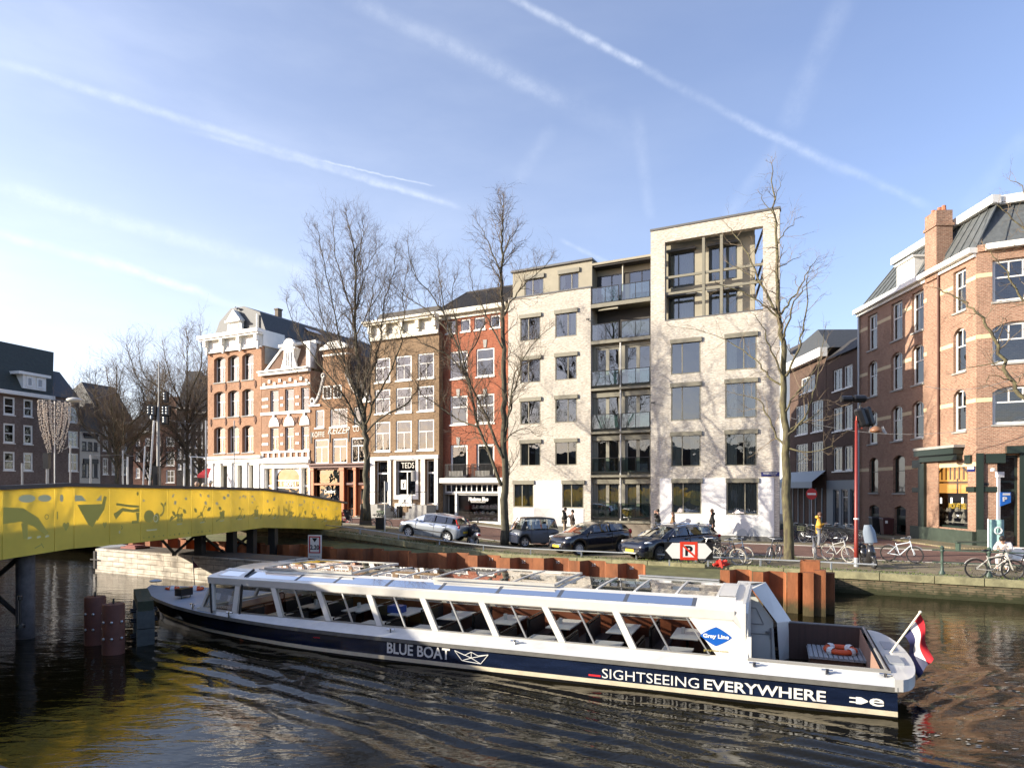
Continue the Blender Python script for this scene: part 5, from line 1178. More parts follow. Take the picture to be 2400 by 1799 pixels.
for a,b_ in zip(mids[:-1],mids[1:]):
 za,zb_=lerp(a,1)-1.12,lerp(b_,1)-1.12
 for(y0,y1,dz,th) in((.06,BW,0,.14),):
  g.add([(a,y0,za-th),(b_,y0,zb_-th),(b_,y1,zb_-th),(a,y1,za-th),(a,y0,za),(b_,y0,zb_),(b_,y1,zb_),(a,y1,za)],[(0,3,2,1),(4,5,6,7),(0,1,5,4),(2,3,7,6),(0,4,7,3),(1,2,6,5)])
g.build('deck',DKS,br)
g=MB()
for y in(.25,1.7,3.2,BW-.3):
 for a,b_ in zip(mids[:-1],mids[1:]):
  za,zb_=lerp(a,1)-1.26,lerp(b_,1)-1.26;ba,bb=lerp(a,2)+.05,lerp(b_,2)+.05
  g.add([(a,y,ba),(b_,y,bb),(b_,y+.15,bb),(a,y+.15,ba),(a,y,za),(b_,y,zb_),(b_,y+.15,zb_),(a,y+.15,za)],[(0,3,2,1),(4,5,6,7),(0,1,5,4),(2,3,7,6)])
g.build('girders',DKS,br)
# far parapet
g=MB();rl=MB()
for a,b_ in zip(mids[:-1],mids[1:]):
 za,zb_=lerp(a,1),lerp(b_,1);rl.tube([(a,BW,za-.35),(b_,BW,zb_-.35)],.04,6);rl.tube([(a,BW,za-.8),(b_,BW,zb_-.8)],.03,6)
t=5.0
while t<T1:rl.box(t,t+.05,BW-.02,BW+.03,lerp(t,1)-1.15,lerp(t,1)-.33);t+=1.5
rl.build('far_railing',DKS,br)
# piers: round steel columns and cross braces
def pier(t,y,r=.2):
 g=MB();g.tube([(t,y,-2.5),(t,y,lerp(t,2)+.05)],r,14);return g.build('pier_column',mat('weathered_pile',(.10,.09,.085),.8,var=.5,vscale=4),br,True)
tp=BRP.t(68,.35);
for y in(.45,2.6,BW-.6):pier(tp,y,.21)
g=MB();z0_,z1_=-.3,lerp(tp,2)
g.box(tp-.25,tp+.25,.1,BW-.1,z1_-.02,z1_+.22);g.tube([(tp,.5,z1_),(tp,2.6,z0_)],.06,6);g.tube([(tp,.5,z0_),(tp,2.6,z1_)],.06,6);g.tube([(tp,2.6,z1_),(tp,4.6,z0_)],.06,6);g.build('pier_braces',DKS,br)
for(x,off_) in((469,2.0),(543,1.2),(590,.8),(640,.4)):
 t=BRP.t(x,off_);g=MB();g.box(t-.17,t+.17,off_-.16,off_+.16,-2,lerp(t,2)+.1);g.build('pier_post',DKS,br)
g=MB()
for(xa,ya,xb,yb,off_) in((380,1265,412,1300,2.4),(457,1255,405,1300,2.4),(478,1258,538,1305,1.6),(580,1258,520,1308,1.3),(520,1288,545,1310,1.3),(555,1262,590,1286,1.1)):
 P=[]
 for(x,y) in((xa,ya),(xb,yb)):P.append((BRP.t(x,off_),off_,BRP.z(x,y,off_)))
 g.tube(P,.055,4)
[q.build('pier_bracing',DKS,br) for q in islands(g)]
# ------------------------------------------------------------------ sheet pile wall
RUST=mat('rusty_sheet_steel',(.25,.088,.032),.8,var=.6,vscale=2.2,bump=.4,bscale=18,stretch=(1,1,.35))
tideline(RUST,-.58,-.25,(.05,.05,.018))
RUSTD=mat('dark_pile',(.13,.06,.035),.8,var=.4,vscale=3,stretch=(1,1,.35))
sp=thing('sheet_pile_wall','rusty brown corrugated sheet pile wall standing in the canal before the quay','sheet pile wall',CP(0,18,0),CAN.rz)
def pileseg(u,ztop,period,m,flip=0):
 """one pan of the corrugated wall in local (u, -n)"""
 g=MB();p=period;d=.42
 xs_=[(0,-d),(p*.30,-d),(p*.44,0),(p*.86,0),(p,-d)]
 for(x0,y0),(x1,y1) in zip(xs_[:-1],xs_[1:]):
  g.add([(u+x0,y0,-2),(u+x1,y1,-2),(u+x1,y1,ztop),(u+x0,y0,ztop),(u+x0,y0+.035,-2),(u+x1,y1+.035,-2),(u+x1,y1+.035,ztop),(u+x0,y0+.035,ztop)],[(0,1,2,3),(4,7,6,5),(3,2,6,7)])
 g.box(u+p*.29,u+p*.31,-d-.02,-d+.02,-2,ztop)
 return g.build('sheet_pile',m,sp)
ul=CU(1497,18);per=1.40
nums={0:'88',1:'33',2:'90',3:'53',4:'11'}
for k in range(0,21):
 u=ul-per*(k+1)+.35;zt_=.50+.03*((k*7)%3-1)
 o=pileseg(u,zt_,per,RUST)
 if k in nums:text(nums[k],None,u+per*.52,u+per*.62,zt_-.16,.11,-.004,LET,o)
k=0;u=ul+.35
while u<CU(1690,18):pileseg(u,-.02-.05*(k%2),per,RUST);u+=per;k+=1
u0_=CU(1693,18);n_=3;pr_=(CU(1930,18)-u0_)/n_
for k in range(n_):pileseg(u0_+k*pr_,.46 if k<2 else.50,pr_*.98,RUST)
g=MB();ue=CU(1885,18);g.box(ue,ue+.3,-.75,-.42,-2,.55);g.box(ue+.3,ue+.62,-.60,-.2,-2,.62);g.box(ue+.05,ue+.85,-.1,.25,-2,.50);g.build('corner_pile',RUST,sp)
g=MB();g.box(ue-.1,ue+.45,-.35,-.28,.5,.86);g.box(ue-.1,ue-.03,-.35,.2,.5,.86);g.box(ue-.1,ue+.45,.15,.2,.5,.86);g.box(ue+.4,ue+.45,-.27,.14,.5,.86);g.build('steel_bracket',RUST,sp)
g=MB();ua,ub=CU(1500,18)+.1,CU(1692,18);
g.box(ua,ub,-.50,-.42,-.12,.12);g.box(ua,ub,-.56,-.36,.12,.15);g.box(ua,ub,-.56,-.36,-.15,-.12);g.build('steel_waler',GALV,sp)
bf=MB();
for a,b_ in zip([-60,-24]+US[1:],US+[9.0]):pass
uu_=[-60,-24]+[q for q in US[1:]]+[12,15,18,CU(1930,18)]
for a,b_ in zip(uu_[:-1],uu_[1:]):
 za,zb_=min(.0,0)-.22,-.22
 bf.add([CP(a,QE+.05,street_z(a)*.55-.12),CP(b_,QE+.05,street_z(b_)*.55-.12),CP(b_,17.9,-.2),CP(a,17.9,-.2)],[(0,3,2,1)])
bf.add([CP(uu_[-1],QE,-.12),CP(uu_[-1],17.9,-.2),CP(uu_[-1],17.9,-2),CP(uu_[-1],QE,-2)],[(0,1,2,3)])
struct(bf.build('bank_fill',mat('mossy_bank',(.12,.12,.045),.95,var=.5,vscale=1.8,bump=.6,bscale=9)))
rc=MB();rs=random.Random(4)
X,Y,_=CP(CU(1690,17.6),17.6)
for q in range(9):rc.tube([(X+rs.gauss(0,.14),Y+rs.gauss(0,.1),.52+rs.random()*.2),(X+rs.gauss(0,.14),Y+rs.gauss(0,.1),.5+rs.random()*.18),(X+rs.gauss(0,.16),Y+rs.gauss(0,.1),.45+rs.random()*.15)],[.05,.07,.03],5)
tag(rc.build('red_strap',mat('red_strap',(.65,.05,.03),.7)),'crumpled bright red strap lying on the sheet piles under the no mooring board','strap')
# ------------------------------------------------------------------ white barge under the bridge
BG0=Plane((-20.0,30.9),(6.6,-3.5))
bg_=thing('work_barge','low white painted timber barge moored behind the bridge','barge',BG0.w(0),BG0.rz)
BWH=brick('white_planks',(.66,.60,.50),(.58,.51,.42),(.30,.25,.19),.9,.22,mort=.014,var=.3,vs=2.5,bump=.6)
L_=BG0.t(640);g=MB();g.prism([(0.9,.30),(L_,.30),(L_,-1.2),(0.9,-1.2)],0,1.8);g.build('side',BWH,bg_)
g=MB();g.add([(.9,0,.30),(0,1.1,.34),(0,1.8,.34),(.9,1.8,.30),(.9,0,-1.2),(0,1.1,-1.2),(0,1.8,-1.2)],[(0,1,2,3),(0,4,5,1),(1,5,6,2)]);g.build('bow_panel',mat('grey_plank',(.36,.36,.33),.8,var=.3,vscale=3),bg_)
g=MB();g.box(.82,.98,-.05,.02,-.6,.2);g.box(.6,1.25,-.07,-.051,-.22,-.16);g.build('iron_strap',BLACK,bg_)
g=MB();g.box(1.2,L_-.1,.2,1.7,.301,.33);g.build('barge_deck',mat('barge_deck',(.12,.10,.08),.9),bg_)
g=MB();g.box(2.0,3.1,.5,1.2,.33,.42);g.box(2.2,2.9,.6,1.1,.42,.47);o=g.build('deck_hatch',mat('red_hatch',(.25,.07,.05),.7),bg_)
# ------------------------------------------------------------------ fender piles and guide beam
def gz(x,y,z=WATER):Y=(EYE-z)*FPX/(y-HOR);return((x-1200)/FPX*Y,Y)
FR_=mat('red_brown_pile',(.12,.042,.026),.7,var=.3,vscale=3);CONC=mat('old_concrete',(.09,.10,.095),.85,var=.3,vscale=5,bump=.4)
for(x,yb,yt,r,lab) in((266,1530,1411,.235,'front'),(223,1508,1394,.235,'rear')):
 X,Y=gz(x,yb);zt_=EYE-(yt+3-HOR)/FPX*Y
 f=thing('fender_pile','red brown round mooring pile by the bridge, %s of the pair'%('nearer and larger' if lab=='front' else 'farther back'),'mooring pile',(X,Y,WATER),0,'round mooring piles beside the bridge')
 g=MB();g.lathe([(r,-2),(r,zt_-WATER-.03),(r*.93,zt_-WATER),(.001,zt_-WATER)],n=20);g.build('pile',FR_,f,True,auto=.6)
 g=MB();
 for zz in(.4,.78):
  for an in(-2.0,-1.2,-.3):g.ball((r*cos(an)*1.02,r*sin(an)*1.02,zt_-WATER-zz),.035,6,4)
 [q.build('bolt',STEEL,f) for q in islands(g)];g=MB();g.tube([(0,0,zt_-WATER),(0,0,zt_-WATER+.12)],.02,6);g.build('lifting_eye',BLACK,f)
gb=thing('guide_fender','heavy mossy concrete guide beam on blocks behind the mooring piles','guide beam',(-8.97,16.2,WATER),radians(122))
g=MB();g.box(0,2.4,-.17,.17,.84,1.08);g.build('beam',mat('mossy_beam',(.045,.052,.03),.9,var=.4,vscale=4),gb)
g=MB();g.box(-.03,.30,-.19,.19,.42,.839);o1=g.build('block',CONC,gb);g=MB();g.box(-.03,.30,-.19,.19,-1,.40);g.build('block',CONC,gb);g=MB();g.box(1.7,2.0,-.2,.2,-1,.85);g.build('post',CONC,gb)
g=MB();[g.tube([(x,-.3,z),(x,.3,z)],.03,6) for x in(.6,.9) for z in(.1,.5,.75)];g.box(.4,1.7,-.05,.05,.2,.3);[q.build('tie_rod',BLACK,gb) for q in islands(g)]
# 2.20 clearance sign
SGP=CP(CU(738,18.6),18.6);
sg=thing('clearance_sign','white 2.20 headroom board with red border and black triangle by the bridge','sign',(SGP[0],SGP[1],0),radians(-8))
Ys=SGP[1];zt_=EYE-(1253-HOR)/FPX*Ys;zb_=EYE-(1308-HOR)/FPX*Ys;wS=33/FPX*Ys
REDS=mat('sign_red',(.50,.02,.03),.4)
g=MB();g.box(-wS/2,wS/2,-.02,.02,zb_,zt_);g.build('board',WHITE,sg);g=MB();q=(zb_+zt_)/2+.09;hw_=wS*.42;hh_=(zt_-zb_)*.36
for(a,b_,c,d) in((-hw_,hw_,q+hh_-.05,q+hh_),(-hw_,hw_,q-hh_,q-hh_+.05),(-hw_,-hw_+.05,q-hh_+.05,q+hh_-.05),(hw_-.05,hw_,q-hh_+.05,q+hh_-.05)):g.box(a,b_,-.028,-.0201,c,d)
g.build('border',REDS,sg);g=MB();g.prism([(-hw_*.5,q+hh_*.78),(hw_*.5,q+hh_*.78),(0,q+hh_*.3)],-.027,-.0201);g.build('triangle',BLACK,sg)
text('2.20',None,-hw_*.8,hw_*.8,q-hh_*.3,hh_*.55,-.021,BLACK,sg,bold=.02);text('doorvaarthoogte',None,-hw_*.9,hw_*.9,zb_+.09,.05,-.021,BLACK,sg)
g=MB();g.tube([(0,.05,WATER-.5),(0,.05,zt_-.1)],.04,8);g.build('post',GALV,sg)
# ------------------------------------------------------------------ the canal tour boat
# local frame: x = metres from the stern towards the bow, y = -(metres from the near side)
boat=thing('tour_boat','long low white and navy canal tour boat with glass roof heading left','boat',(BO[0],BO[1],0),atan2(BA[1],BA[0]))
BW_=mat('boat_white',(.76,.73,.655),.32,coat=.3,var=.10,vscale=1.7);DECKW=mat('boat_deck_white',(.66,.66,.63),.4,var=.14,vscale=3)
NAVY=mat('boat_navy',(.008,.014,.036),.16,coat=.6,var=.6,vscale=2.4,stretch=(.3,1,1.4));STRIPE=mat('boat_cream_stripe',(.66,.58,.42),.4,var=.18,vscale=4);RUB=mat('rub_rail_grey',(.15,.145,.13),.6,var=.3,vscale=5)
BDECK=mat('boat_deck_grey',(.36,.40,.46),.5,var=.08,vscale=3);INNER=mat('boat_interior_wood',(.16,.045,.018),.5,var=.2);FLOORM=mat('boat_floor',(.03,.028,.026),.7)
BGL=glass('boat_glass',(.84,.85,.84),.0,k=.45);RGL=glass('boat_roof_glass',(.86,.87,.84),.05,k=.7);DGL=glass('boat_side_roof_glass',(.20,.24,.28),.07,k=1.0)
def T(a,l,z):return(a,-l,z)
CL_=2.05
def hw_at(a):
 if a<0:return 1.95
 P_=[(0,2.04),(1,2.05),(9,2.05),(11,2.0),(13,1.88),(14.6,1.74),(15.8,1.60),(17,1.36),(18,1.04),(18.7,.74),(19.2,.42),(19.45,.18),(19.52,.0)]
 for(p,q) in zip(P_[:-1],P_[1:]):
  if a<=q[0]:return p[1]+(q[1]-p[1])*(a-p[0])/(q[0]-p[0])
 return 0
def sheer(a):return-.20+(.0 if a<12 else.0040*(a-12)**2*1.35)
hull_st=[0.0,.8,2,4,6,8,10,11,12,13,14,15,15.8,16.5,17,17.5,18,18.4,18.7,19,19.2,19.35,19.45,19.52]
def hull_ring(a,side):
 w_=hw_at(a);s_=side;z=sheer(a);fl=.0 if a<12 else min(.62,.06*(a-12)**1.35)
 tz=lambda q:q+(z+.2)
 return[(a,CL_+s_*(w_+.05),z-.0),(a,CL_+s_*(w_+.05),z-.085),(a,CL_+s_*w_,z-.09),(a-fl*.15,CL_+s_*max(0,w_-fl*.45),-.61+(z+.2)*.35),(a-fl*.2,CL_+s_*max(0,w_-fl*.52+.006),-.612+(z+.2)*.35),(a-fl*.24,CL_+s_*max(0,w_-fl*.58+.006),-.70+(z+.2)*.25),(a-fl*.25,CL_+s_*max(0,w_-fl*.6),-.702+(z+.2)*.25),(a-fl*.4,CL_+s_*max(0,w_*.92-fl*.8),-1.3)]
mm=[1,1,0,0,2,3,3]
g=MB(T);
for side in(-1,1):
 rings=[hull_ring(a,side) for a in hull_st]
 for i in range(len(rings)-1):
  for j in range(7):g.add([rings[i][j],rings[i+1][j],rings[i+1][j+1],rings[i][j+1]],[(0,1,2,3)],mm[j])
R0_,R1_=hull_ring(0.0,-1),hull_ring(0.0,1)
for j in range(7):g.add([R0_[j],R1_[j],R1_[j+1],R0_[j+1]],[(0,1,2,3)],mm[j])
g.build('hull',[NAVY,RUB,STRIPE,BLACK],boat)
# deck plate round the cabin and cockpit
ci0,ci1=.38,3.72  # coaming
g=MB(T);ca0,ca1=.06,2.34
def strip_deck(a0,a1,l_in,m_):
 st=[q for q in hull_st if a0<q<a1];st=[a0]+st+[a1]
 for p,q in zip(st[:-1],st[1:]):
  for s_ in(-1,1):
   o0,o1=CL_+s_*(hw_at(p)+.05),CL_+s_*(hw_at(q)+.05);i_=ci0 if s_<0 else ci1
   g.add([(p,o0,sheer(p)+.001),(q,o1,sheer(q)+.001),(q,i_,-.07),(p,i_,-.07)],[(0,1,2,3)],m_)
strip_deck(.0,9.0,0,0);strip_deck(9.0,15.2,0,0)
g.add([(-.0,CL_-2.09,sheer(0)),(-.0,CL_+2.09,sheer(0)),(.0,ci1,-.07),(.0,ci0,-.07)],[(0,1,2,3)],0)
g.build('side_deck',[DECKW],boat,auto=.5)
# rounded stern platform
g=MB(T);P0_=[];n=18
for i in range(n+1):th=-pi/2+pi*i/n;P0_.append((.05-.52*cos(th)**.8,CL_+2.1*sin(th)))
top=[(a,l,-.07) for a,l in P0_];bot=[(a,l,-.27) for a,l in P0_]
g.add(top+bot,[list(range(n+1)),list(range(2*n+1,n,-1))]+[(i,i+n+1,i+n+2,i+1) for i in range(n)]);g.build('stern_platform',BW_,boat)
g=MB(T);g.box(-.25,-.02,1.0,1.6,-.069,-.03);g.box(-.3,-.1,2.2,2.9,-.069,-.05);[q.build('deck_plate',GALV,boat) for q in islands(g)]
# bow deck
g=MB(T);st=[15.2]+[q for q in hull_st if q>15.2]
for p,q in zip(st[:-1],st[1:]):
 a_,b_=hw_at(p)+.05,hw_at(q)+.05;g.add([(p,CL_-a_,sheer(p)+.001),(q,CL_-b_,sheer(q)+.001),(q,CL_,sheer(q)+.06),(p,CL_,sheer(p)+.06),(q,CL_+b_,sheer(q)+.001),(p,CL_+a_,sheer(p)+.001)],[(0,1,2,3),(3,2,4,5)])
g.build('bow_deck',BDECK,boat)
# cabin: near and far sides, sill, posts, roof
zs_=-.05;zh=.62;AB,AE=15.55,2.36
def lw(z,side):  # wall distance from the side, leaning in with height
 q=.40+max(0,(z+.05))*.17;return q if side<0 else 2*CL_-q
near_b=[13.17,11.75,10.33,8.88,7.42,5.95,4.49,2.97];near_t=[13.5,12.13,10.69,9.27,7.81,6.36,4.86,3.42]
for side in(-1,1):
 g=MB(T);s_=side
 def wq(pts,th=.05):
  o_=[(a,lw(z,s_),z) for a,z in pts];i_=[(a,lw(z,s_)-s_*th,z) for a,z in pts];n=len(pts)
  g.add(o_+i_,[list(range(n)),list(range(2*n-1,n-1,-1))]+[(i,i+n,(i+1)%n+n,(i+1)%n) for i in range(n)])
 wq([(AE,-.2),(14.9,-.12),(14.9,zs_),(AE,zs_)]);
 wq([(AE,zs_+.001),(near_b[-1]-.06,zs_+.001),(near_t[-1]+.02,zh-.001),(2.66,zh-.001),(2.62,.60),(AE,.34)])
 wq([(2.66,zh),(15.3,zh),(15.3,.80),(2.64,.80)])
 g.build('cabin_side',BW_,boat)
 for b_,t_ in list(zip(near_b,near_t))[:-1]:
  g=MB(T)
  def bar(pts,th,o=0):
   o_=[(a,lw(z,s_)+s_*.012,z) for a,z in pts];i_=[(a,lw(z,s_)-s_*th,z) for a,z in pts];n=len(pts)
   g.add(o_+i_,[list(range(n)),list(range(2*n-1,n-1,-1))]+[(i,i+n,(i+1)%n+n,(i+1)%n) for i in range(n)])
  bar([(b_-.07,zs_),(b_+.07,zs_),(t_+.07,zh),(t_-.07,zh)],.07);g.build('window_post',BW_,boat)
  # thin mullions half way
 for(b0,t0),(b1,t1) in zip(list(zip(near_b,near_t))[:-1],list(zip(near_b,near_t))[1:]):
  b_,t_=b0+(b1-b0)*.47,t0+(t1-t0)*.47;g=MB(T)
  o_=[(a,lw(z,s_)-s_*.0,z) for a,z in((b_-.018,zs_),(b_+.018,zs_),(t_+.018,zh),(t_-.018,zh))];i_=[(a,l-s_*.04,z) for a,l,z in o_]
  g.add(o_+i_,[(0,1,2,3),(7,6,5,4),(0,4,5,1),(1,5,6,2),(2,6,7,3),(3,7,4,0)]);g.build('mullion',STEEL,boat)
 for(b0,t0),(b1,t1) in zip([(14.55,14.55)]+list(zip(near_b,near_t))[:-1],list(zip(near_b,near_t))):
  g=MB(T);P=[(b0-(.07 if b0<14 else 0),zs_+.002),(b1+.07,zs_+.002),(t1+.07,zh-.002),(t0-(.07 if b0<14 else 0),zh-.002)];g.poly([(a,lw(z,s_)-s_*.02,z) for a,z in P]);g.build('window_glass',BGL,boat)
  g=MB(T);f_=.025
  for(p,q) in zip(P,P[1:]+P[:1]):g.tube([(p[0],lw(p[1],s_)-s_*.01,p[1]),(q[0],lw(q[1],s_)-s_*.01,q[1])],.018,4)
  g.build('window_frame',mat('window_alu',(.5,.49,.46),.3,metal=.6),boat)
  # wheelhouse: two dark frames across, front windows, raked windscreen
for s_ in(-1,1):
 g=MB(T)
 for a0,a1,w__ in((14.62,14.62,.10),(15.36,15.5,.05)):
  g.add([(a0-w__,lw(zs_,s_),zs_),(a0+w__,lw(zs_,s_),zs_),(a1+w__,lw(zh,s_),zh),(a1-w__,lw(zh,s_),zh),(a0-w__,lw(zs_,s_)-s_*.08,zs_),(a0+w__,lw(zs_,s_)-s_*.08,zs_),(a1+w__,lw(zh,s_)-s_*.08,zh),(a1-w__,lw(zh,s_)-s_*.08,zh)],[(0,1,2,3),(7,6,5,4),(0,4,5,1),(1,5,6,2),(2,6,7,3),(3,7,4,0)])
 g.add([(14.7,lw(0,s_),-.13),(15.95,lw(0,s_)+.08*-s_,-.10),(15.9,lw(0,s_)+.08*-s_,0.0),(14.7,lw(0,s_),-.03)],[(0,1,2,3)]);g.build('wheelhouse_side',BW_,boat)
 g=MB(T);g.tube([(14.45,lw(0,s_)+s_*.02,-.12),(14.48,lw(.6,s_)+s_*.02,.6),(14.5,lw(.8,s_)-s_*.1,.84),(14.52,.95 if s_<0 else 3.15,.97)],.035,6);g.tube([(15.38,lw(0,s_)+s_*.02,-.12),(15.55,lw(.6,s_)+s_*.02,.62)],.03,6);g.build('frame_seam',BLACK,boat)
 g=MB(T);g.poly([(14.72,lw(0,s_)-s_*.03,-.02),(15.31,lw(0,s_)-s_*.03,-.02),(15.42,lw(.6,s_)-s_*.03,.6),(14.72,lw(.6,s_)-s_*.03,.6)]);g.build('wheelhouse_glass',BGL,boat)
 g=MB(T);g.poly([(15.42,lw(0,s_)-s_*.03,-.0),(15.92,lw(0,s_)-s_*.2,-.0),(15.60,lw(.6,s_)-s_*.1,.6),(15.55,lw(.6,s_)-s_*.03,.6)]);g.build('quarter_glass',BGL,boat)
g=MB(T)
for l in(.62,1.6,2.5,3.48):g.add([(15.98,l-.04,-.06),(15.98,l+.04,-.06),(15.62,l+.04,.63),(15.62,l-.04,.63),(15.9,l-.04,-.06),(15.9,l+.04,-.06),(15.54,l+.04,.63),(15.54,l-.04,.63)],[(0,1,2,3),(0,3,7,4),(1,5,6,2)])
g.box(15.86,16.02,.5,3.6,-.16,-.03);g.build('windscreen_frame',BW_,boat)
g=MB(T);g.poly([(15.93,.6,-.03),(15.93,3.5,-.03),(15.58,3.5,.62),(15.58,.6,.62)]);g.build('windscreen',BGL,boat)
text('02330234',lambda x,y,z:(14.72+.62*(1-x),-(lw(0,-1)-.0)-.005,z),.12,.85,.06,.07,0,WHITE,boat,bold=.01)
# roof: eaves, sloping side glass, upper beams, hatches
def rz(l):q=(l-CL_)/1.6;return.99-.05*q*q
for s_ in(-1,1):
 def LL(l):return l if s_<0 else 2*CL_-l
 g=MB(T);g.add([(2.6,LL(.50),.62),(15.62,LL(.50),.62),(15.62,LL(.47),.79),(2.6,LL(.47),.79),(15.62,LL(.60),.82),(2.6,LL(.60),.82)],[(0,1,2,3),(3,2,4,5)])
 g.add([(2.6,LL(.5),.60),(15.6,LL(.5),.60),(15.6,LL(.75),.60),(2.6,LL(.75),.60)],[(0,1,2,3)]);g.build('eave',BW_,boat)
 g=MB(T);br_=[3.36,4.7,6.1,7.5,8.9,10.3,11.75,12.9,14.42]
 for p,q in zip(br_[:-1],br_[1:]):g.poly([(p+.035,LL(.61),.823),(q-.035,LL(.61),.823),(q-.035,LL(.93),.925),(p+.035,LL(.93),.925)])
 g.poly([(14.72,LL(.63),.829),(15.4,LL(.63),.829),(15.3,LL(.90),.915),(14.72,LL(.90),.915)]);g.build('side_roof_glass',DGL,boat)
 g=MB(T)
 for p in br_:g.add([(p-.04,LL(.60),.822),(p+.04,LL(.60),.822),(p+.04,LL(.94),.930),(p-.04,LL(.94),.930)],[(0,1,2,3)],1)
 g.add([(2.6,LL(.6),.821),(3.33,LL(.6),.821),(3.33,LL(.94),.929),(2.6,LL(.94),.929)],[(0,1,2,3)],0);g.add([(14.4,LL(.6),.8215),(14.72,LL(.6),.8215),(14.72,LL(.94),.9292),(14.4,LL(.94),.9292)],[(0,1,2,3)],0)
 g.add([(15.4,LL(.6),.82),(15.75,LL(.62),.80),(15.6,LL(.94),.90),(15.3,LL(.94),.93)],[(0,1,2,3)],0);[q.build('roof_side_bar',[BW_,mat('dark_bar',(.08,.09,.11),.4)],boat) for q in islands(g)]
 g=MB(T);g.add([(2.6,LL(.93),.925),(15.5,LL(.93),.925),(15.5,LL(1.12),.96),(2.6,LL(1.12),.96),(2.6,LL(.93),.87),(15.5,LL(.93),.87),(15.5,LL(1.12),.90),(2.6,LL(1.12),.90)],[(0,1,2,3),(7,6,5,4),(0,4,5,1),(3,2,6,7)]);g.build('roof_beam',BW_,boat)
g=MB(T)
xb=[2.95,3.75,4.6,5.4,6.2,7.0,7.8,8.6,9.4,10.2,11.0,11.8,12.6,13.4]
for p in xb:
 P=[(l,rz(l)-.02) for l in[1.1+1.9*i/6 for i in range(7)]];g.tube([(p,l,z) for l,z in P],.032,4)
[q.build('roof_rib',BW_,boat) for q in islands(g)]
g=MB(T)
for p,q in zip(xb[:-1],xb[1:]):
 for i in range(4):l0,l1=1.11+.47*i,1.11+.47*(i+1);g.poly([(p+.03,l0,rz(l0)-.012),(q-.03,l0,rz(l0)-.012),(q-.03,l1,rz(l1)-.012),(p+.03,l1,rz(l1)-.012)])
g.build('roof_glass',RGL,boat)
g=MB(T)  # solid front and aft ends of the roof
for(p,q) in((13.42,14.5),(2.62,2.93)):
 for i in range(4):l0,l1=1.11+.47*i,1.11+.47*(i+1);g.add([(p,l0,rz(l0)),(q,l0,rz(l0)),(q,l1,rz(l1)),(p,l1,rz(l1)),(p,l0,.90),(q,l0,.90),(q,l1,.90),(p,l1,.90)],[(0,1,2,3),(4,7,6,5),(0,3,7,4),(1,5,6,2)])
for i in range(8):
 l0,l1=.5+3.1*i/8,.5+3.1*(i+1)/8;f0,f1=15.75-.35*abs((l0-CL_)/1.55)**2.5+.1,15.75-.35*abs((l1-CL_)/1.55)**2.5+.1
 z0_=.80+(rz(l0)-.8)*(1-abs((l0-CL_)/1.55)**3);z1_=.80+(rz(l1)-.8)*(1-abs((l1-CL_)/1.55)**3)
 g.add([(14.5,l0,z0_),(14.5,l1,z1_),(f1-.25,l1,z1_-.02),(f0-.25,l0,z0_-.02),(f0,l0,z0_-.12),(f1,l1,z1_-.12),(f0-.02,l0,.64),(f1-.02,l1,.64)],[(0,1,2,3),(3,2,5,4),(4,5,7,6)])
[q.build('roof_end',BW_,boat,auto=.4) for q in islands(g)]
for(p,q,zz,nd) in((11.5,14.2,1.03,1),(6.3,9.25,1.02,2)):
 g=MB(T);zt_=lambda l:rz(l)+(zz-.98)
 ls_=[1.0+2.1*i/5 for i in range(6)]
 for aa in[p,q]+[p+(q-p)*k/(nd+1) for k in range(1,nd+1)]:g.tube([(aa,l,zt_(l)) for l in ls_],.035,4)
 for l in(1.0,3.1):g.tube([(p,l,zt_(l)),(q,l,zt_(l))],.04,4)
 o=g.build('sliding_hatch',mat('hatch_alu',(.62,.60,.54),.35,metal=.2),boat)
 g=MB(T)
 for i in range(5):l0,l1=ls_[i],ls_[i+1];g.poly([(p,l0,zt_(l0)+.01),(q,l0,zt_(l0)+.01),(q,l1,zt_(l1)+.01),(p,l1,zt_(l1)+.01)])
 g.build('hatch_glass',RGL,o)
 # rear bulkhead, companionway on the far side, cockpit
GD=mat('boat_door_grey',(.72,.73,.67),.4)
g=MB(T);g.box(2.40,2.46,.45,3.3,-1.1,.95);g.build('rear_bulkhead',BW_,boat)
g=MB(T);P=[(2.72,-.9),(2.70,.80),(2.42,.80),(1.94,.12),(1.88,-.9)];g.add([(a,3.43,z) for a,z in P]+[(a,3.47,z) for a,z in P],[list(range(5)),list(range(9,4,-1))]+[(i,i+5,(i+1)%5+5,(i+1)%5) for i in range(5)]);dr_=g.build('door',GD,boat)
g=MB(T)
for(pp) in([(2.64,.70),(2.5,.70),(2.5,.45),(2.64,.45)],[(2.64,.38),(2.3,.38),(2.14,.02),(2.64,.02)],[(2.64,-.2),(1.98,-.2),(1.98,-.85),(2.64,-.85)]):
 for p,q in zip(pp,pp[1:]+pp[:1]):g.tube([(p[0],3.425,p[1]),(q[0],3.425,q[1])],.012,4)
g.box(1.98,2.1,3.38,3.42,-.16,-.12);g.box(1.97,2.01,3.40,3.43,-.3,-.05);g.build('door_handle',STEEL,dr_)
g=MB(T);O=[(2.7,.93),(2.10,.93),(1.56,.08),(1.56,-.9)];I=[(2.7,.82),(2.38,.82),(1.86,.10),(1.80,-.9)]
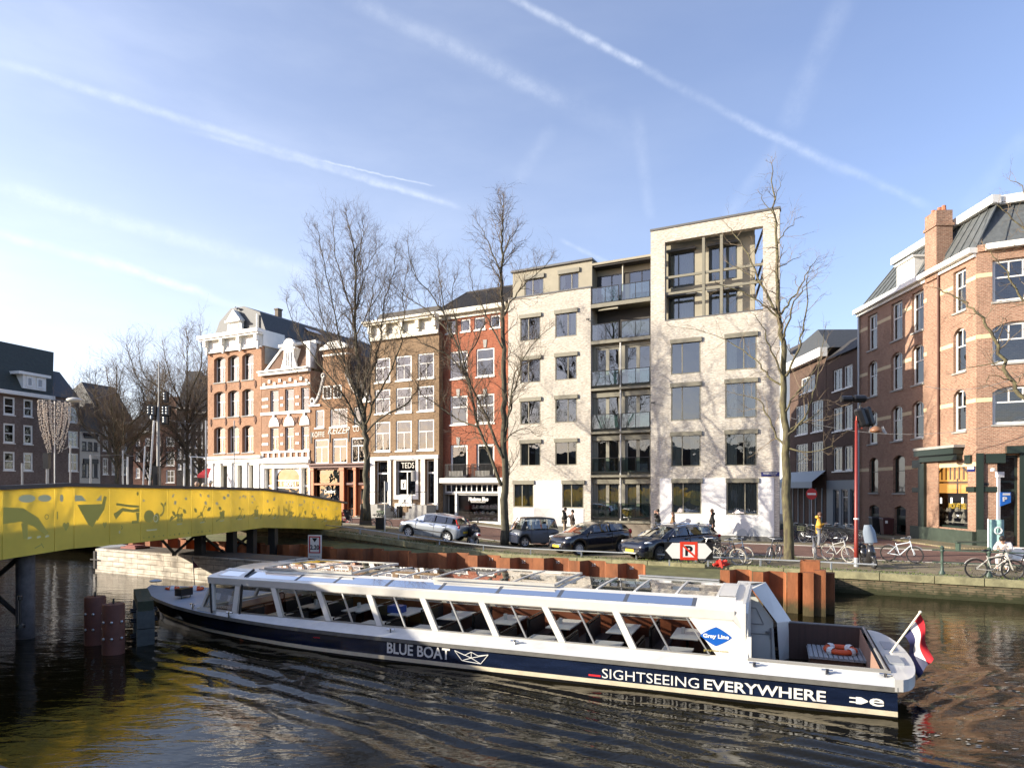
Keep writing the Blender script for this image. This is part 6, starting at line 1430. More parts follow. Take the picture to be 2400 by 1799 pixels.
for l0,l1 in((3.3,3.75),):
 for i in range(3):
  for(A_,B__) in(((O[i],l1),(O[i+1],l1)),):pass
  g.add([(O[i][0],l1,O[i][1]),(O[i+1][0],l1,O[i+1][1]),(I[i+1][0],l0+.02,I[i+1][1]),(I[i][0],l0+.02,I[i][1])],[(0,1,2,3)])
  g.add([(O[i][0],l1,O[i][1]),(O[i+1][0],l1,O[i+1][1]),(O[i+1][0],l1+.04,O[i+1][1]),(O[i][0],l1+.04,O[i][1])],[(0,1,2,3)])
  g.add([(I[i][0],l0+.02,I[i][1]),(I[i+1][0],l0+.02,I[i+1][1]),(I[i+1][0],3.5,I[i+1][1]),(I[i][0],3.5,I[i][1])],[(0,1,2,3)])
g.add([(2.7,3.2,.93),(2.10,3.76,.93),(2.7,3.76,.93),(2.62,1.1,.955)],[(0,1,2),(0,2,3)]);g.build('companionway',BW_,boat)
g=MB(T);g.add([(2.62,.5,.80),(2.62,.95,.93),(2.62,3.2,.96),(2.36,3.2,.93),(2.36,.95,.90),(2.36,.5,.76),(2.62,.46,.62),(2.36,.46,.34),(2.36,.46,-.2)],[(0,1,4,5),(1,2,3,4),(0,5,7,6)]);g.box(2.30,2.36,.42,.52,-.2,.34);g.build('rear_arch',BW_,boat)
WOOD=mat('cockpit_shaded_panelling',(.075,.045,.035),.6,var=.25,vscale=14,stretch=(1,1,.05));PINK=mat('cockpit_sunlit_lining',(.36,.22,.16),.6)  # cabin shade and sun on the stern face are put into these colours
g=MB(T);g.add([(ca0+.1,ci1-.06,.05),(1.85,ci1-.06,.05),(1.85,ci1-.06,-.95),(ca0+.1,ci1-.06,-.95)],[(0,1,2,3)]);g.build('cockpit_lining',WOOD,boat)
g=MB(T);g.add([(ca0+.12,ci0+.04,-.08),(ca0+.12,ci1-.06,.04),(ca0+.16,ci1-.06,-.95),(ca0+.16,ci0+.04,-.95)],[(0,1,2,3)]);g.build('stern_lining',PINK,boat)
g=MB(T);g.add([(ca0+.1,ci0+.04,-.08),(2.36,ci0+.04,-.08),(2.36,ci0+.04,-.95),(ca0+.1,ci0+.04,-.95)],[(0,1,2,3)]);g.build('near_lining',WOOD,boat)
g=MB(T);g.box(ca0,14.6,ci0,ci1,-1.0,-.95);g.build('floor',FLOORM,boat)
g=MB(T)
for pp in([(2.36,ci0,-.05),(ca0+.05,ci0,-.04),(ca0+.05,ci1,.05),(1.6,ci1,.06)],):g.tube(pp,.03,6)
g.add([(2.36,ci0-.02,-.08),(.05,ci0-.02,-.08),(.05,ci0-.02,-.03),(2.36,ci0-.02,-.03)],[(0,1,2,3)]);g.add([(.05,ci0,-.07),(.05,ci1,-.07),(.05,ci1,.04),(.05,ci0,-.03)],[(0,1,2,3)]);g.add([(.05,ci1+.01,-.07),(2.5,ci1+.01,-.07),(2.5,ci1+.01,.05),(.05,ci1+.01,.04)],[(0,1,2,3)]);g.build('coaming',mat('coaming_grey',(.27,.26,.24),.4),boat)
g=MB(T)  # bench with ribbed top
z_=-.36;g.box(.22,1.22,2.45,3.45,-.9,z_-.04)
bn=g.build('engine_box',mat('bench_slats',(.15,.085,.055),.6,var=.3,vscale=16,stretch=(1,1,.05)),boat)
g=MB(T)
for q in range(12):g.box(.15+.092*q,.15+.092*q+.07,2.38,3.52,z_-.035,z_)
g.box(.15,1.25,2.38,3.52,z_-.05,z_-.0351);g.build('slatted_top',mat('ribbed_grey_top',(.36,.37,.37),.6),bn)
Mb=Matrix.Translation(boat.location)@Matrix.Rotation(boat.rotation_euler[2],4,'Z')
ORG=mat('lifebuoy_orange',(.75,.10,.02),.45)
def lifebuoy(a,l,z,R,r,label,tilt=(0,0,1)):
 t=thing('lifebuoy',label,'lifebuoy',Mb@Vector(T(a,l,z)),boat.rotation_euler[2],'orange lifebuoys on the tour boat')
 g=MB();g.torus((0,0,r*.6),R,r,tilt,28,8,0,.75);g.build('ring',ORG,t,True)
 g=MB()
 for k in range(4):
  an=pi/4+k*pi/2;c=Vector((R*cos(an),R*sin(an),r*.6));d=Vector((-sin(an),cos(an),0));g.torus(c,r*1.05,.012,d,10,4,0,5)
 g.build('strap',WHITE,t);return t
lifebuoy(.62,2.95,z_+.01,.26,.075,'orange lifebuoy lying on the slatted box in the stern cockpit')
lifebuoy(18.1,2.35,sheer(18)+.05,.2,.06,'orange lifebuoy lying on the bow deck behind the black speaker box')
lifebuoy(18.6,2.0,sheer(18.6)+.05,.15,.05,'small orange lifebuoy with tangled rope at the very tip of the bow')
# tables, seats
TAB=mat('table_top',(.82,.80,.74),.35)
for k in range(8):
 a=3.75+1.455*k if k else 3.75
 for(l0,l1) in((.62,1.50),(2.30,3.45)):
  g=MB(T);g.box(a-.30,a+.30,l0,l1,-.23,-.20);tb=g.build('table',TAB,boat)
  g=MB(T);g.tube([(a,(l0+l1)/2,-.95),(a,(l0+l1)/2,-.23)],.03,6);g.box(a-.2,a+.2,(l0+l1)/2-.2,(l0+l1)/2+.2,-.95,-.93);g.build('table_leg',BLACK,tb)
  for e in(-.56,.56):
   g=MB(T);g.box(a+e-.16,a+e+.16,l0,l1-.05,-.53,-.47);sb_=a+e+(.16 if e>0 else-.16)
   st_=g.build('seat',mat('seat_black',(.018,.016,.018),.6),boat)
   g=MB(T);g.box(sb_-.03,sb_+.03,l0,l1-.05,-.47,-.08);g.build('backrest',mat('seat_black',(.018,.016,.018),.6),st_)
   g=MB(T);g.tube([(sb_,l0-.02,-.5),(sb_,l0-.02,-.02),(sb_,l1-.03,-.02),(sb_,l1-.03,-.5)],.014,5);g.build('grab_rail',BLACK,st_)
 c=MB(T);c.box(a+.05,a+.12,2.78,2.86,-.199,-.06);cp_=c.build('menu_stand',mat('menu_card',(.72,.72,.68),.4),None,xf=Mb)
 tag(cp_,['pale menu card on the rearmost table','pale menu card on the second table from the stern','pale menu card on the third table from the stern','pale menu card on the fourth table from the stern','pale menu card on the fifth table from the stern','pale menu card on the sixth table from the stern','pale menu card on the seventh table from the stern','pale menu card on the foremost table'][k]+' inside the boat','menu card','menu cards on the boat tables')
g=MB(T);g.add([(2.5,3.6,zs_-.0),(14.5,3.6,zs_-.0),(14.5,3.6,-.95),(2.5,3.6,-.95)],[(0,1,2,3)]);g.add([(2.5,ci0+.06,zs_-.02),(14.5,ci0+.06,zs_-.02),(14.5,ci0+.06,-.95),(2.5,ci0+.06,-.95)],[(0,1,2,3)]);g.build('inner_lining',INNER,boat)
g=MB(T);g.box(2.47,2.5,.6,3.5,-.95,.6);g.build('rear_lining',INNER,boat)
c=MB(T);c.box(11.05,11.45,2.5,2.8,-.199,-.02);tag(c.build('crate',mat('blue_box',(.02,.08,.42),.4),None,xf=Mb),'bright blue box standing on a table inside the tour boat','box')
g=MB(T);g.box(14.8,15.3,1.2,2.9,-.9,-.1);g.box(15.0,15.7,.7,3.4,-.12,-.06);g.torus((14.7,2.1,.02),.2,.015,(1,0,.4),16,5);g.build('helm_console',INNER,boat)
# lettering on the hull
def hullxf(x,y,z):
 a=-x;w_=hw_at(a);fl=.0 if a<12 else min(.62,.06*(a-12)**1.35);return(a,-(CL_-w_)+.008+(y*-1)*0+0.0+(-y)*.4,z)
text('SIGHTSEEING',hullxf,-5.01,-3.19,-.485,.185,0,WHITE,boat);text('EVERYWHERE',hullxf,-3.10,-1.08,-.485,.19,0,WHITE,boat,bold=.022)
text('BLUE BOAT',hullxf,-9.88,-8.31,-.43,.245,0,WHITE,boat,bold=.02);text('e',hullxf,-.42,-.20,-.49,.13,0,WHITE,boat,bold=.012)
def hull_lines(name,segs,w__,m_,z_up=0):
 g=MB()
 for(p,q) in segs:
  for i in range(1):
   g.tube([(p[0],-(CL_-hw_at(p[0]))+.006,p[1]),(q[0],-(CL_-hw_at(q[0]))+.006,q[1])],w__,4)
 return g.build(name,m_,boat)
bx=lambda x,y:(8.20-.78*x,-.335-.225*y)
PB=dict(a=(0,0),b=(.30,.35),c=(.5,.0),d=(.70,.28),e=(1,.1),f=(.78,1),g=(.22,.88),h=(.5,.55))
for s_ in(('a','b'),('b','c'),('c','d'),('d','e'),('e','f'),('f','g'),('g','a'),('b','h'),('c','h'),('d','h'),('a','h'),('h','e'),('g','h'),('h','f')):pass
hull_lines('paper_boat_logo',[(bx(*PB[p]),bx(*PB[q])) for p,q in(('a','b'),('b','c'),('c','d'),('d','e'),('e','f'),('f','g'),('g','a'),('c','h'),('a','h'),('h','e'),('g','h'),('h','f'))],.008,WHITE)
g=MB(T);yl=CL_-hw_at(.7)-.006
g.add([(.62,yl,-.43),(.62,yl,-.55),(.54,yl,-.55),(.44,yl,-.50),(.44,yl,-.48),(.54,yl,-.43)],[list(range(6))]);
for z__ in(-.455,-.525):g.add([(.72,yl,z__-.012),(.62,yl,z__-.012),(.62,yl,z__+.012),(.72,yl,z__+.012)],[(0,1,2,3)])
g.build('plug_logo',WHITE,boat)
for(a0,a1,z__,h_) in((5.28,5.04,-.565,.035),(11.95,11.75,-.40,.015)):
 g=MB(T);l_=CL_-hw_at(a0)-.006;g.add([(a0,l_,z__),(a1,CL_-hw_at(a1)-.006,z__),(a1,CL_-hw_at(a1)-.006,z__+h_),(a0,l_,z__+h_)],[(0,1,2,3)]);g.build('red_bar',mat('red_bar',(.75,.03,.04),.4),boat)
 # blue diamond emblem on the cabin side
def sidexf(x,y,z):return(-x,-(lw(z,-1))+.008-y*.3,z)
ea,ez_=2.93,.30
g=MB(T);n=24;P=[]
for i in range(n):
 th=2*pi*i/n;q=(abs(cos(th))**1.15+abs(sin(th))**1.15)**(-1/1.15);x=ea+.29*q*cos(th);z=ez_+.175*q*sin(th);P.append((x,lw(z,-1)-.004,z))
g.add(P,[list(range(n))]);em=g.build('emblem',mat('emblem_blue',(.01,.10,.42),.3),boat)
text('Gray Line',sidexf,-ea-.235,-ea+.235,ez_-.005,.095,0,WHITE,em,bold=.04);text('grayline.com',sidexf,-ea-.22,-ea+.22,ez_-.26,.05,0,mat('gold_text',(.45,.36,.12),.5),em)
# fittings
for(a,l) in((2.24,.18),(1.05,.16),(6.9,.18),(9.9,.2),(14.65,.25),(16.2,.55),(.15,.25)):
 g=MB(T);g.tube([(a,l,sheer(a)-.02),(a,l,sheer(a)+.15)],.035,8);g.tube([(a-.09,l,sheer(a)+.13),(a+.09,l,sheer(a)+.13)],.022,6);g.build('mooring_cleat',CHROME,boat)
g=MB(T);g.tube([(18.8,3.0,sheer(18)),(18.95,3.05,.95)],.012,5);st=g.build('bow_staff',BLACK,boat);g=MB(T);g.add([(18.92,3.04,.82),(18.90,3.04,.58),(18.68,3.1,.60),(18.75,3.06,.66)],[(0,1,2,3)]);g.build('pennant',mat('pennant',(.09,.02,.03),.7),st)
g=MB(T);g.lathe([(.10,sheer(17.6)),(.10,sheer(17.6)+.06),(.03,sheer(17.6)+.1),(.025,.58),(.05,.6),(.05,.68),(.02,.7)],17.6,-2.9,8);g.build('lantern_mast',BLACK,boat)
g=MB(T);g.box(17.35,17.6,1.2,1.6,sheer(17.5)+.1,sheer(17.5)+.3);g.tube([(17.4,1.25,sheer(17.4)),(17.4,1.25,sheer(17.4)+.1)],.01,4);g.tube([(17.4,1.55,sheer(17.4)),(17.4,1.55,sheer(17.4)+.1)],.01,4);g.build('speaker_box',BLACK,boat)
g=MB(T);g.lathe([(.12,.90),(.14,.93),(.05,.96)],15.4,-1.25,12);g.build('roof_vent',GALV,boat)
# staff and flag at the stern
g=MB(T);fa0,fa1=(-.16,2.0,-.10),(-.66,2.0,.72);g.tube([fa0,fa1],.02,8);g.ball((-.67,2.0,.74),.03,8,6);fs=g.build('flag_staff',mat('flag_staff',(.72,.66,.5),.4),boat)
def flagm(name,col):
 m_=mat(name,col,.8);return m_
fm_=[flagm('flag_red',(.55,.02,.03)),flagm('flag_white',(.75,.72,.70)),flagm('flag_blue',(.03,.03,.10))]
g=MB(T);nu,nv=14,12
def FP(u,v):  # v along the staff (0 top), u away from it; the cloth hangs in folds
 s0=Vector(fa1)*(1-.52*v)+Vector(fa0)*(.52*v)
 dr=Vector((-.20*u-.04*sin(u*7),.05*sin(u*9+v*3),-.72*u-.12*u*u+.05*v*u));return s0+dr+Vector((0,.06*sin(v*8+u*4)*u,0))
P=[tuple(FP(i/nu,j/nv)) for i in range(nu+1) for j in range(nv+1)]
for i in range(nu):
 for j in range(nv):pass
b0=len(g.v);g.v+=[T(*p) for p in P]
for i in range(nu):
 for j in range(nv):g.f.append([b0+i*(nv+1)+j,b0+(i+1)*(nv+1)+j,b0+(i+1)*(nv+1)+j+1,b0+i*(nv+1)+j+1]);g.m.append(0 if j<4 else(1 if j<8 else 2))
g.build('flag',fm_,fs,True)
# ------------------------------------------------------------------ bare trees
def bark(name,c1,c2):
 m,nt,b=nodes(name);K=nt.links;tc=nt.nodes.new('ShaderNodeTexCoord');mp=nt.nodes.new('ShaderNodeMapping');K.new(tc.outputs['Object'],mp.inputs[0]);mp.inputs['Scale'].default_value=(1,1,.3)
 n=nt.nodes.new('ShaderNodeTexNoise');K.new(mp.outputs[0],n.inputs[0]);n.inputs['Scale'].default_value=9;n.inputs['Detail'].default_value=6
 r=nt.nodes.new('ShaderNodeMix');r.data_type='RGBA';q=nt.nodes.new('ShaderNodeMapRange');K.new(n.outputs[0],q.inputs[0]);q.inputs[1].default_value=.4;q.inputs[2].default_value=.62;K.new(q.outputs[0],r.inputs['Factor'])
 r.inputs[6].default_value=(*c1,1);r.inputs[7].default_value=(*c2,1);K.new(r.outputs[2],b.inputs['Base Color']);b.inputs['Roughness'].default_value=.9
 bp=nt.nodes.new('ShaderNodeBump');bp.inputs['Strength'].default_value=.8;bp.inputs['Distance'].default_value=.03;K.new(n.outputs[0],bp.inputs['Height']);K.new(bp.outputs[0],b.inputs['Normal'])
 return m
BARKD=bark('dark_bark',(.055,.048,.032),(.10,.09,.055));BARKG=bark('mossy_bark',(.135,.12,.058),(.07,.058,.036));TWIG=mat('twig_brown',(.10,.075,.05),.9);TWIGL=mat('twig_light',(.17,.13,.085),.9)
def tree(name,label,base,limbs,seed,bark_m,twig_m,group=None,order=3,dens=1.0,tlen=1.0,upb=.35,tw=.006,jit=.25,spread=.9,plane=None):
 """limbs: [(list of (x,y,z) world points, r0, r1)] ; twigs grow off every limb"""
 rg=random.Random(seed);t=thing(name,label,'tree',base,0,group);B=Vector(base)
 g=MB();tg=MB();segs=[]
 def smooth_path(P,n=4):
  out=[]
  for i in range(len(P)-1):
   p0=P[max(i-1,0)];p1=P[i];p2=P[i+1];p3=P[min(i+2,len(P)-1)]
   for k in range(n):
    u=k/n;out.append(.5*((2*p1)+(p2-p0)*u+(2*p0-5*p1+4*p2-p3)*u*u+(3*p1-p0-3*p2+p3)*u**3))
  out.append(P[-1]);return out
 def twig(p,d,L_,r,lvl):
  n=4 if lvl>1 else 3;P=[p];q=p.copy();dd=d.copy();
  for i in range(n):
   dd=(dd+Vector((rg.gauss(0,jit),rg.gauss(0,jit),rg.gauss(0,jit)+upb*.3))).normalized();q=q+dd*(L_/n);P.append(q.copy())
  tg.tube([v-B for v in P],[r*(1-.75*i/n) for i in range(n+1)],3,0,cap=False)
  if lvl>0:
   k=max(1,int((3+rg.random()*3)*dens*(1.0 if lvl>1 else.8)))
   for i in range(k):
    f_=.2+.8*(i+rg.random())/k;j=min(int(f_*n),n-1);c=P[j].lerp(P[j+1],f_*n-j);base_d=(P[j+1]-P[j]).normalized()
    a=base_d.orthogonal().normalized();a.rotate(Matrix.Rotation(rg.random()*6.283,3,base_d));nd=(base_d*(.75+.3*rg.random())+a*(.55+.4*rg.random())).normalized()
    twig(c,nd,L_*(.45+.25*rg.random()),r*.55,lvl-1)
 for(P,r0,r1) in limbs:
  P=smooth_path([Vector(p) for p in P]);n=len(P);P=[v+Vector((rg.gauss(0,.04),rg.gauss(0,.04),0))*(1 if 0<i<n-1 else 0) for i,v in enumerate(P)]
  R=[r0+(r1-r0)*(i/(n-1))**.8 for i in range(n)]
  g.tube([v-B for v in P],R,9 if r0>.1 else 6,0)
  Ltot=sum((P[i+1]-P[i]).length for i in range(n-1));k=int(Ltot*3.3*dens)+2
  for i in range(k):
   f_=(i+rg.random())/k
   if f_<.12 or(r0>.15 and f_<.5 and rg.random()<.8):continue
   j=min(int(f_*(n-1)),n-2);c=P[j].lerp(P[j+1],f_*(n-1)-j);bd=(P[j+1]-P[j]).normalized()
   a=bd.orthogonal().normalized();a.rotate(Matrix.Rotation(rg.random()*6.283,3,bd));nd=(bd*.8+a*spread+Vector((0,0,upb))).normalized()
   rr_=max(tw,min(R[j]*.5,.03));twig(c,nd,tlen*(1.0+.9*rg.random())*(1.25-.6*f_),rr_,order-1)
  bd=(P[-1]-P[-2]).normalized()
  for q in range(3):twig(P[-1],(bd+Vector((rg.gauss(0,.3),rg.gauss(0,.3),.1))).normalized(),tlen*.42,max(tw,r1*.8),order-1)
 g.build('trunk',bark_m,t,True);tg.build('crown',twig_m,t)
 return t
def pxlimbs(n,spec,S,seed,r=1.0):
 """limbs traced in the vertical plane through the trunk, then bent towards and away from the quay"""
 rg=random.Random(seed);out=[]
 for(pts,r0,r1,swing) in spec:
  P=[];m_=len(pts)-1
  for i,(x,y) in enumerate(pts):
   sx,sy=S(x,y);off=-n+swing*(i/m_)**1.2;u=CAN.t(sx,off);z=CAN.z(sx,sy,off);X,Y,_=CAN.w(u,off);P.append((X,Y,z))
  out.append((P,r0*r,r1*r))
 return out
A_=lambda x,y:(640+x/3.0706,460+y/3.0706)
C3=lambda x,y:(840+x/3.1875,640+y/3.1875);C5=lambda x,y:(1500+x/4.145,480+y/4.145);ID=lambda x,y:(x,y)
n1=10.6
sp1=[([(672,2330),(672,2000),(665,1750),(655,1600),(620,1350),(595,1050),(585,800),(590,550),(570,330),(530,150)],.21,.02,.3),([(660,1680),(590,1590),(490,1400),(330,1200),(190,1000),(95,760)],.085,.015,-1.5),([(655,1620),(560,1330),(450,1120),(330,920),(180,680)],.08,.012,1.6),([(640,1500),(520,1200),(440,850),(370,480),(320,240)],.08,.012,-1.0),([(600,1050),(560,800),(480,540),(435,330),(430,150)],.06,.012,1.0),([(590,820),(640,620),(700,470),(745,350)],.05,.012,.8),([(590,640),(610,430),(640,290),(645,200)],.045,.012,-.8),([(655,1560),(715,1260),(775,1000),(800,780),(860,560),(890,400)],.085,.015,1.4),([(665,1640),(740,1450),(860,1230),(930,980),(930,760),(960,560)],.07,.015,-1.6),([(668,1700),(800,1580),(960,1490),(1040,1380),(1060,1290),(1130,1200)],.06,.012,1.5),([(660,1690),(560,1610),(400,1510),(220,1310),(60,1150)],.055,.012,1.8),([(640,1450),(700,1150),(690,900),(730,650),(750,500)],.06,.012,-1.4),([(600,1000),(680,850),(760,700),(830,560)],.045,.012,.7),([(520,1200),(400,1000),(330,750),(300,520)],.045,.012,-.6)]
L1=pxlimbs(n1,sp1,A_,1)
tree('plane_tree','tall bare tree with dense upswept crown in front of the gable house',L1[0][0][0],L1,11,BARKD,TWIG,'bare trees along the quay',3,1.2,1.05,.5,tw=.0075)
n2=9.6
sp2=[([(1092,2030),(1092,1750),(1090,1500),(1082,1100),(1085,800),(1085,500),(1075,250),(1068,0),(1075,-250),(1075,-400),(1085,-540)],.245,.018,.4),([(1070,1580),(980,1350),(900,1150),(830,850),(760,620),(650,340),(540,160),(430,30),(390,-60)],.10,.014,1.2),([(1085,1380),(980,1130),(870,900),(790,680),(730,450),(700,200),(720,50)],.085,.014,-1.3),([(1062,0),(1010,-130),(950,-270),(880,-400)],.05,.012,.7),([(1070,-60),(1120,-220),(1190,-340)],.045,.012,-.6),([(1080,330),(1160,180),(1260,70),(1370,-30),(1440,-110)],.055,.012,1.2),([(1100,1180),(1150,950),(1200,750),(1275,560),(1420,420)],.06,.012,-1.1),([(1095,1250),(1140,880),(1180,720),(1275,660),(1340,640)],.045,.012,.9),([(900,1150),(720,1080),(590,980),(470,900),(420,800),(330,700)],.05,.012,1.2),([(820,780),(700,640),(560,560),(480,520),(330,420),(240,330)],.05,.012,-1.0),([(700,480),(560,310),(420,220),(330,150),(230,60)],.045,.012,1.0),([(1090,1260),(1180,1180),(1260,1160),(1330,1210)],.04,.01,.5),([(790,680),(900,480),(950,300),(960,150)],.045,.012,.8),([(1080,560),(1000,420),(940,280),(860,120),(830,-30)],.05,.012,-.8),([(650,340),(620,150),(600,-10),(590,-120)],.04,.01,.5),([(430,30),(380,-130),(360,-240)],.03,.008,.2)]
L2=pxlimbs(n2,sp2,C3,2)
tree('plane_tree','dark bare tree with a forked leaning stem before the red house',L2[0][0][0],L2,12,BARKD,TWIG,'bare trees along the quay',3,1.1,.95,.35,tw=.0075)
n3=9.3
sp3=[([(1450,3490),(1440,3100),(1410,2500),(1408,2200),(1400,1650),(1375,1250),(1345,1000),(1330,600),(1315,250),(1300,-50),(1280,-400)],.235,.015,.3),([(1340,1060),(1180,780),(1050,480),(900,270),(820,170)],.06,.010,1.0),([(1340,1090),(1200,970),(1000,850),(790,780),(730,740)],.045,.010,-1.0),([(1355,1120),(1250,900),(1150,750),(1000,640),(850,560)],.045,.010,.6),([(1370,1060),(1450,940),(1560,780),(1660,600),(1720,520)],.055,.010,.9),([(1385,1300),(1440,1150),(1510,930),(1610,780),(1700,700)],.055,.010,-.8),([(1420,1660),(1530,1420),(1590,1150),(1625,750),(1660,620)],.06,.010,1.0),([(1405,1760),(1240,1660),(1120,1510),(850,1320),(640,1240)],.06,.010,1.1),([(1400,1700),(1310,1500),(1230,1330),(1200,1180),(1080,1050)],.055,.010,-.9),([(1410,2330),(1330,2260),(1220,2020),(1170,1900),(1050,1860),(880,1820)],.06,.010,1.0),([(1430,2360),(1600,2400),(1760,2380),(1870,2330)],.045,.010,-.9),([(1425,2200),(1600,2100),(1720,2020),(1800,1950)],.05,.010,1.2),([(1425,2250),(1560,2120),(1640,1950),(1720,1700),(1760,1450),(1800,1200)],.06,.010,.8),([(1420,2000),(1500,1850),(1640,1700),(1760,1500)],.05,.010,-.8),([(1320,400),(1400,270),(1480,200),(1530,130)],.03,.008,.4),([(1310,100),(1220,0),(1180,-100),(1150,-130)],.022,.006,.2),([(1300,-30),(1340,-160),(1370,-230)],.02,.006,-.2),([(1330,620),(1430,560),(1560,500)],.03,.008,.5),([(640,1240),(480,1200),(300,1180)],.02,.006,.3)]
L3=pxlimbs(n3,sp3,C5,3)
tree('plane_tree','bare tree with mossy straight trunk before the right end of the white apartment block',L3[0][0][0],L3,13,BARKG,TWIGL,'bare trees along the quay',3,.62,.75,.15,spread=1.1)
C8=lambda x,y:(2000+x/2.96,440+y/2.96)
sp4=[([(1500,2500),(1490,2000),(1470,1500),(1450,900),(1430,300),(1400,-200)],.24,.04,.0),([(1470,1800),(1260,1540),(1130,1400),(1040,1200),(960,1000),(870,880),(780,800),(640,720),(520,690)],.11,.012,.6),([(1460,1250),(1300,900),(1184,780),(1080,620),(1000,500),(900,400)],.07,.010,.3),([(1450,900),(1300,500),(1200,300),(1040,150),(960,100)],.06,.008,-.4),([(1440,500),(1300,200),(1184,20),(1080,-60)],.05,.008,.4),([(1040,1200),(900,1230),(760,1260),(680,1290)],.03,.006,.5),([(870,880),(760,870),(640,900)],.02,.005,.2),([(1080,1330),(960,1300),(900,1380)],.025,.006,-.3)]
L4=pxlimbs(9.5,sp4,C8,4)
tree('plane_tree','bare tree at the right edge with branches across the mansion house',L4[0][0][0],L4,14,BARKG,TWIGL,'bare trees along the quay',3,.6,.7,.1,spread=1.1)
# distant trees: grown from a fork, no tracing
def fartree(name,label,x,yb,h_,Yd,seed,wid,dens=1.0,lean=0,tl=1.6,tm=None,group='bare trees beyond the bridge',n=9,tw=.02,stem=.25):
 rg=random.Random(seed);X=(x-1200)/FPX*Yd;zb_=.6;P=[]
 limbs=[([(X,Yd,zb_),(X,Yd,zb_+h_*.3),(X+lean*.3,Yd,zb_+h_*.6),(X+lean,Yd,zb_+h_*.98)],.30,.03)]
 for i in range(n):
  a=2*pi*i/n+rg.random();f_=stem+.25*rg.random();r=wid*(.65+.35*rg.random());top=h_*(.62+.34*rg.random())
  p0=Vector((X,Yd,zb_+h_*f_));p3=Vector((X+r*cos(a),Yd+r*sin(a)*.7,zb_+top));m1=p0.lerp(p3,.35)+Vector((0,0,-.3));m2=p0.lerp(p3,.7)+Vector((r*.15*cos(a),0,-h_*.04));limbs.append(([p0,m1,m2,p3],.13,.025))
 return tree(name,label,(X,Yd,zb_),limbs,seed,BARKD,tm or TWIG,group,3,dens,tl,.5,tw=tw)
fartree('bare_tree','dense bare tree behind the bridge, before the tall dark house',273,1134,15.5,70,31,6.0,1.0,tl=2.0,tm=TWIGL,tw=.017,n=14)
fartree('bare_tree','tall bare tree rising just left of the orange corner house',438,1136,20.5,76,32,8.0,1.0,0,tl=2.2,tm=TWIGL,n=18,tw=.017,stem=.3)
fartree('bare_tree','smaller dark bare tree before the black canal house',470,1136,11,74,33,4.0,.9,n=9)
fartree('bare_tree','bare tree between the drawbridge pole and the red row houses',352,1136,11.5,84,34,5.0,1.0,n=9)
# ------------------------------------------------------------------ cars
CARGL=glass('car_glass',(.42,.46,.46),.10,k=1.0);TRIM=mat('black_plastic',(.025,.025,.027),.5);LAMPG=mat('headlight_lens',(.72,.75,.78),.08,spec=1.0);REDL=mat('tail_lamp',(.45,.012,.015),.15)
RIMM=mat('alloy_rim',(.55,.56,.58),.3,metal=.7);SEATM=mat('car_seat_grey',(.10,.10,.105),.9)
def wheel(root,x,y,r,w_,side,spokes,rim=RIMM,rname='rim'):
 g=MB();n=22;prof=[(r*.70,-w_/2),(r*.93,-w_/2),(r,-w_/2+.03),(r,w_/2-.03),(r*.93,w_/2),(r*.70,w_/2)]
 for k in range(n):
  a0,a1=2*pi*k/n,2*pi*(k+1)/n
  for(r0,y0),(r1,y1) in zip(prof[:-1],prof[1:]):
   g.add([(x+r0*cos(a0),y+y0,r+r0*sin(a0)),(x+r0*cos(a1),y+y0,r+r0*sin(a1)),(x+r1*cos(a1),y+y1,r+r1*sin(a1)),(x+r1*cos(a0),y+y1,r+r1*sin(a0))],[(0,1,2,3)])
 o=g.build('wheel',RUBBER,root,True,auto=.6)
 g=MB();yy=y+side*(w_/2-.02);R=r*.70
 g.torus((x,yy,r),R*.97,.014,(0,1,0),n,5)
 for k in range(spokes):
  a=2*pi*k/spokes;d=Vector((cos(a),0,sin(a)));t=Vector((-sin(a),0,cos(a)));c=Vector((x,yy,r));g.add([c+d*.03+t*.05*4/spokes+t*.01,c+d*R*.95+t*R*1.25/spokes,c+d*R*.95-t*R*1.25/spokes,c+d*.03-t*.05*4/spokes-t*.01],[(0,1,2,3)])
 g.ball((x,yy+side*.012,r),R*.2,8,5,sc=(1,.4,1));g.build(rname,rim,o)
 g=MB();g.add([(x+R*cos(2*pi*k/18),yy-side*.06,r+R*sin(2*pi*k/18)) for k in range(18)],[list(range(18))]);g.build('brake_disc',TRIM,o)
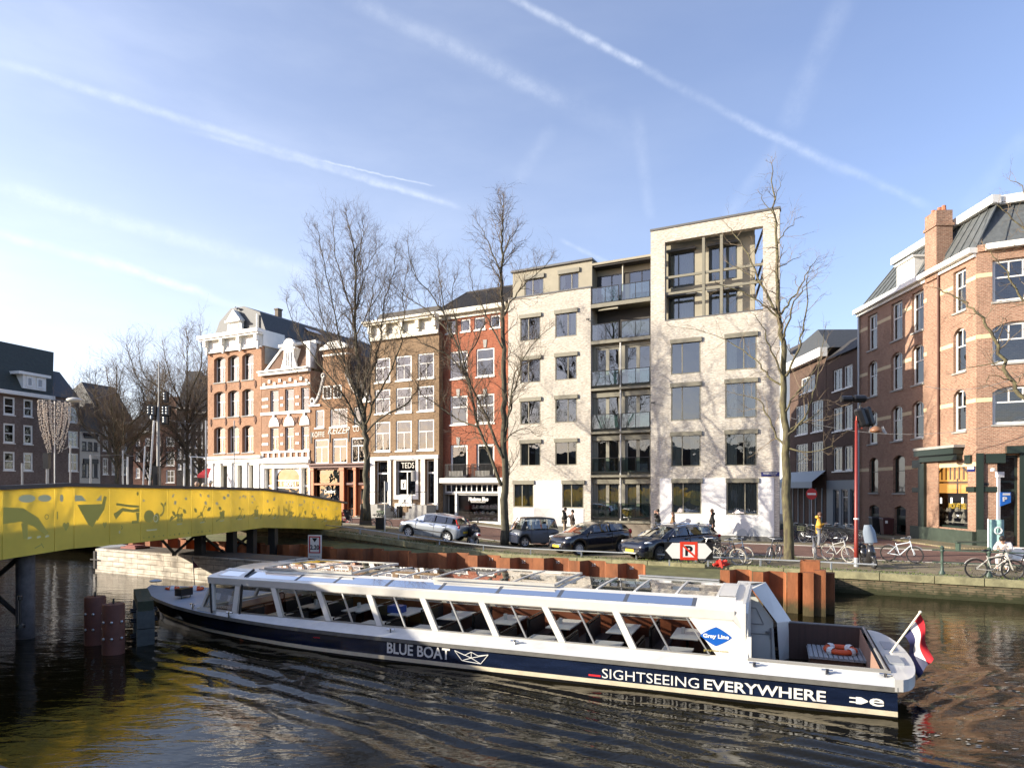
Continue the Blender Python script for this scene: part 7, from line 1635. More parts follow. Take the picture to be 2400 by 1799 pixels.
def car(name,label,body,low,gh,xw,r,paint,loc,rz,spokes=7,pitch=0.0,roof=None,rim=RIMM,wind=None,seams=(),handles=(),lamp=None,tail=None,mirror=None,plate=None,extra=None,lower=None):
 """body: (x, z low, z top, half width); gh: (x, z belt, z roof, base half, top half, kind)"""
 t=thing(name,label,'car',loc,rz);t.rotation_euler=(0,pitch,rz);g=MB();rings=[]
 xs_=[]
 for(p,q) in zip(body[:-1],body[1:]):
  n=max(1,int(abs(q[0]-p[0])/.06));
  for i in range(n):f_=i/n;xs_.append([p[j]+(q[j]-p[j])*f_ for j in range(4)])
 xs_.append(list(body[-1]));Ra=r+.075
 for(x,zl,zt,w_) in xs_:
  za=zl
  for c in xw:
   if abs(x-c)<Ra:za=max(za,r+sqrt(Ra**2-(x-c)**2)*.98)
  za=min(za,zt-.1);zm=max(zl+(zt-zl)*.45,za+.02)
  half=[(w_*.72,zl if za==zl else za),(w_*.96,za),(w_*.985,za+.03),(w_,zm),(w_*.985,zm+(zt-zm)*.45),(w_*.95,zt-.05),(w_*.86,zt-.005),(w_*.5,zt+.02),(0,zt+.028)]
  rings.append([(x,y,z) for y,z in half]+[(x,-y,z) for y,z in half[-2::-1]])
 n=len(rings[0])
 for i in range(len(rings)-1):
  for j in range(n-1):g.add([rings[i][j],rings[i+1][j],rings[i+1][j+1],rings[i][j+1]],[(0,1,2,3)])
 g.poly(rings[0]);g.poly(rings[-1]);
 me=g.build('body',paint,t,True,auto=.6)
 me.data.validate();import bmesh as bmm
 bmx=bmm.new();bmx.from_mesh(me.data);bmm.ops.remove_doubles(bmx,verts=bmx.verts,dist=.0004);bmm.ops.recalc_face_normals(bmx,faces=bmx.faces);bmx.to_mesh(me.data);bmx.free()
 if lower:
  g=MB()
  for s_ in(-1,1):g.box(xw[1]+Ra,xw[0]-Ra,s_*(body[len(body)//2][3]-.02)-.02,s_*(body[len(body)//2][3]-.02)+.02,body[len(body)//2][1]-.01,body[len(body)//2][1]+.09)
  g.build('sill_trim',TRIM,t)
  # greenhouse: painted shell and separate glass
 pa,gl_,rf=MB(),MB(),MB()
 def ring(s):x,zb,zr,wb,wt,kd=s;hh=zr-zb;return[(x,wb,zb),(x,wb+(wt-wb)*.08,zb+hh*.08),(x,wb+(wt-wb)*.86,zb+hh*.86),(x,wt-.05,zr-.01),(x,wt*.5,zr+.015),(x,0,zr+.02)]
 for s0,s1 in zip(gh[:-1],gh[1:]):
  kd=s0[5];a_,b_=ring(s0),ring(s1)
  for sg in(1,-1):
   A,B_=[(x,sg*y,z) for x,y,z in a_],[(x,sg*y,z) for x,y,z in b_]
   for j in range(5):
    side=j<2;gla=(kd=='G' and j==1) or(kd in 'SR' and j>=2);
    tgt=gl_ if gla else(rf if(j>=2 and kd in 'GP') else pa)
    tgt.add([A[j],B_[j],B_[j+1],A[j+1]],[(0,1,2,3)])
 [q.build('pillar',wind or paint,t,True,auto=.5) for q in islands(pa)[:8]];gl_.build('windows',CARGL,t);rf.build('roof',roof or paint,t,True,auto=.6)
 for x in xw:
  for s_ in(-1,1):
   wy=s_*(body[len(body)//2][3]-.13);wheel(t,x,wy,r,.2,s_,spokes,rim)
   g=MB();n_=12;yo=s_*(body[len(body)//2][3]-.26);yi=s_*(body[len(body)//2][3]-.02)
   for k in range(n_):
    a0,a1=pi*k/n_,pi*(k+1)/n_;g.add([(x+Ra*cos(a0),yo,r+Ra*sin(a0)),(x+Ra*cos(a1),yo,r+Ra*sin(a1)),(x+Ra*cos(a1),yi,r+Ra*sin(a1)),(x+Ra*cos(a0),yi,r+Ra*sin(a0))],[(0,1,2,3)])
   g.add([(x+Ra*cos(pi*k/n_),yo,r+Ra*sin(pi*k/n_)) for k in range(n_+1)],[list(range(n_+1))]);g.build('wheel_arch',TRIM,t)
 w_=body[len(body)//2][3];g=MB()
 for s_ in(-1,1):
  for(x,z0,z1) in seams:g.box(x-.006,x+.006,s_*(w_*.99)-.008,s_*(w_*.99)+.008,z0,z1)
 if seams:g.build('door_gaps',TRIM,t)
 for s_ in(-1,1):
  for(x,z) in handles:g=MB();g.box(x-.09,x+.09,s_*w_-.02,s_*w_+.025,z-.018,z+.018);g.build('door_handle',TRIM if paint.name.startswith('silver') else paint,t)
  if mirror:g=MB();g.ball((mirror[0],s_*(w_+.09),mirror[1]),.1,10,7,sc=(.6,1.1,.75));g.tube([(mirror[0],s_*(w_-.08),mirror[1]-.05),(mirror[0],s_*(w_+.05),mirror[1]-.03)],.025,5);g.build('mirror',paint,t,True)
  if lamp:g=MB();[g.ball((lx,s_*ly,lz),1,12,8,sc=(sx_,sy_,sz_)) for(lx,ly,lz,sx_,sy_,sz_) in[lamp]];g.build('headlight',LAMPG,t,True)
  if tail:g=MB();lx,ly,lz,sx_,sy_,sz_=tail;g.ball((lx,s_*ly,lz),1,12,8,sc=(sx_,sy_,sz_));g.build('tail_light',REDL,t,True)
 xf_=body[0][0];xr_=body[-1][0]
 if plate:g=MB();g.box(xf_+.0,xf_+.03,-.26,.26,plate[0],plate[0]+.11);g.box(xr_-.03,xr_,-.26,.26,plate[1],plate[1]+.11);g.build('number_plate',mat('plate_yellow',(.75,.52,.05),.4),t)
 g=MB();g.box(xf_-.10,xf_+.015,-.5,.5,body[0][1]+.02,body[0][1]+.14);g.build('grille',TRIM,t)
 # seats and dash inside
 g=MB();gx0,gx1=gh[1][0],gh[-2][0];zb_=gh[2][1]
 for fx in(.38,.72):
  xx=gx0+(gx1-gx0)*fx
  for y in(-.36,.36):g.box(xx-.06,xx+.1,y-.24,y+.24,zb_-.3,zb_+.22);g.box(xx-.03,xx+.06,y-.12,y+.12,zb_+.22,zb_+.40)
 g.box(gx0-.5,gx0-.2,-.6,.6,zb_-.25,zb_+.01);g.torus((gx0-.55,.36,zb_+.03),.17,.015,(1,0,.4),14,5);g.build('seats',SEATM,t)
 if extra:extra(t)
 return t
SILVER=mat('silver_paint',(.42,.46,.52),.28,metal=.55,coat=.7);MIDN=mat('midnight_paint',(.006,.008,.018),.18,coat=1.0);BLK=mat('black_car_paint',(.006,.007,.012),.18,coat=1.0);MICRO=mat('microcar_grey',(.085,.095,.11),.45)
def carpos(x,y,z,hd,fx,halfw):
 """world spot and turn from the near front wheel's ground point; hd = heading, fx = wheel x in the car"""
 X,Y=gz(x,y,z);h_=Vector(hd).normalized();left=Vector((-h_.y,h_.x));P=Vector((X,Y))-h_*fx-left*(halfw-.1)
 return(P.x,P.y,z),atan2(h_.y,h_.x)
HB=[(2.02,.34,.60,.62),(1.97,.24,.68,.74),(1.80,.20,.80,.81),(1.45,.19,.92,.835),(1.0,.19,.99,.84),(.3,.19,1.0,.84),(-.6,.19,1.02,.84),(-1.3,.20,1.03,.835),(-1.72,.24,1.00,.80),(-1.86,.34,.92,.74),(-1.90,.42,.80,.68)]
HG=[(1.12,.985,.99,.76,.72,'S'),(.72,1.0,1.26,.77,.68,'S'),(.40,1.0,1.42,.775,.62,'G'),(.0,1.0,1.475,.78,.60,'G'),(-.30,1.01,1.48,.78,.60,'P'),(-.38,1.01,1.48,.78,.60,'G'),(-1.0,1.02,1.455,.775,.60,'P'),(-1.06,1.02,1.45,.775,.6,'G'),(-1.40,1.03,1.42,.765,.60,'P'),(-1.58,1.02,1.36,.75,.58,'R'),(-1.82,1.0,1.02,.72,.62,'R')]
hq=Vector((-.92,.39))
loc,rz_=carpos(950,1262.5,street_z(CU(975,10.5))+.014,hq,1.30,.84)
def ex1(t):
 g=MB();[g.box(-1.0,.95,s_*.855-.012,s_*.855+.012,.50,.55) for s_ in(-1,1)];g.build('rub_strip',TRIM,t);g=MB();g.tube([(-1.75,.70,1.05),(-1.6,.62,1.3)],.045,6);g.tube([(-1.75,-.70,1.05),(-1.6,-.62,1.3)],.045,6);[q.build('high_tail_light',REDL,t) for q in islands(g)];t.scale=(.9,.9,.9)
car('hatchback','silver five door hatchback parked on the quay facing left',HB,0,HG,(1.30,-1.18),.30,SILVER,loc,rz_,7,lamp=(1.80,.58,.74,.17,.16,.09),tail=(-1.82,.66,.9,.06,.08,.13),mirror=(.72,1.05),plate=(.42,.55),pitch=-atan2(street_z(CU(975,10.5))-street_z(CU(1085,10.5)),2.48),seams=((.85,.3,.98),(-.32,.25,1.0),(-1.08,.5,1.0)),handles=((-.12,.88),(-.92,.90)),extra=ex1,rim=mat('hubcap_silver',(.6,.62,.64),.35,metal=.3))
hd2=Vector((-.86,-.50))
loc,rz_=carpos(1356,1301,.015,hd2,1.28,.86)
HB2=[(2.0,.34,.62,.58),(1.94,.22,.72,.74),(1.78,.19,.84,.82),(1.4,.18,.95,.855),(.9,.18,1.0,.86),(.2,.18,1.01,.86),(-.7,.18,1.05,.86),(-1.3,.20,1.08,.85),(-1.7,.26,1.06,.82),(-1.88,.34,.96,.76),(-1.93,.42,.8,.7)]
HG2=[(1.15,.985,.99,.77,.73,'S'),(.75,.99,1.22,.78,.69,'S'),(.38,1.0,1.38,.785,.63,'G'),(0,1.01,1.45,.79,.60,'G'),(-.50,1.03,1.455,.79,.59,'P'),(-.60,1.04,1.45,.79,.59,'G'),(-1.35,1.08,1.40,.77,.58,'P'),(-1.60,1.08,1.34,.75,.58,'R'),(-1.85,1.05,1.07,.72,.62,'R')]
def ex2(t):
 g=MB();g.add([(2.03,-.32,.40),(2.03,.32,.40),(1.99,.42,.56),(1.99,-.42,.56)],[(0,1,2,3)]);g.build('lower_grille',CHROME,t)
car('black_hatchback','black three door hatchback parked at an angle, second dark car from the tree',HB2,0,HG2,(1.28,-1.20),.30,BLK,loc,rz_,14,lamp=(1.68,.66,.80,.26,.12,.065),tail=(-1.80,.72,1.0,.1,.09,.13),mirror=(.70,1.06),plate=(.36,.6),seams=((.82,.3,.99),(-.62,.25,1.03)),handles=((-.42,.92),),extra=ex2,rim=mat('hubcap_silver',(.6,.62,.64),.35,metal=.3))
loc,rz_=carpos(1546,1314,.015,hd2,1.42,.9)
HB3=[(2.36,.34,.62,.6),(2.30,.20,.72,.78),(2.1,.17,.84,.86),(1.6,.16,.93,.89),(1.0,.16,.98,.895),(0,.16,1.0,.895),(-1.0,.16,1.03,.895),(-1.7,.18,1.04,.885),(-2.1,.24,1.02,.85),(-2.26,.34,.92,.8),(-2.30,.42,.8,.74)]
HG3=[(1.28,.965,.975,.80,.76,'S'),(.85,.98,1.22,.81,.70,'S'),(.45,.99,1.38,.815,.64,'G'),(0,1.0,1.44,.82,.62,'G'),(-.25,1.0,1.455,.82,.61,'P'),(-.33,1.0,1.455,.82,.61,'G'),(-1.05,1.02,1.44,.81,.60,'P'),(-1.12,1.03,1.44,.81,.60,'G'),(-1.75,1.05,1.40,.79,.59,'P'),(-1.95,1.04,1.33,.77,.59,'R'),(-2.22,1.0,1.04,.74,.64,'R')]
def ex3(t):
 g=MB();[g.tube([(.3,s_*.66,1.43),(-.4,s_*.64,1.50),(-1.6,s_*.62,1.46),(-1.85,s_*.62,1.38)],.018,6) for s_ in(-1,1)];g.build('roof_rails',CHROME,t)
 g=MB();[g.tube([(.9,s_*.80,1.0),(.45,s_*.72,1.33),(0,s_*.68,1.40),(-1.6,s_*.66,1.36),(-1.85,s_*.76,1.1)],.010,5) for s_ in(-1,1)];g.build('window_chrome',CHROME,t)
 g=MB();g.prism([(-1.55,1.44),(-1.75,1.44),(-1.72,1.52)],-.02,.02);g.build('roof_antenna',BLK,t);g=MB();g.add([(2.385,-.34,.30),(2.385,.34,.30),(2.36,.55,.46),(2.36,-.55,.46)],[(0,1,2,3)]);g.build('lower_grille',mat('grille_silver',(.45,.45,.42),.3,metal=.6),t)
car('dark_estate','dark navy estate car with chrome roof rails behind the no mooring board',HB3,0,HG3,(1.42,-1.28),.32,MIDN,loc,rz_,8,lamp=(1.98,.74,.78,.22,.12,.055),tail=(-2.15,.78,.95,.1,.1,.07),mirror=(.80,1.04),plate=(.38,.6),seams=((1.0,.3,.97),(-.28,.22,1.0),(-1.1,.4,1.0)),handles=((-.1,.90),(-.95,.93)),extra=ex3,rim=mat('dark_rim',(.12,.12,.13),.35,metal=.5))
# tiny electric two seater
loc,rz_=carpos(1229,1281.5,street_z(CU(1229,9.5))+.014,Vector((-.90,-.43)),.86,.68)
MB1=[(1.20,.22,.62,.52),(1.18,.20,.80,.62),(1.05,.18,.86,.68),(.6,.18,.88,.69),(0,.18,.88,.69),(-.6,.18,.88,.69),(-1.05,.18,.86,.68),(-1.18,.20,.80,.62),(-1.20,.22,.62,.52)]
MG1=[(1.08,.86,.88,.62,.60,'S'),(.95,.87,1.22,.64,.58,'S'),(.80,.88,1.46,.65,.55,'P'),(.70,.88,1.49,.65,.54,'G'),(.50,.88,1.51,.66,.54,'P'),(.44,.88,1.51,.66,.54,'G'),(-.42,.88,1.51,.66,.54,'P'),(-.50,.88,1.50,.66,.54,'G'),(-.92,.88,1.45,.64,.55,'P'),(-.98,.88,1.40,.63,.56,'R'),(-1.12,.86,.90,.62,.60,'R')]
def ex4(t):
 g=MB();g.box(1.17,1.23,-.50,.50,.60,.74);g.build('light_band',LAMPG,t);g=MB();g.box(1.16,1.25,-.55,.55,.22,.58);g.build('bumper',mat('pale_bumper',(.32,.32,.31),.5),t)
car('microcar','tiny grey electric microcar with black roof beside the dark forked tree',MB1,0,MG1,(.86,-.86),.27,MICRO,loc,rz_,4,roof=mat('micro_roof',(.02,.02,.022),.4),wind=mat('micro_roof',(.02,.02,.022),.4),lamp=(1.17,.42,.48,.04,.07,.07),tail=(-1.18,.48,.6,.03,.05,.05),mirror=(.78,1.02),seams=((.48,.22,.87),(-.46,.22,.87)),handles=((-.3,.72),),extra=ex4)
# ------------------------------------------------------------------ bicycles
def bicycle(label,x,y,z,hd,frame=(.02,.02,.022),tyre=RUBBER,rimc=STEEL,lean=0.06,basket=None,group='parked bicycles',at=None,turn=0.0,rack=True,sc_=1.0,crate=None,cloth=None,name='bicycle'):
 X,Y=at if at else gz(x,y,z);t=thing(name,label,'bicycle',(X,Y,z),hd,group);t.rotation_euler=(lean,0,hd);t.scale=(sc_,)*3;R=.345
 FM=mat('bike_%02d%02d%02d'%tuple(int(c*99) for c in frame),frame,.3,coat=.4);cf,cr=Vector((.54,0,R)),Vector((-.50,0,R))
 hs0,hs1=Vector((.40,0,.74)),Vector((.36,0,.92));bb=Vector((-.05,0,.30));st_=Vector((-.20,0,.80))
 g=MB()
 for p,q,r in((bb,hs0,.02),(st_+Vector((.02,0,-.08)),hs1+Vector((.01,0,-.06)),.018),(bb,st_,.018),(hs0-Vector((-.02,0,.04)),hs1,.024)):g.tube([p,q],r,6)
 for s_ in(-.045,.045):g.tube([bb+Vector((0,s_*.5,0)),cr+Vector((0,s_,0))],.012,5);g.tube([st_+Vector((.03,s_*.4,-.12)),cr+Vector((0,s_,0))],.011,5)
 g.build('frame',FM,t)
 g=MB();
 for s_ in(-.05,.05):g.tube([hs0+Vector((.02,s_*.6,-.04)),cf+Vector((0,s_,0))],.014,5)
 g.build('fork',FM,t)
 for c in(cf,cr):
  g=MB();g.torus(c,R-.02,.021,(0,1,0),26,6);w_=g.build('wheel',tyre,t,True);g=MB();g.torus(c,R-.048,.010,(0,1,0),24,4)
  for k in range(14):a=2*pi*k/14;g.tube([c,c+Vector((cos(a),0,sin(a)))*(R-.05)],.0032,3,cap=False)
  g.ball(c,.03,6,4,sc=(1,1.6,1));g.build('spokes',rimc,w_)
 g=MB();hb=hs1+Vector((-.02,0,.1));g.tube([hs1,hb],.015,5);g.tube([hb+Vector((-.2,.30,.02)),hb+Vector((-.06,.26,.05)),hb+Vector((.03,.08,.01)),hb+Vector((.03,-.08,.01)),hb+Vector((-.06,-.26,.05)),hb+Vector((-.2,-.30,.02))],.013,5);g.build('handlebar',STEEL,t)
 g=MB();g.tube([st_,st_+Vector((-.03,0,.14))],.014,5);g.ball(st_+Vector((-.05,0,.18)),.1,10,6,sc=(1.35,.8,.38));g.build('saddle',BLACK,t,True)
 g=MB();g.torus(bb,.085,.010,(0,1,0),14,4);g.tube([bb+Vector((.12,.07,-.11)),bb+Vector((0,.05,0)),bb+Vector((0,-.05,0)),bb+Vector((-.12,-.07,.11))],.010,4);g.box(bb.x+.08,bb.x+.17,.07,.16,bb.z-.13,bb.z-.11);g.box(bb.x-.17,bb.x-.08,-.16,-.07,bb.z+.10,bb.z+.12);g.build('crank',TRIM,t)
 g=MB()
 for c,a0,a1 in((cr,.3,2.7),(cf,.7,2.4)):
  P=[c+Vector((cos(a0+(a1-a0)*k/9),0,sin(a0+(a1-a0)*k/9)))*(R+.03) for k in range(10)]
  for p,q in zip(P[:-1],P[1:]):g.add([p+Vector((0,-.03,0)),p+Vector((0,.03,0)),q+Vector((0,.03,0)),q+Vector((0,-.03,0))],[(0,1,2,3)])
 g.build('mudguard',FM,t)
 if rack:g=MB();g.tube([(-.24,.05,.74),(-.78,.05,.72)],.008,4);g.tube([(-.24,-.05,.74),(-.78,-.05,.72)],.008,4);g.tube([(-.76,.05,.72),cr+Vector((0,.05,0))],.007,4);g.tube([(-.76,-.05,.72),cr+Vector((0,-.05,0))],.007,4);[g.tube([(-.3-.12*k,-.05,.735),(-.3-.12*k,.05,.735)],.006,4) for k in range(4)];g.build('rack',TRIM,t)
 if basket:
  g=MB();b0,b1=(.44,.80),(.42,.95);x0_,x1_=.42,.82
  for zz in(.72,.82,.92):g.tube([(x0_,-.2,zz),(x1_,-.2,zz),(x1_,.2,zz),(x0_,.2,zz),(x0_,-.2,zz)],.010,4)
  for xx in(x0_,(x0_+x1_)/2,x1_):
   for yy in(-.2,.2):g.tube([(xx,yy,.72),(xx,yy,.92)],.008,4)
  g.box(x0_,x1_,-.2,.2,.70,.72);g.build('basket',basket,t)
 if crate:g=MB();g.box(.40,.86,-.24,.24,.68,.70);[g.box(*q) for q in((.40,.42,-.24,.24,.70,.96),(.84,.86,-.24,.24,.70,.96),(.42,.84,-.24,-.22,.70,.96),(.42,.84,.22,.24,.70,.96))];g.build('crate',crate,t)
 if cloth:g=MB();g.add([(-.05,-.25,1.1),(-.05,.25,1.1),(-.35,.3,.75),(-.35,-.28,.7),(-.5,.2,.45),(-.5,-.15,.4)],[(0,1,2,3),(3,2,4,5)]);g.build('draped_cloth',cloth,t)
 return t
PALET=mat('pale_tyre',(.40,.37,.31),.8)
an=atan2(UY,UX)
bicycle('white framed bicycle with black saddle and pale tyres left of the red lamp post',1964,1315,0.01,-1.15,(.45,.45,.43),PALET,STEEL,.12,rack=False)
bicycle('grey bicycle with pale rims parked behind the rusty corner pile',1912,1312,0.01,-2.05,(.18,.18,.19),PALET,STEEL,.1)
bicycle('white frame bicycle with dark wheels standing on the open quay',2112,1317,0.01,-.95,(.62,.68,.72),RUBBER,TRIM,.06,rack=False,crate=None,name='bicycle')
bicycle('cream wheeled bicycle leaning against the mossy tree trunk',1812,1318,0.01,-2.3,(.06,.06,.06),PALET,STEEL,-.12)
bicycle('black bicycle with curved white mudguard, nearest the no mooring board',1700,1322,0.01,-.75,(.015,.015,.016),PALET,STEEL,.1)
bicycle('dark blue grey bicycle with pale rear tyre behind the black bicycle',1722,1318,0.01,-.9,(.10,.13,.18),PALET,STEEL,.05)
bicycle('black bicycle hidden behind the right arrow of the no mooring board',1668,1318,0.01,-2.6,(.015,.015,.016),RUBBER,STEEL,-.05)
bicycle('black and silver racing bicycle against the green iron railing',2328,1357,0.01,an+.12,(.50,.48,.42),RUBBER,TRIM,.06,rack=False)
bicycle('black city bicycle behind the racing bicycle at the railing',2385,1352,0.01,an+3.2,(.015,.015,.016),RUBBER,STEEL,.03)
bicycle('red bicycle with crate and draped cloth at the end of the footbridge',806,1234,.62,an+2.9,(.35,.03,.03),RUBBER,STEEL,.1,crate=mat('red_crate',(.55,.05,.03),.6),cloth=mat('black_cloth',(.02,.02,.022),.9))
bicycle('dark bicycle leaning behind the black boards by the first tree',888,1243,.50,an+.3,(.02,.02,.022),RUBBER,STEEL,.12)
# bicycles in the shade of the side street
rb=random.Random(8)
labs=['black bicycle with big grey front crate, leftmost in the shade of the side street','green bicycle second from the left in the shaded bicycle row','black bicycle with wicker basket just left of the person in yellow','dark bicycle directly behind the person in the yellow coat','black bicycle just right of the person in yellow','last dark bicycle at the right end of the shaded row','black bicycle behind the red lamp post']
spots=[(1858,1266,2.5),(1876,1268,2.7),(1903,1274,2.1),(1932,1270,2.4),(1950,1272,2.9),(1972,1268,2.5),(1996,1272,2.2)]
for k,((x,y,hdn),lb) in enumerate(zip(spots,labs)):
 bicycle(lb,x,y,.012,hdn,[(.02,.02,.022),(.03,.08,.05),(.02,.02,.022),(.05,.05,.06),(.02,.02,.022),(.04,.03,.03),(.02,.02,.02)][k],RUBBER,STEEL,.08,basket=mat('wicker',(.12,.13,.07),.8) if k==2 else None,crate=mat('green_grey_crate',(.14,.17,.15),.7) if k==0 else None,group='bicycles parked in the side street')
 # ------------------------------------------------------------------ scooters
def scooter(label,x,y,z,hd,paint,seat=BLACK,shield=None,cover=False,lean=.08,group=None):
 X,Y=gz(x,y,z);t=thing('scooter',label,'scooter',(X,Y,z),hd,group);t.rotation_euler=(lean,0,hd);R=.24
 for c in(Vector((.62,0,R)),Vector((-.52,0,R))):
  g=MB();g.torus(c,R-.06,.06,(0,1,0),22,8);w_=g.build('wheel',RUBBER,t,True);g=MB();g.torus(c,R-.11,.02,(0,1,0),16,5)
  for k in range(5):a=2*pi*k/5;g.tube([c,c+Vector((cos(a),0,sin(a)))*(R-.11)],.014,4)
  g.build('rim',RIMM,w_)
 g=MB();g.tube([(.45,0,.95),(.50,0,.60),(.40,0,.34),(.1,0,.26),(-.15,0,.28)],[.10,.17,.17,.17,.17],10);g.tube([(-.05,0,.30),(-.15,0,.62),(-.45,0,.66),(-.78,0,.62)],[.12,.17,.18,.08],10);g.tube([(.62,0,.50),(.66,0,.30)],[.11,.05],8);g.build('body',paint,t,True)
 g=MB();g.tube([(-.05,0,.77),(-.35,0,.80),(-.72,0,.82)],[.10,.14,.09],8);g.build('seat',seat,t,True)
 g=MB();g.tube([(.44,0,.9),(.42,0,1.02)],.03,6);g.tube([(.36,.32,1.03),(.42,.1,1.05),(.42,-.1,1.05),(.36,-.32,1.03)],.016,5);g.tube([(.36,.25,1.05),(.34,.3,1.2)],.006,4);g.ball((.34,.31,1.23),.05,8,5,sc=(.4,1,.8));g.tube([(.36,-.25,1.05),(.34,-.3,1.2)],.006,4);g.ball((.34,-.31,1.23),.05,8,5,sc=(.4,1,.8));g.build('handlebar',TRIM,t)
 g=MB();g.ball((.53,0,.98),.09,10,6,sc=(.6,1.1,.9));g.build('headlight',LAMPG,t,True);g=MB();g.ball((-.80,0,.62),.06,8,5,sc=(.5,1.4,.8));g.build('tail_light',REDL,t,True)
 if shield:
  g=MB();n=6;P=[];
  for i in range(n+1):
   for j in range(5):yy=-.2+.1*j;hgt=i/n;ww=1-.45*max(0,hgt-.6)/.4;P.append((.56+.10*(1-(yy/.2)**2)-.16*hgt,yy*1.2*ww,1.0+.68*hgt))
  g.add(P,[(i*5+j,i*5+j+1,(i+1)*5+j+1,(i+1)*5+j) for i in range(n) for j in range(4)]);g.build('windshield',shield,t,True)
 if cover:g=MB();rs=random.Random(1);g.ball((.0,0,.78),.36,12,8,sc=(1.9,.75,.85));[g.ball((rs.uniform(-.4,.5),rs.uniform(-.2,.2),rs.uniform(.6,1.0)),.18,8,6,sc=(1,.9,1)) for _ in range(7)];g.build('rain_cover',mat('black_cover',(.018,.018,.02),.45,bump=.6,bscale=14),t,True)
 return t
scooter('scooter under a crumpled black cover behind the silver hatchback',1108,1279,street_z(CU(1108,11.5))+.014,an+2.45,mat('white_scooter',(.5,.5,.5),.3),cover=True)
scooter('black scooter with tall clear windshield beside the red lamp post',2030,1328,.014,an-1.15,mat('black_scooter',(.02,.02,.022),.25,coat=.6),shield=mat('frosted_shield',(.24,.28,.32),.2))
# ------------------------------------------------------------------ people
SKIN=mat('skin',(.52,.30,.21),.55)
def skinmesh(name,verts,edges,radii,m,parent,extra=None,root=0,sub=1):
 me=bpy.data.meshes.new(name);me.from_pydata(verts,edges,[]);o=bpy.data.objects.new(name,me);COL.objects.link(o)
 sk=o.modifiers.new('s','SKIN');
 for i,r in enumerate(radii):
  v=me.skin_vertices[0].data[i];v.radius=(r,r) if isinstance(r,(int,float)) else r;v.use_root=(i==root)
 sb=o.modifiers.new('u','SUBSURF');sb.levels=sub;sb.render_levels=sub
 dg=bpy.context.evaluated_depsgraph_get();nm=bpy.data.meshes.new_from_object(o.evaluated_get(dg));bpy.data.objects.remove(o);bpy.data.meshes.remove(me)
 nm.name=name;nm.materials.clear();nm.materials.append(m)
 for p in nm.polygons:p.use_smooth=True;p.material_index=0
 ob=bpy.data.objects.new(name,nm);COL.objects.link(ob);ob.parent=parent;return ob
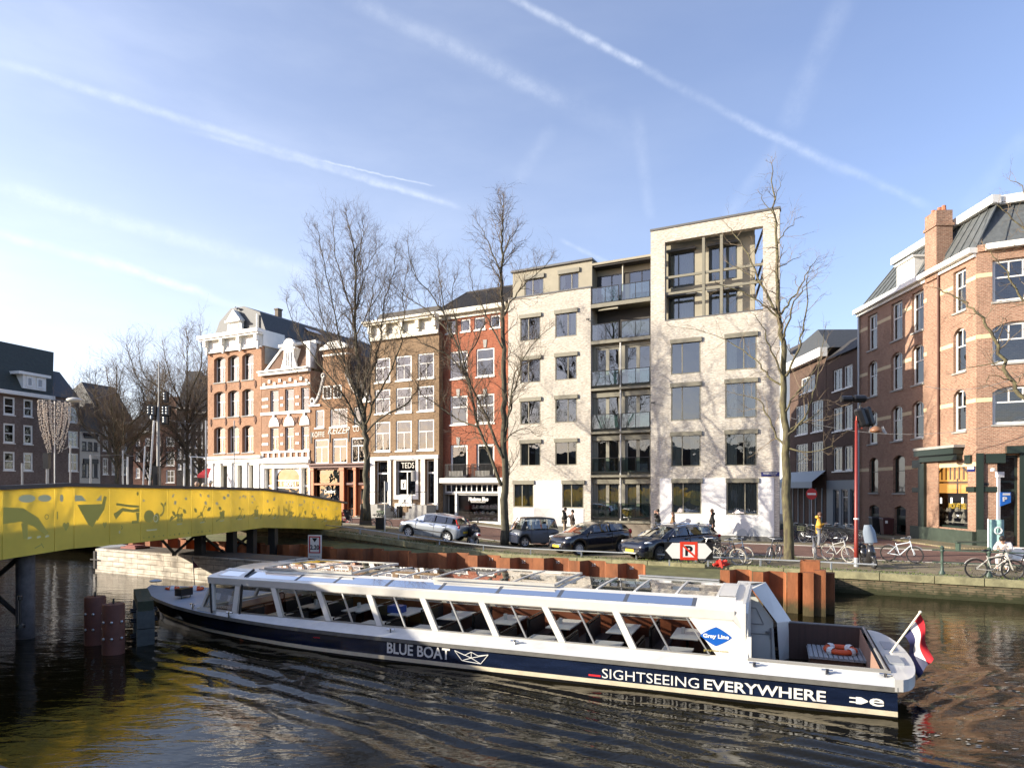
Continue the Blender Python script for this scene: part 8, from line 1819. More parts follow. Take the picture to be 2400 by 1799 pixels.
def person(label,at,z,face,top,legs,hair,pose,h=1.75,shoes=BLACK,hairlen=0.0,hood=None,coatlen=0.0,hatc=None):
 """pose: joint positions for a 1.75 m figure facing +x; L/R arms (elbow, hand) and legs (knee, ankle), lean of the chest and head"""
 t=thing('person',label,'person',(at[0],at[1],z),face);S=h/1.75;t.scale=(S,S,S)
 P=dict(pel=(0,0,.94),wai=(0,0,1.08),che=(.0,0,1.30),nec=(.0,0,1.48),hea=(.03,0,1.60),top=(.02,0,1.70),lsh=(0,.19,1.41),rsh=(0,-.19,1.41),lel=(-.03,.25,1.13),rel=(-.03,-.25,1.13),lha=(.06,.25,.88),rha=(.06,-.25,.88),lhi=(0,.10,.90),rhi=(0,-.10,.90),lkn=(.03,.11,.50),rkn=(.03,-.11,.50),lan=(-.02,.11,.09),ran=(-.02,-.11,.09))
 P.update(pose);V={k:Vector(v) for k,v in P.items()}
 names=['pel','wai','che','nec','hea','top','lsh','lel','lha','rsh','rel','rha','lhi','lkn','lan','rhi','rkn','ran']
 vs=[V[n] for n in names];rr=[.11,.10,.12,.052,(.078,.088),.055,.055,.042,.026,.055,.042,.026,.085,.058,.038,.085,.058,.038]
 ix={n:i for i,n in enumerate(names)};E=[('pel','wai'),('wai','che'),('che','nec'),('nec','hea'),('hea','top'),('che','lsh'),('lsh','lel'),('lel','lha'),('che','rsh'),('rsh','rel'),('rel','rha'),('pel','lhi'),('lhi','lkn'),('lkn','lan'),('pel','rhi'),('rhi','rkn'),('rkn','ran')]
 E=[(ix[a],ix[b]) for a,b in E]
 for s_,ha,el in((1,'lha','lel'),(-1,'rha','rel')):  # palm, four fingers and a thumb
  d=(V[ha]-V[el]).normalized();sd=d.cross(Vector((0,1,0)));sd=sd.normalized() if sd.length>.1 else Vector((1,0,0));palm=V[ha]+d*.07
  vs.append(palm);rr.append(.028);pi_=len(vs)-1;E.append((ix[ha],pi_))
  for k,(o_,L_) in enumerate(((-.026,.07),(-.009,.08),(.009,.075),(.026,.058))):vs.append(palm+sd*o_+d*(L_*.5));rr.append(.009);vs.append(palm+sd*o_*1.1+d*L_+Vector((0,-s_*.02,0)));rr.append(.008);E+=[(pi_,len(vs)-2),(len(vs)-2,len(vs)-1)]
  vs.append(palm-sd*.045-d*.01);rr.append(.010);E.append((pi_,len(vs)-1))
 for an_,kn in(('lan','lkn'),('ran','rkn')):vs.append(V[an_]+Vector((.13,0,-.05)));rr.append((.03,.04));E.append((ix[an_],len(vs)-1))
 b=skinmesh('body',vs,E,rr,SKIN,t)
 hc=V['hea']*.45+V['top']*.55;fw=Vector((1,0,0));fdir=pose.get('fdir',(1,0,-.1));fw=Vector(fdir).normalized();sw=Vector((0,0,1)).cross(fw).normalized()
 g=MB();g.ball(V['hea']+fw*.095+Vector((0,0,.005)),.018,6,5,sc=(1,.8,1.4));[g.ball(V['hea']+sw*.082*s_+Vector((0,0,.0)),.022,6,5,sc=(.6,.5,1.3)) for s_ in(-1,1)];g.build('face_features',SKIN,t,True)
 g=MB();[g.ball(V['hea']+fw*.082+sw*.032*s_+Vector((0,0,.025)),.011,6,4) for s_ in(-1,1)];g.ball(V['hea']+fw*.083+Vector((0,0,-.045)),.016,6,4,sc=(.5,1.2,.35));g.build('eyes_and_mouth',mat('dark_feature',(.06,.025,.02),.6),t,True)
 g=MB();g.ball(hc-fw*.022+Vector((0,0,.022)),.108,12,9,sc=(1,.92,1.0))
 if hairlen:g.tube([hc-fw*.03,hc-fw*.09-Vector((0,0,hairlen*.5)),hc-fw*.08-Vector((0,0,hairlen))],[.095,.085,.05],8)
 g.build('hair' if not hatc else 'cap',hair,t,True)
 # coat and trousers follow the same joints
 cv=[V['pel']+Vector((0,0,-.02-coatlen)),V['pel'],V['wai'],V['che'],V['nec']-Vector((0,0,.03)),V['lsh'],V['lel'],V['lha']-(V['lha']-V['lel'])*.08,V['rsh'],V['rel'],V['rha']-(V['rha']-V['rel'])*.08]
 skinmesh('jacket',cv,[(0,1),(1,2),(2,3),(3,4),(3,5),(5,6),(6,7),(3,8),(8,9),(9,10)],[(.155,.19),(.15,.185),(.14,.17),(.145,.185),.07,.083,.066,.05,.083,.066,.05],top,t,root=1)
 if hood:g=MB();g.ball(V['nec']-fw*.07+Vector((0,0,.02)),.12,10,7,sc=(.9,1.15,.7));g.build('hood',hood,t,True)
 tv=[V['pel'],V['lhi'],V['lkn'],V['lan']+Vector((0,0,.02)),V['rhi'],V['rkn'],V['ran']+Vector((0,0,.02))]
 skinmesh('trousers',tv,[(0,1),(1,2),(2,3),(0,4),(4,5),(5,6)],[.125,.105,.08,.065,.105,.08,.065],legs,t)
 g=MB();[g.tube([V[a]+Vector((-.05,0,-.03)),V[a]+Vector((.06,0,-.045)),V[a]+Vector((.17,0,-.055))],[.055,.05,.035],7) for a in('lan','ran')];g.build('shoes',shoes,t,True)
 return t
DKJ=mat('dark_jacket',(.018,.018,.016),.85,bump=.3);JEAN=mat('blue_jeans',(.06,.08,.12),.85);BEI=mat('beige_trousers',(.33,.25,.17),.85);GRYT=mat('grey_trousers',(.20,.21,.22),.85)
BLKT=mat('black_trousers',(.02,.02,.02),.85);HAIRD=mat('dark_hair',(.02,.013,.01),.6);HAIRB=mat('brown_hair',(.10,.05,.03),.6)
walk=dict(lkn=(.14,.10,.50),lan=(.12,.10,.09),rkn=(-.02,-.10,.50),ran=(-.24,-.10,.13),lel=(-.10,.25,1.14),lha=(-.08,.25,.90),rel=(.04,-.25,1.13),rha=(.18,-.24,.93))
arms_up=dict(rel=(.16,-.27,1.30),rha=(.14,-.10,1.56),lel=(.12,.27,1.28),lha=(.16,.10,1.54))
read=dict(lel=(.05,.24,1.14),lha=(.27,.10,1.22),rel=(.05,-.24,1.14),rha=(.27,-.08,1.22),hea=(.06,0,1.585),top=(.08,0,1.69),fdir=(1,0,-.5))
def pz(x,yh,n):"""ground spot n metres off the front""";u=CU(x,n);return CP(u,n)[:2]
person('man in dark padded jacket and beige trousers, left one of the standing couple',pz(1323,0,1.3),.05,-.3,DKJ,BEI,HAIRD,dict(read),1.80,hood=DKJ)
person('woman in brown top and beige trousers, right one of the standing couple',pz(1342,0,1.2),.05,3.3,mat('dark_brown_top',(.07,.05,.04),.8),BEI,HAIRD,dict(lel=(.08,.22,1.16),lha=(.2,.05,1.36),rel=(.05,-.24,1.15),rha=(.22,-.06,1.3)),1.66,WHITE,.12)
person('man in black jacket holding both hands up to his face',pz(1542,0,1.2),.05,2.7,DKJ,JEAN,HAIRD,dict(arms_up),1.78)
person('woman in tan coat with long brown hair walking past the white slabs',pz(1577,0,1.4),.05,2.6,mat('tan_coat',(.26,.15,.07),.85),BLKT,HAIRB,dict(walk),1.62,hairlen=.24,coatlen=.25)
person('man in black hooded coat walking left in front of the white slabs',pz(1669,0,1.2),.05,2.65,DKJ,BLKT,mat('fair_hair',(.25,.15,.08),.6),dict(walk),1.82,hood=DKJ,coatlen=.12)
person('person in yellow rain coat and grey trousers reading beside the bicycles',gz(1919,1284,.02),.02,-.4,mat('yellow_coat',(.62,.36,.05),.7),GRYT,HAIRB,dict(read),1.82,hood=mat('yellow_coat',(.62,.36,.05),.7),coatlen=.22)
# seated figure at the railing, on a pale bench
X,Y=gz(2362,1338,0)
bn=thing('terrace_bench','low white box bench behind the racing bicycle','bench',(X+.1,Y+.25,.015),an)
g=MB();g.box(-.3,.9,-.25,.25,.40,.46);g.build('seat',WHITE,bn);g=MB();g.box(.1,.9,.22,.27,.46,.85);g.build('backrest',WHITE,bn)
for xx in(-.25,.74):g=MB();g.box(xx,xx+.06,-.22,.22,0,.40);g.build('leg',WHITE,bn)
sit=dict(pel=(0,0,.56),wai=(.06,0,.70),che=(.20,0,.90),nec=(.32,0,1.03),hea=(.42,0,1.11),top=(.46,0,1.20),lsh=(.22,.19,1.00),rsh=(.22,-.19,1.00),lel=(.36,.26,.78),rel=(.36,-.26,.78),lha=(.55,.14,.84),rha=(.55,-.10,.84),lhi=(.05,.10,.54),rhi=(.05,-.10,.54),lkn=(.46,.14,.56),rkn=(.46,-.14,.56),lan=(.44,.14,.10),ran=(.40,-.14,.10),fdir=(1,0,-.7))
person('person in white clothes with dark hair bent forward on the bench behind the railing',(X+.02,Y+.12),.015,an-2.0,mat('white_cloth',(.66,.60,.55),.85),mat('white_cloth',(.66,.60,.55),.85),HAIRD,sit,1.78,coatlen=0.0)
# heads passing behind the bridge parapet, walkers on the far side of the deck
for(x,y,lb,col,hc_) in((462,1131,'bald man in pale top crossing the bridge, leftmost of the three walkers',(.5,.45,.42),(.45,.30,.22)),(478,1134,'walker in red scarf crossing the bridge, middle one of three',(.35,.04,.04),(.55,.45,.35)),(493,1127,'walker in dark coat with white hair, rightmost of three on the bridge',(.02,.02,.022),(.65,.60,.55))):
 off=3.4;t=BRP.t(x,off);X,Y,_=BRP.w(t,off);zt_=EYE-(y-HOR)/FPX*Y;dk=2.02
 person(lb,(X,Y),zt_-1.73,BRP.rz+pi,mat('bridge_coat_%d'%x,col,.8),BLKT,mat('bridge_hair_%d'%x,hc_,.7),dict(walk),1.75)
 # ------------------------------------------------------------------ street furniture
def wp(x,y,z=0.014):return gz(x,y,z)
r=thing('quay_rail','low grey pipe rail running along the edge of the quay','railing')
g=MB();us_=[CU(760,12.9)+.5*k for k in range(0,54)];us_=[u for u in us_ if u<CU(2140,12.9)]
g.tube([CP(u,12.9+.05*sin(u*.9),street_z(u)+.30) for u in us_],.03,6);g.build('pipe',GALV,r)
for u in us_[::5]:g=MB();p=CP(u,12.9,street_z(u));g.box(p[0]-.03,p[0]+.03,p[1]-.02,p[1]+.02,p[2],p[2]+.29);g.build('post',GALV,r)
IRON=mat('green_iron',(.05,.08,.06),.5,var=.2)
r=thing('iron_railing','old green cast iron railing with ball topped posts at the right of the quay','railing')
pu=[CU(2208,12.75),CU(2318,12.75)];dpu=pu[1]-pu[0];pu+=[pu[1]+dpu,pu[1]+2*dpu]
for u in pu:X,Y,_=CP(u,12.75);g=MB();g.lathe([(.11,.02),(.10,.12),(.05,.2),(.045,.45),(.06,.5),(.045,.55),(.045,.82),(.07,.88),(.05,.93),(.07,1.0),(.03,1.06)],X,Y,10);g.build('post',IRON,r,True,auto=.6)
g=MB();a,b=CP(pu[0]-.3,12.75),CP(pu[-1],12.75)
for z in(.90,.48):g.tube([(a[0],a[1],z),(b[0],b[1],z)],.022,6)
g.build('rails',IRON,r)
# no mooring board
X,Y=wp(1614,1326);s_=thing('no_mooring_board','wide board with white arrows and crossed out P in a red square','sign',(X,Y,0),an*.35);k=Y/FPX;zt,zb=EYE-(1270-HOR)*k,EYE-(1310-HOR)*k;w=55*k;zc=(zt+zb)/2;hh=(zt-zb)/2
g=MB();g.box(-w,w,-.02,.02,zb,zt);g.build('board',BLACK,s_)
g=MB();g.prism([(-w+.03,zc),(-w*.68,zt-.03),(w*.68,zt-.03),(w-.03,zc),(w*.68,zb+.03),(-w*.68,zb+.03)],-.026,-.0201);g.build('white_arrows',WHITE,s_)
RD=mat('bright_red',(.70,.05,.02),.4);q=hh*1.0;g=MB()
for(a,b,c,d) in((-q,q,zc+q-.09,zc+q+.02),(-q,q,zc-q-.02,zc-q+.09),(-q,-q+.1,zc-q+.09,zc+q-.09),(q-.1,q,zc-q+.09,zc+q-.09)):g.box(a,b,-.034,-.0262,c,d)
g.prism([(-q+.12,zc+q-.09),(-q+.02,zc+q-.09),(q-.12,zc-q+.09),(q-.02,zc-q+.09)],-.0335,-.0305);g.build('red_square',RD,s_)
text('P',None,-q*.4,q*.45,zc,hh*1.2,-.0265,BLACK,s_,bold=.04,depth=.003)
for x in(-w*.8,w*.8):g=MB();g.box(x-.03,x+.03,.021,.06,.01,zt-.1);g.build('post',GALV,s_)
# no entry sign
X,Y=wp(1902,1264);s_=thing('no_entry_sign','round red no entry sign on a grey pole in the side street','road sign',(X,Y,0),0);k=Y/FPX;z=EYE-(1157-HOR)*k;R=13*k
g=MB();g.tube([(0,.03,0),(0,.03,z+R)],.035,8);g.build('pole',GALV,s_);g=MB();g.prism([(R*cos(a*pi/14),z+R*sin(a*pi/14)) for a in range(28)],-.02,.0);o=g.build('disc',mat('bright_red2',(.50,.02,.02),.4),s_);g=MB();g.box(-R*.75,R*.75,-.026,-.0201,z-R*.17,z+R*.17);g.build('white_bar',WHITE,o)
# red lamp post with floodlights
MAST=mat('dark_red_mast',(.22,.03,.022),.45)
X,Y=wp(2007,1327);s_=thing('light_mast','tall dark red mast carrying black floodlights, banded white near its foot','lamp post',(X,Y,0),0);k=Y/FPX;zt=EYE-(985-HOR)*k
g=MB();g.tube([(0,0,.0),(0,0,1.0),(0,0,zt)],[.085,.08,.05],12);g.build('pole',MAST,s_,True);g=MB();g.lathe([(.095,0),(.095,.36),(.087,.37)],0,0,12);g.build('grey_foot',GALV,s_);g=MB();zz=EYE-(1217-HOR)*k;g.lathe([(.09,zz),(.1,zz+.03),(.09,zz+.06)],0,0,10);g.build('white_band',WHITE,s_)
g=MB();P=[(-.0,zt+.35),(-.0,zt-.35),(.2,zt-.38)];g.tube([(0,0,zt-.05),(0,0,zt+.42),(.22,0,zt-.32),(0,0,zt-.33)],.03,5);g.build('bracket',mat('red_bracket',(.50,.08,.04),.5),s_)
def hexbox(g,c,ax,L_,r):
 ax=Vector(ax).normalized();a=ax.orthogonal().normalized();b=ax.cross(a);c=Vector(c);n=8;P=[c+ax*L_*e+(a*cos(2*pi*k/n)+b*sin(2*pi*k/n))*r*(1 if abs(e)<.45 else.8) for e in(-.5,-.4,.4,.5) for k in range(n)]
 g.add(P,[(i*n+k,i*n+(k+1)%n,(i+1)*n+(k+1)%n,(i+1)*n+k) for i in range(3) for k in range(n)]+[list(range(n)),list(range(3*n,4*n))])
for(c,ax,L_,r) in(((-.38,0,zt+.83),(1,0,0),.45,.14),((.12,0,zt+.85),(1,0,0),.5,.15),((.20,0,zt+.12),(.35,0,-1),.75,.19),((.48,.05,zt+.15),(.3,0,-1),.75,.2)):g=MB();hexbox(g,c,ax,L_,r);g.build('floodlight',BLACK,s_)
g=MB();g.tube([(.1,0,zt-.3),(.15,0,zt+.8)],.03,5);g.build('lamp_stem',BLACK,s_)
# parking sign and its banner
X,Y=wp(2340,1283);s_=thing('parking_pole','white pole with camera box and blue P parking flag by the deli door','sign',(X,Y,0),0);k=Y/FPX;Z=lambda y:EYE-(y-HOR)*k;XX=lambda x:(x-2340)*k
g=MB();g.box(-.07,.07,-.05,.05,0,Z(1108));g.box(-.10,.22,-.12,.12,Z(1118),Z(1105));g.build('pole',mat('pole_white',(.66,.64,.62),.4),s_);g=MB();g.prism([(XX(2342),Z(1153)),(XX(2367),Z(1153)),(XX(2367),Z(1177)),(XX(2342),Z(1186))],-.07,-.052);o=g.build('flag_sign',mat('sign_bright_blue',(.02,.17,.62),.35),s_)
text('P',None,XX(2348),XX(2358),Z(1169),11*k,-.071,WHITE,o,bold=.04);g=MB();g.box(XX(2348),XX(2365),-.076,-.0705,Z(1160),Z(1155));g.build('white_strip',WHITE,o)
X,Y=wp(2336,1293);s_=thing('banner_column','pale turquoise advertising banner standing in front of the parking pole','banner',(X,Y,0),-.1);k=Y/FPX;g=MB();P=[(-.36+.06*i,-.05*sin(i*.9)) for i in range(13)]
for(x0,y0),(x1,y1) in zip(P[:-1],P[1:]):g.add([(x0,y0,.1),(x1,y1,.1),(x1,y1,EYE-(1217-HOR)*k),(x0,y0,EYE-(1217-HOR)*k)],[(0,1,2,3)])
g.build('cloth',mat('turquoise_cloth',(.25,.42,.40),.7,var=.2,vscale=4),s_);g=MB();g.torus((.02,-.09,1.05),.16,.035,(0,1,0),16,4);g.build('printed_ring',mat('print_white',(.7,.72,.7),.6),s_);g=MB();g.box(-.40,-.36,-.03,.03,0,EYE-(1215-HOR)*k);g.build('post',WHITE,s_)
bx_=gz(2285,1291,0);s_=thing('street_bench','long dark green bench outside the deli window','bench',(bx_[0],bx_[1],.015),-.15);g=MB();g.box(-.9,1.3,-.2,.2,.40,.46);g.build('seat',mat('bench_green',(.05,.07,.055),.5),s_);[MB().box(x,x+.08,-.18,.18,0,.4).build('leg',IRON,s_) for x in(-.8,1.1)]
# wheelie bins
for q,(x,y,c,lb) in enumerate(((2052,1252,(.02,.02,.022),'black wheelie bin against the brick wall, left of the pair'),(2078,1256,(.06,.015,.012),'dark red wheelie bin with a pale sticker beside the black bin'))):
 X,Y=wp(x,y);s_=thing('wheelie_bin',lb,'bin',(X,Y,.1),-.2,'wheelie bins by the corner house');m_=mat('bin_%d'%q,c,.5)
 g=MB();g.add([(-.26,-.3,.06),(.26,-.3,.06),(.26,.3,.06),(-.26,.3,.06),(-.32,-.37,1.0),(.32,-.37,1.0),(.32,.37,1.0),(-.32,.37,1.0)],[(0,3,2,1),(0,1,5,4),(1,2,6,5),(2,3,7,6),(3,0,4,7)]);g.build('tub',m_,s_);g=MB();g.add([(-.34,-.40,1.0),(.34,-.40,1.0),(.34,.40,1.03),(-.34,.40,1.03),(-.30,-.34,1.08),(.30,-.34,1.08),(.30,.36,1.12),(-.30,.36,1.12)],[(0,3,2,1),(4,5,6,7),(0,1,5,4),(1,2,6,5),(2,3,7,6),(3,0,4,7)]);g.build('lid',m_,s_)
 if q:g=MB();g.box(-.2,-.05,-.365,-.36,.75,.95);g.build('sticker',WHITE,s_)
 [MB().tube([(x_,.3,.08),(x_+.05,.3,.08)],.08,10).build('wheel',RUBBER,s_) for x_ in(-.3,.25)]
 # chalkboards and planter left of the silver car
X,Y=wp(858,1243,.5);s_=thing('chalkboard','tall black menu board with white bottle drawings beside the first tree','menu board',(X,Y,street_z(CU(858,11))),0);g=MB();g.prism([(-.42,0),(.36,0),(.25,1.45),(-.1,1.55),(-.3,1.4)],-.03,.03);g.build('board',BLACK,s_);g=MB();g.prism([(-.08,.45),(.10,.45),(.12,.8),(-.1,.8)],-.04,-.031);g.prism([(-.16,1.05),(.12,1.0),(.08,1.4),(-.1,1.45)],-.04,-.031);g.ball((.04,-.035,.92),.1,8,5,sc=(1,.1,1));g.build('chalk_drawing',mat('chalk',(.42,.43,.43),.8),s_)
X,Y=wp(892,1250,.45);s_=thing('planter_box','low black planter box in front of the thin white sign pole','planter',(X,Y,street_z(CU(892,11))),0);g=MB();g.box(-.25,.25,-.2,.2,0,.75);g.build('box',BLACK,s_)
g=MB();rs=random.Random(6);[g.add([(x,y,z),(x+.06,y,z+.05),(x,y+.05,z+.08)],[(0,1,2)]) for x,y,z in[(rs.uniform(-.25,.25),rs.uniform(-.2,.2),.75+rs.random()*.35) for _ in range(120)]];g.build('foliage',mat('leaf_green',(.05,.08,.03),.7),s_)
X,Y=wp(902,1254,.42);s_=thing('sign_pole','thin pale sign pole standing left of the silver hatchback','pole',(X,Y,.3),0);k=Y/FPX;z1=EYE-(1127-HOR)*k-.3;g=MB();g.tube([(0,0,0),(0,0,z1)],.04,8);g.build('pole',mat('pale_pipe',(.55,.54,.5),.4),s_);g=MB();g.box(.06,.2,-.02,.02,z1-.55,z1-.05);g.build('plate',STEEL,s_)
X,Y=wp(1104,1278,.2)
# overhead wires and hanging lamps
WIRE=mat('wire_grey',(.22,.22,.21),.6)
def wire(label,A,B_,sag,name='overhead_wire'):
 A,B_=Vector(A),Vector(B_);g=MB();g.tube([A.lerp(B_,i/14)-Vector((0,0,sag*4*(i/14)*(1-i/14))) for i in range(15)],.014,4);return tag(g.build(name,WIRE),label,'wire')
def at(x,y,Yd):return((x-1200)/FPX*Yd,Yd,EYE-(y-HOR)/FPX*Yd)
wire('thin wire from the apartment corner past the red mast to the brick house',at(1850,978,36),at(2420,976,33),.9)
wire('thin light string crossing the canal front of the corner building',at(2170,905,33),at(2430,862,31),.5)
wire('pale wire hanging above the bridge from the left houses to a bare tree',at(-20,958,60),at(430,842,68),1.6)
wire('sagging wire behind the traffic light mast',at(350,965,55),at(487,990,58),.4)
s_=thing('hanging_lamp','round street lamp with a torn pale cloth hanging from the wire','street lamp',at(2052,1010,35),0);g=MB();g.lathe([(.02,.28),(.16,.22),(.30,.06),(.30,0),(.18,-.08),(.05,-.1)],0,0,14);g.build('lamp_shade',mat('copper_brown',(.22,.11,.06),.4),s_,True);g=MB();g.add([(.30,0,.2),(.42,.02,.28),(.62,0,-.12),(.50,-.03,-.18),(.36,0,.0)],[(0,1,2,3,4)]);g.add([(-.3,0,.25),(-.38,0,-.1),(-.28,0,-.05)],[(0,1,2)]);g.build('torn_cloth',LACE,s_)
s_=thing('hanging_lamp','pale oval street lamp on the wire above the far houses','street lamp',at(174,937,62),0);g=MB();g.ball((0,0,0),.72,14,8,sc=(1,.7,.34));g.build('lamp_shade',mat('pale_lamp',(.55,.53,.46),.4),s_,True)
# light garland like an inverted basket, on its pole
A0=at(128,1135,44);s_=thing('light_garland','hanging basket of fairy light strings on a thin pole over the bridge','light decoration',(A0[0],A0[1],0),0);k=44/FPX;z0,z1=EYE-(941-HOR)*k,EYE-(1060-HOR)*k;g=MB();st=MB();rs=random.Random(2)
for q in range(26):
 a=2*pi*q/26;ln=.82+.18*cos(2*a);pr=None
 for i in range(30):
  f_=i/29;r_=32*k*(1-.55*f_**2.2)*(1 if q%2 else.72);c=Vector((r_*cos(a),r_*sin(a),z0+(z1-z0)*f_*ln));g.ball(c+Vector((rs.gauss(0,.02),0,rs.gauss(0,.02))),.045,4,3)
  if pr:st.tube([pr,c],.006,3,cap=False)
  pr=c
o=g.build('bulbs',mat('pale_bulb',(.62,.52,.42),.5),s_);o['kind']='stuff';st.torus((0,0,z0),32*k,.02,(0,0,1),20,4);st.build('strings',WIRE,s_);g=MB();g.tube([(0,0,1),(0,0,z0)],.035,6);g.build('pole',STEEL,s_)
# traffic light mast behind the bridge, drawbridge beams, poles
s_=thing('traffic_light_mast','tall grey mast with a cluster of black traffic lights behind the bridge','traffic light',(at(371,1135,46)[0],46,0),0);k=46/FPX;Z=lambda y:EYE-(y-HOR)*k;XX=lambda x:(x-371)*k
g=MB();g.tube([(0,0,.8),(0,0,Z(985)),(.03,0,Z(940)),(.05,0,Z(845))],[.12,.11,.05,.03],8);g.build('mast',mat('mast_grey',(.28,.28,.27),.5),s_)
for(xa,xb,ya,yb) in((347,356,951,972),(357,366,952,973),(382,390,952,973),(390,398,952,973),(385,393,919,940),(352,364,975,982),(381,394,976,992)):
 g=MB();g.box(XX(xa),XX(xb),-.2,.05,Z(yb),Z(ya));g.box(XX(xa)-.05,XX(xb)+.05,.05,.08,Z(yb)-.08,Z(ya)+.08);o=g.build('signal_head',BLACK,s_)
 g=MB();[g.ball(((XX(xa)+XX(xb))/2,-.2,Z(ya)+(Z(yb)-Z(ya))*f_),.08,6,4,sc=(1,.3,1)) for f_ in(.2,.5,.8)];g.build('signal_lens',mat('grey_lens',(.16,.18,.2),.2),o)
g=MB();g.box(XX(362),XX(374),-.25,.2,.8,Z(1092));g.build('control_box',BLACK,s_)
for q,(xa,ya,xb,yb,r_,m_,lb) in enumerate(((361,985,344,1135,.065,WHITE,'leaning white drawbridge beam right under the traffic lights'),(340,1045,331,1135,.05,WHITE,'shorter leaning white drawbridge beam left of the tall one'),(165,1042,164,1135,.05,STEEL,'thin grey pole with a curved wire on top, right of the light garland'),(111,1065,111,1135,.08,STEEL,'grey post with black signal head left of the garland pole'),(213,1065,212,1135,.06,STEEL,'slim light pole before the white neck house'),(299,1070,299,1110,.06,WHITE,'short hanging white post right of the far tree'),(448,1070,448,1135,.05,WHITE,'white post with a side arm behind the bridge'),(483,985,483,1110,.06,STEEL,'grey drainpipe like pole beside the orange corner house'),(288,1055,288,1105,.05,STEEL,'grey pole with banner wires left of the drawbridge'),(52,1085,52,1135,.06,STEEL,'short thin grey pole in front of the big far house'),(549,985,549,1136,.035,STEEL,'tall thin white antenna pole before the corner house shop front'),(432,1085,431,1135,.06,WHITE,'thin white post left of the white post with the arm'))):
 P,Q=at(xb,yb,45),at(xa,ya,45);s_=thing('pole',lb,'pole',(P[0],P[1],0),0);g=MB();g.tube([(0,0,.9),(Q[0]-P[0],0,Q[2])],r_,7);g.build('shaft',m_,s_)
 if q==3:g=MB();g.box(-.18,.18,-.2,.1,Q[2]-.95,Q[2]+.1);g.build('signal_head',BLACK,s_)
 if q==6:g=MB();g.tube([(0,0,Q[2]),(1.0,0,Q[2]-.05)],.04,6);g.build('arm',m_,s_)
for(xa,ya,xb,yb,sg,lb) in((288,1057,340,1044,.5,'light string sagging between two poles beyond the bridge'),(135,1035,165,1035,.5,'short curved light string from the garland to the grey pole'),(213,1066,290,1064,.05,'straight pale bar crossing above the far cars')):wire(lb,at(xa,ya,45),at(xb,yb,45),sg)
s_=thing('red_awning','small bright red awning at the left side of the orange corner house','awning',at(486,1110,58),0);g=MB();g.add([(-.1,0,.5),(.35,0,.5),(.4,-.6,-.1),(-.6,-.6,-.1),(.4,-.6,-.35),(-.6,-.6,-.35)],[(0,1,2,3),(3,2,4,5)]);g.build('cloth',mat('awning_red',(.40,.015,.02),.7),s_)
# parked vehicles far beyond the bridge, seen through the gap above the rail
for q,(x,c,lb) in enumerate(((265,(.5,.5,.5),'pale car roof showing above the bridge rail beyond the big bare tree'),(25,(.12,.03,.04),'dark red car roof above the bridge rail at the far left'))):
 p=at(x,1137,60);s_=thing('distant_car',lb,'car',(p[0],p[1],.86),.1);m_=mat('far_car_%d'%q,c,.3);g=MB();g.prism([(-2.1,.3),(2.1,.3),(2.1,.8),(1.2,.9),(.6,1.42),(-1.1,1.45),(-1.9,.95),(-2.1,.8)],-.8,.8);g.build('body',m_,s_);g=MB();g.prism([(-1.6,.95),(1.05,.95),(.55,1.36),(-1.05,1.38)],-.81,-.802);g.build('windows',PANEB,s_);[wheel(s_,xx,yy,.31,.2,-1,5) for xx in(-1.3,1.3) for yy in(-.72,.72)]
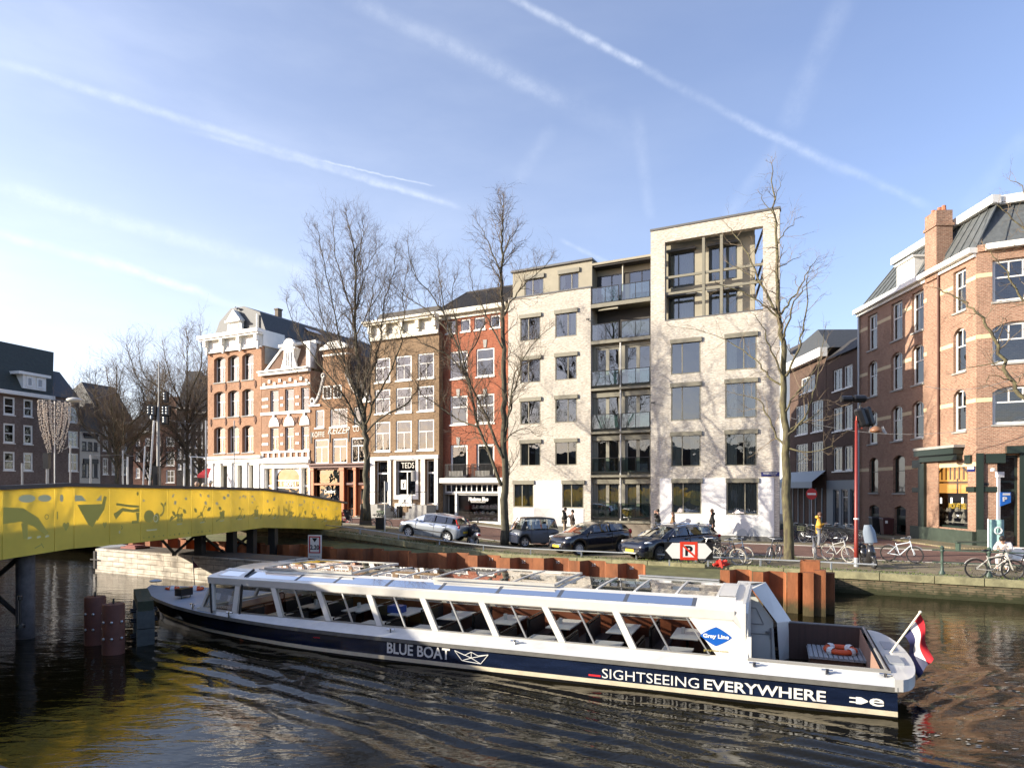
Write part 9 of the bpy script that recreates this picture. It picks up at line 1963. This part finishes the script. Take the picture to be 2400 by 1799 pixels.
 # ------------------------------------------------------------------ the camera's own bank (unseen; houses and trees added for reflections)
NQ=36.5
g=MB();P=[];usn=[-400,-100,-40,-10,20,60,120,500];nsn=[NQ,44,60,120,500]
for u in usn:
 for n in nsn:P.append(CP(u,n,0))
k=len(nsn);g.add(P,[(i*k+j,i*k+j+1,(i+1)*k+j+1,(i+1)*k+j) for i in range(len(usn)-1) for j in range(k-1)]);struct(g.build('near_bank_ground',LANDM))
g=MB();g.add([CP(-400,NQ,0),CP(500,NQ,0),CP(500,NQ,-2),CP(-400,NQ,-2)],[(0,1,2,3)]);tag(g.build('near_quay_wall',COPE),'mossy quay wall of the bank the camera stands on','quay wall')
BR_=brick('near_brick',(.13,.08,.055),(.10,.06,.045),(.10,.08,.07));BR2=brick('near_brick_dark',(.07,.055,.05),(.06,.045,.04),(.07,.06,.055))
rs=random.Random(12);u=-62.0;q=0  # unseen house row added to fill window reflections and cut sky light
while u<62:
 wd=rs.choice((6.2,7,7.8,9));h_=rs.choice((7,8,6.5,8.5));n_=50
 X,Y,_=CP(u,n_);s_=thing('reflection_house','plain brick canal house standing on the camera bank, behind the photographer','house',(X,Y,0),CAN.rz,'houses on the near bank');g=MB();g.box(0,wd-.02,-9,0,0,h_);g.build('wall',BR_ if q%2 else BR2,s_);g=MB();g.add([(0,-9,h_),(wd,-9,h_),(wd,0,h_),(0,0,h_),(wd/2,-9,h_+1.6),(wd/2,0,h_+1.6)],[(0,3,5,4),(1,4,5,2),(3,2,5),(0,4,1)]);g.build('roof',TILE,s_)
 for fl in range(2):
  for c in range(3):g=MB();x0=.8+c*(wd-1.6)/3;z_=1.2+fl*(h_-1.2)/2;g.box(x0,x0+(wd-1.6)/3-.6,.0,.06,z_,z_+1.9);g.build('window',WINW if False else mat('near_window',(.30,.31,.32),.3),s_)
 u+=wd;q+=1
for q,u in enumerate((-26,-9,8,24)):  # unseen trees added so the windows reflect branches
 X,Y,_=CP(u,40.5);
 if abs(X)<3:X-=5
 limbs=[([(X,Y,0),(X,Y,4),(X+.3,Y,8),(X,Y,12.5)],.24,.02)]+[([(X,Y,3.5+.5*(i%3)),(X+1.5*cos(i),Y+1.5*sin(i),6),(X+3*cos(i),Y+3*sin(i),8.5+i%4)],.09,.015) for i in range(7)]
 tree('reflection_tree','bare tree standing on the camera bank, behind the photographer',(X,Y,0),limbs,60+q,BARKD,TWIG,'bare trees on the near bank',2,.8,1.1,.3)
